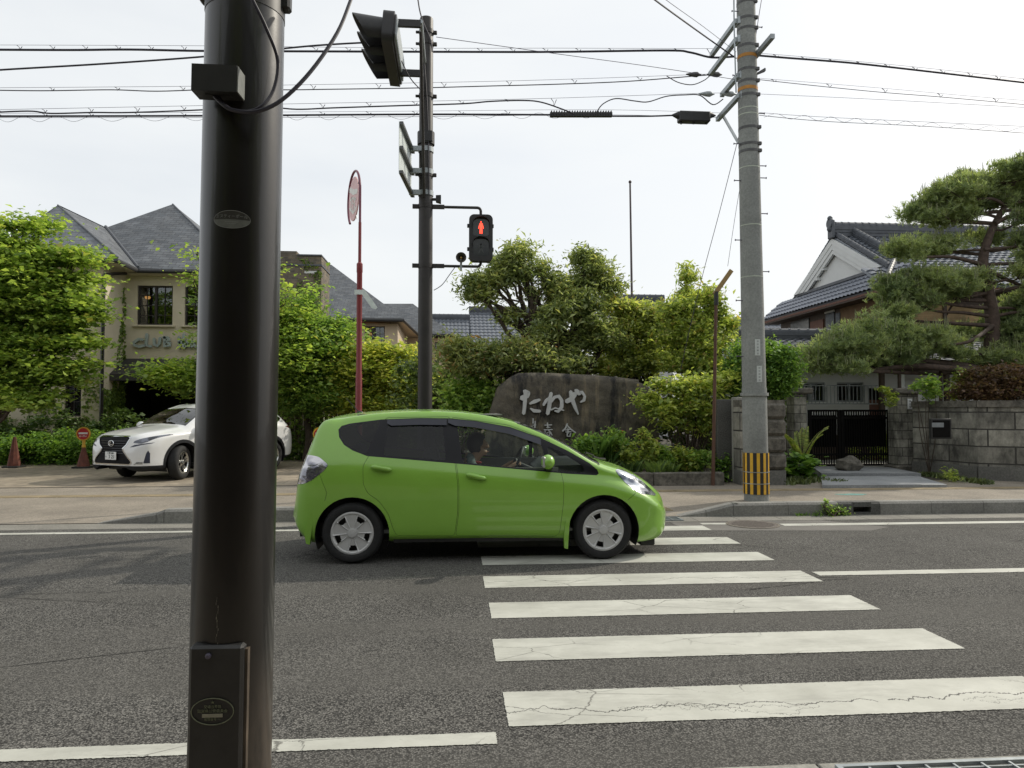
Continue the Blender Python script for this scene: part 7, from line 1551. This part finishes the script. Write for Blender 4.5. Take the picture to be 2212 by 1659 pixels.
def blades(name, label, cat, P, n, hmin, hmax, mat, seed, lean=.4, w=.012, kind=None, group=None):
    r = np.random.default_rng(seed); P = np.array([P[i] for i in r.integers(0, len(P), n)]) + r.normal(size=(n, 3))*np.array([.06, .05, 0]); H = hmin + (hmax-hmin)*r.random(n); a = r.random(n)*math.tau
    d = np.stack([np.cos(a), np.sin(a), np.zeros(n)], 1); T = d*(H*lean*r.random(n))[:, None]; T[:, 2] = H; s = np.stack([-d[:, 1], d[:, 0], 0*a], 1)*(w*(.6+.8*r.random(n)))[:, None]
    V = np.stack([P - s, P + s, P + T*.62*np.array([.6, .6, 1.1]) + s*.8, P + T], 1).reshape(-1, 3)
    o = quadmesh(name, V, mat, None, kind); o.location = (0, 0, 0)
    if label: tag(o, label, cat, group)
    return o
bed = [(-.2 + .11*i + rr.uniform(-.05, .05), 14.35 + rr.random()*1.2, .14) for i in range(48)]
blades('ground_cover', 'dark leafy ground cover filling the planting bed', 'ground cover', bed, 3800, .12, .38, leafmat('bed_grass', (.03, .06, .012), (.09, .15, .025), None, .4), 41, .8, .02, 'stuff')
blades('grass_tuft', 'tall strappy grass clump in front of the monument stone above the bonnet', 'grass', [tuple(UC(x, 1440, 14.8)) for x in (930, 980, 1030)], 170, .4, .75, M_grassm, 42, .7, .016)
mb = MB()
for x, y in ((1003, 1240), (1040, 1232), (1046, 1240), (1075, 1232), (1068, 1240), (1080, 1226), (1035, 1226), (1010, 1232)): mb.ball(UC(x, y, 14.75), .028, 6, sq=(1, 1, .6))
tag(mb.obj('red_flowers', plain('red_flower', (.5, .06, .03), .6)), 'cluster of small red flowers in front of the monument stone', 'flowers')
# by the gate
def fern(name, label, base, n, L, mat, seed, wl=.05, group=None):
    t = thing(name, label, 'plant', tuple(base)); rr = random.Random(seed); mb = MB(); V = []
    for i in range(n):
        a = rr.random()*math.tau; l = L*rr.uniform(.6, 1.1); pts = [Vector(base) + Vector((math.cos(a)*l*.55*s, math.sin(a)*l*.35*s, l*(1.25*s - .55*s*s) )) for s in (0, .2, .4, .6, .8, 1)]; mb.tube(pts, [.008, .007, .006, .005, .004, .002], 4)
        for k in range(26):
            s = .15 + .85*k/26; j = min(int(s*5), 4); p = pts[j].lerp(pts[j+1], s*5-j); tdir = (pts[j+1]-pts[j]).normalized(); sd = tdir.cross(Vector((0, 0, 1))).normalized()
            for g in (-1, 1): q = p + sd*g*wl*4*(1.1-s) - Vector((0, 0, .02)); w_ = tdir*wl*.35; V += [tuple(p), tuple((p+q)/2 + w_), tuple(q), tuple((p+q)/2 - w_)]
    mb.obj('stalks', M_bark, t); quadmesh('fronds', np.array(V), mat, t); return t
fern('fern', 'feathery light green fern growing before the left gate pillar', G(*KR(500, 1500), .02) + Vector((0, .5, .3)), 16, 1.15, M_light, 51, .045)
fern('fern', 'darker small fern at the foot of the left gate pillar', G(*KR(440, 1500), .02) + Vector((0, .5, 0)), 10, .6, M_green, 52, .04)
b0 = G(*KR(480, 1515), .0); mass('broadleaf_plant', 'low plant with big round leaves beside the entrance slab', 'plant', [(b0.x, b0.y + .3, .22, .38, .25, .22), (b0.x - .3, b0.y + .35, .3, .3, .25, .26), (b0.x + .2, b0.y + .3, .16, .25, .2, .14)], 330, .17, M_bush, 53, clump=.2, per=16, aspect=.9, up=.8)
for (x0, y0, x1, y1), lb, sd in (((375, 1538, 500, 1505), 'dark mossy ground cover left of the entrance slab', 54), ((1020, 1492, 1300, 1535), 'dark mossy ground cover in front of the letter box wall', 55)):
    a, b = G(*KR(x0, y0)), G(*KR(x1, y1)); P = [(a.x + (b.x-a.x)*rr.random(), a.y + (b.y-a.y)*rr.random(), .01) for _ in range(80)]; blades('ground_cover', lb, 'ground cover', P, 900, .04, .12, leafmat('moss_blade', (.025, .04, .01), (.06, .09, .02), None, .2) if 'moss_blade' not in MATS else MATS['moss_blade'], sd, .9, .02, 'stuff')
c = G(*KR(1150, 1525)); mass('weed', 'small yellow green weed at the foot of the stone wall under the letter box', 'plant', [(c.x, c.y+.1, .12, .25, .15, .1)], 160, .06, M_light, 56, clump=.1, per=14)
c = Vector((5.35, 10.0, 0)); mass('weed', 'bright green weed tuft growing out of the gutter at the kerb', 'plant', [(c.x, c.y, .05, .16, .05, .05), (c.x+.08, c.y, .07, .1, .04, .06), (c.x-.02, c.y+.02, .13, .06, .035, .10), (c.x+.2, c.y, .04, .08, .03, .035)], 800, .030, M_green, 57, clump=.06, per=24, stems=8)
blades('weed', 'thin grass strip along the kerb left of the green tuft', 'plant', [(4.85 + .04*i, 10.03, 0) for i in range(10)], 120, .02, .06, M_grassm, 58, .8, .008)
mass('pillar_creeper', 'yellow green creeper hanging on the right gate pillar', 'plant', [BR(840, 1110, 60, 50, 16.2, .1), BR(860, 1140, 40, 60, 16.2, .1), BR(820, 1090, 60, 30, 16.2, .1)], 420, .075, M_light, 59, clump=.1, per=20)
mass('leafy_sprig', 'light green sprig rising behind the wall just right of the gate pillar', 'plant', [BR(1040, 1070, 90, 60, 15.6, .2), BR(1060, 1110, 60, 70, 15.6, .2), BR(985, 1085, 60, 30, 15.6, .15)], 800, .08, M_green, 60, clump=.14, per=24, stems=5)
mass('hedge', 'dense dark hedge added to darken the gaps behind the planting bed shrubs', 'hedge', [(-1.2 + i*.62, 18.9, 1.45, .6, .5, 1.5 + .2*math.sin(i*2.1)) for i in range(17)], 30000, .12, leafmat('dark_filler_leaf', (.025, .045, .012), (.075, .12, .025), None, .35), 64, .25)  # hedge added so the gaps between the shrubs come out dark
mass('hedge', 'clipped yellow green hedge seen through the gate bars', 'hedge', [(U(1850, 0, 19).x + i*.35, 18.9, .55, .4, .3, .4) for i in range(6)], 6000, .06, M_light, 61, .14)
mass('red_shrub', 'dark reddish maple shrub above the stone wall at the right edge', 'shrub', [BR(1330, 1040, 260, 90, 16.4), BR(1250, 1100, 180, 80, 16.2), BR(1420, 1100, 200, 100, 16.3), BR(1400, 1020, 160, 70, 16.6), BR(1480, 1060, 160, 120, 16.5)], 12000, .07, M_redleaf, 62, clump=.26, flat=.4, per=60, stems=12, aspect=.7)
mass('shrub', 'yellow green bush behind the wall left of the reddish shrub', 'shrub', [BR(1215, 1060, 120, 80, 16.9), BR(1180, 1110, 90, 50, 16.7)], 2600, .075, M_light, 63, clump=.2, per=40)
# ---- old pine
YP = 18.2
t = thing('pine_tree', 'old trained pine with red trunk and flat needle pads spreading over the gate', 'tree', gb(UR(1310, 1300, YP)))
pads = [(1000, 300, 130, 62), (1060, 245, 170, 90), (1170, 190, 220, 100), (1290, 140, 230, 95), (1420, 105, 200, 100), (1500, 120, 200, 150), (1170, 275, 230, 60), (1310, 240, 200, 60), (1440, 200, 160, 70), (900, 455, 160, 80), (1010, 450, 200, 80), (1110, 430, 150, 55), (1280, 400, 160, 45),
  (880, 640, 140, 90), (990, 605, 210, 80), (1130, 590, 230, 80), (1260, 585, 140, 60), (890, 745, 130, 60), (1000, 700, 120, 40), (500, 960, 130, 85), (580, 920, 190, 110), (700, 885, 230, 120), (840, 865, 260, 130), (980, 875, 240, 120), (1110, 915, 180, 100), (640, 990, 240, 55), (840, 960, 300, 60),
  (1380, 745, 170, 85), (1450, 840, 200, 120), (1400, 930, 220, 100), (1290, 960, 180, 60), (1460, 420, 120, 50), (1470, 560, 100, 60), (1500, 700, 120, 90), (1150, 830, 140, 50), (1480, 300, 130, 50), (1120, 300, 200, 60), (1240, 190, 200, 80), (1380, 180, 200, 90), (1560, 260, 220, 100), (1600, 480, 240, 110), (1620, 700, 260, 120), (1640, 160, 260, 130), (1700, 600, 260, 130), (1580, 860, 240, 120), (950, 660, 180, 80), (1060, 640, 200, 70), (1190, 640, 160, 60), (1390, 820, 200, 80)]
PB = [BR(x, y, w*1.12, h*1.45, YP + (.5*math.sin(x*.7+y)) - (1.2 if y > 820 and x < 1150 else 0)) for x, y, w, h in pads]
tr = smooth([Vector(gb(UR(1310, 1300, YP))), UR(1315, 1000, YP), UR(1330, 800, YP), UR(1310, 650, YP), UR(1285, 520, YP), UR(1300, 430, YP), UR(1340, 330, YP), UR(1400, 230, YP)], 4)
mb = MB(); mb.tube(tr, [.22 - .16*i/len(tr) for i in range(len(tr))], 12)
rr = random.Random(5)
for (x, y, w, h), b in zip(pads, PB):
    c = Vector(b[:3]); s = min(tr, key=lambda p: abs(p.z - (c.z - .15 - .12*abs(p.x-c.x)*.3)) + (0 if p.z > 2.2 else 5)); m1 = s.lerp(c, .4) + Vector((0, rr.uniform(-.2, .2), rr.uniform(-.12, .05))); m2 = s.lerp(c, .75) + Vector((0, rr.uniform(-.15, .15), -.10)); e = c - Vector((0, 0, b[5]*.4))
    q = smooth([s, m1, m2, e], 4); L_ = (s-c).length; mb.tube(q, [(.035 + .010*L_)*(1-.75*i/len(q)) for i in range(len(q))], 7)
    for _ in range(7): e2 = c + Vector((rr.uniform(-.85, .85)*b[3], rr.uniform(-.8, .8)*b[4], rr.uniform(-.2, .35)*b[5])); q = smooth([m2.lerp(e, .5), m2.lerp(e2, .6) + Vector((0, 0, -.05)), e2], 3); mb.tube(q, [.02, .018, .016, .013, .011, .009, .006], 5)
for pth, r_ in (([(1310, 1010), (1150, 1000), (980, 985), (900, 990), (760, 1005), (620, 990), (520, 985)], .095), ([(1330, 800), (1230, 870), (1120, 890)], .06), ([(1300, 650), (1220, 670), (1150, 700), (1120, 750)], .05), ([(1300, 540), (1400, 590), (1480, 620)], .07), ([(1340, 330), (1400, 300), (1490, 270)], .07), ([(1290, 450), (1400, 440), (1490, 430)], .05)):
    q = smooth([UR(a, b, YP - (1.1 if b > 860 and a < 1250 else .1)) for a, b in pth], 4); mb.tube(q, [r_*(1-.65*i/len(q)) for i in range(len(q))], 9)
mb.obj('trunk', M_pinebark, t, 60)
def needles(blobs, n, L, w, seed):
    r = np.random.default_rng(seed); C = crown_pts(blobs, n, seed, .26, .45, 34, .25); k = len(C); m = 12
    ax_ = r.normal(size=(k, 1, 3))*np.array([.55, .55, .25]) + np.array([0, 0, .55]); d = ax_ + r.normal(size=(k, m, 3))*.42; d /= np.linalg.norm(d, axis=2)[:, :, None]
    l = L*(.55 + .7*r.random((k, m, 1))); P0 = C[:, None, :] + d*.01; P1 = P0 + d*l; s = np.cross(d, r.normal(size=(k, m, 3))); s /= np.linalg.norm(s, axis=2)[:, :, None] + 1e-9; s *= w
    return np.stack([P0 - s*.5, P0 + s*.5, P1 + s*.35, P1 - s*.35], 2).reshape(-1, 3)
for b in list(PB):
    for _ in range(3): a = rr.random()*math.tau; PB.append((b[0] + math.cos(a)*b[3]*.85, b[1] + math.sin(a)*b[4]*.8, b[2] + rr.uniform(-.35, .45)*b[5]*1.6, b[3]*rr.uniform(.25, .5), b[4]*rr.uniform(.3, .5), b[5]*rr.uniform(.4, .9)))
quadmesh('needles', needles(PB, 34000, .13, .014, 5), M_pine, t)
mb = MB()                                              # spring candles standing up on the pads
for b in PB:
    for _ in range(int(9 + 10*b[3])):
        a = rr.random()*math.tau; q = rr.random()**.5; p = Vector((b[0] + q*math.cos(a)*b[3], b[1] + q*math.sin(a)*b[4], b[2] + b[5]*((1-q*q)**.5*.8))); h = rr.uniform(.12, .30); mb.tube([p, p + Vector((rr.uniform(-.02, .02), 0, h*.6)), p + Vector((rr.uniform(-.03, .03), 0, h))], [.012, .010, .003], 4)
mb.obj('candles', plain('pine_candle', (.20, .22, .11), .8), t)
for x in (900, 1090): a, b = UR(x, 1300, 17.2), UR(x, 1005, 17.2); a.z = 0; mb = MB(); mb.tube([a, b], .045, 8); tag(mb.obj('support_post', M_wood), 'wooden prop under the low pine branch ' + ('left of the white wall patch' if x == 900 else 'behind the wall right of the gate pillar'), 'post', 'props under the pine branch')
mb = MB(); a, b = UR(915, 1090, 17.9), UR(1000, 1025, 17.9); mb.box(((a.x+b.x)/2, 17.9, (a.z+b.z)/2 - .5), (b.x-a.x, .2, b.z-a.z + 1.0), bev=.01); tag(mb.obj('garden_screen', M_white), 'short white plaster screen wall behind the right gate pillar', 'wall')
# ---------------------------------------------------------------- building and trees added behind the camera to darken reflections and near sides
t = thing('unseen_building', 'unseen dark timber building added behind the camera to darken reflections and near sides', 'building', (0, -6, 0))
mb = MB(); hs = [(-26 + i*4.2, -23.4 + i*4.2, .9, 2.5) for i in range(12)]
mb2 = MB(); wallx(mb2, -30, 30, 0, 6.4, 5.6, hs, .2); mb.add([(x, -y, z) for x, y, z in mb2.v], mb2.f); mb.obj('wall', M_wood, t)
mb = MB(); [mb.box(((h[0]+h[1])/2, -5.78, 1.7), (2.6, .02, 1.6)) for h in hs]; mb.obj('unseen_window', plain('dim_window', (.05, .05, .05), .15), t)
mb = MB(); mb.box((0, -5.0, 3.05), (60, 1.5, .08), M=Matrix.Rotation(R(-14), 3, 'X')); mb.box((0, -5.3, 6.5), (62, 2.4, .12), M=Matrix.Rotation(R(-14), 3, 'X')); mb.box((0, -9, 7.4), (62, 6, .14)); mb.obj('eaves', M_tile2, t)
mb = MB(); mb.box((0, -8.5, 3.2), (60, 5.4, 6.4)); mb.obj('room_block', M_room, t)

for i, (x, y, h, w) in enumerate(((-9, -3.4, 7.5, 3.2), (-2.5, -3.8, 8.5, 3.6), (5.5, -3.2, 7.0, 3.0), (12, -3.8, 8.2, 3.8), (-17, -3.6, 8, 3.8))):  # unseen trees, added to darken what the car glass and pole reflect
    bl = [(x + random.uniform(-1, 1)*w*.4, y - .3, h*(.45 + .13*k), w*.5, 1.2, h*.12) for k in range(5)]
    tree('unseen_tree', ['round unseen tree added to darken reflections, leftmost but one', 'tallest unseen tree added to darken reflections, near the middle', 'shortest unseen tree added to darken reflections', 'wide unseen tree added to darken reflections, at the right end', 'unseen tree added to darken reflections, at the far left end'][i], 'tree', (x, y, 0), (x, y, h*.5), .12, bl, 5000, .22, M_ever, 70 + i, group='unseen trees added for reflections')
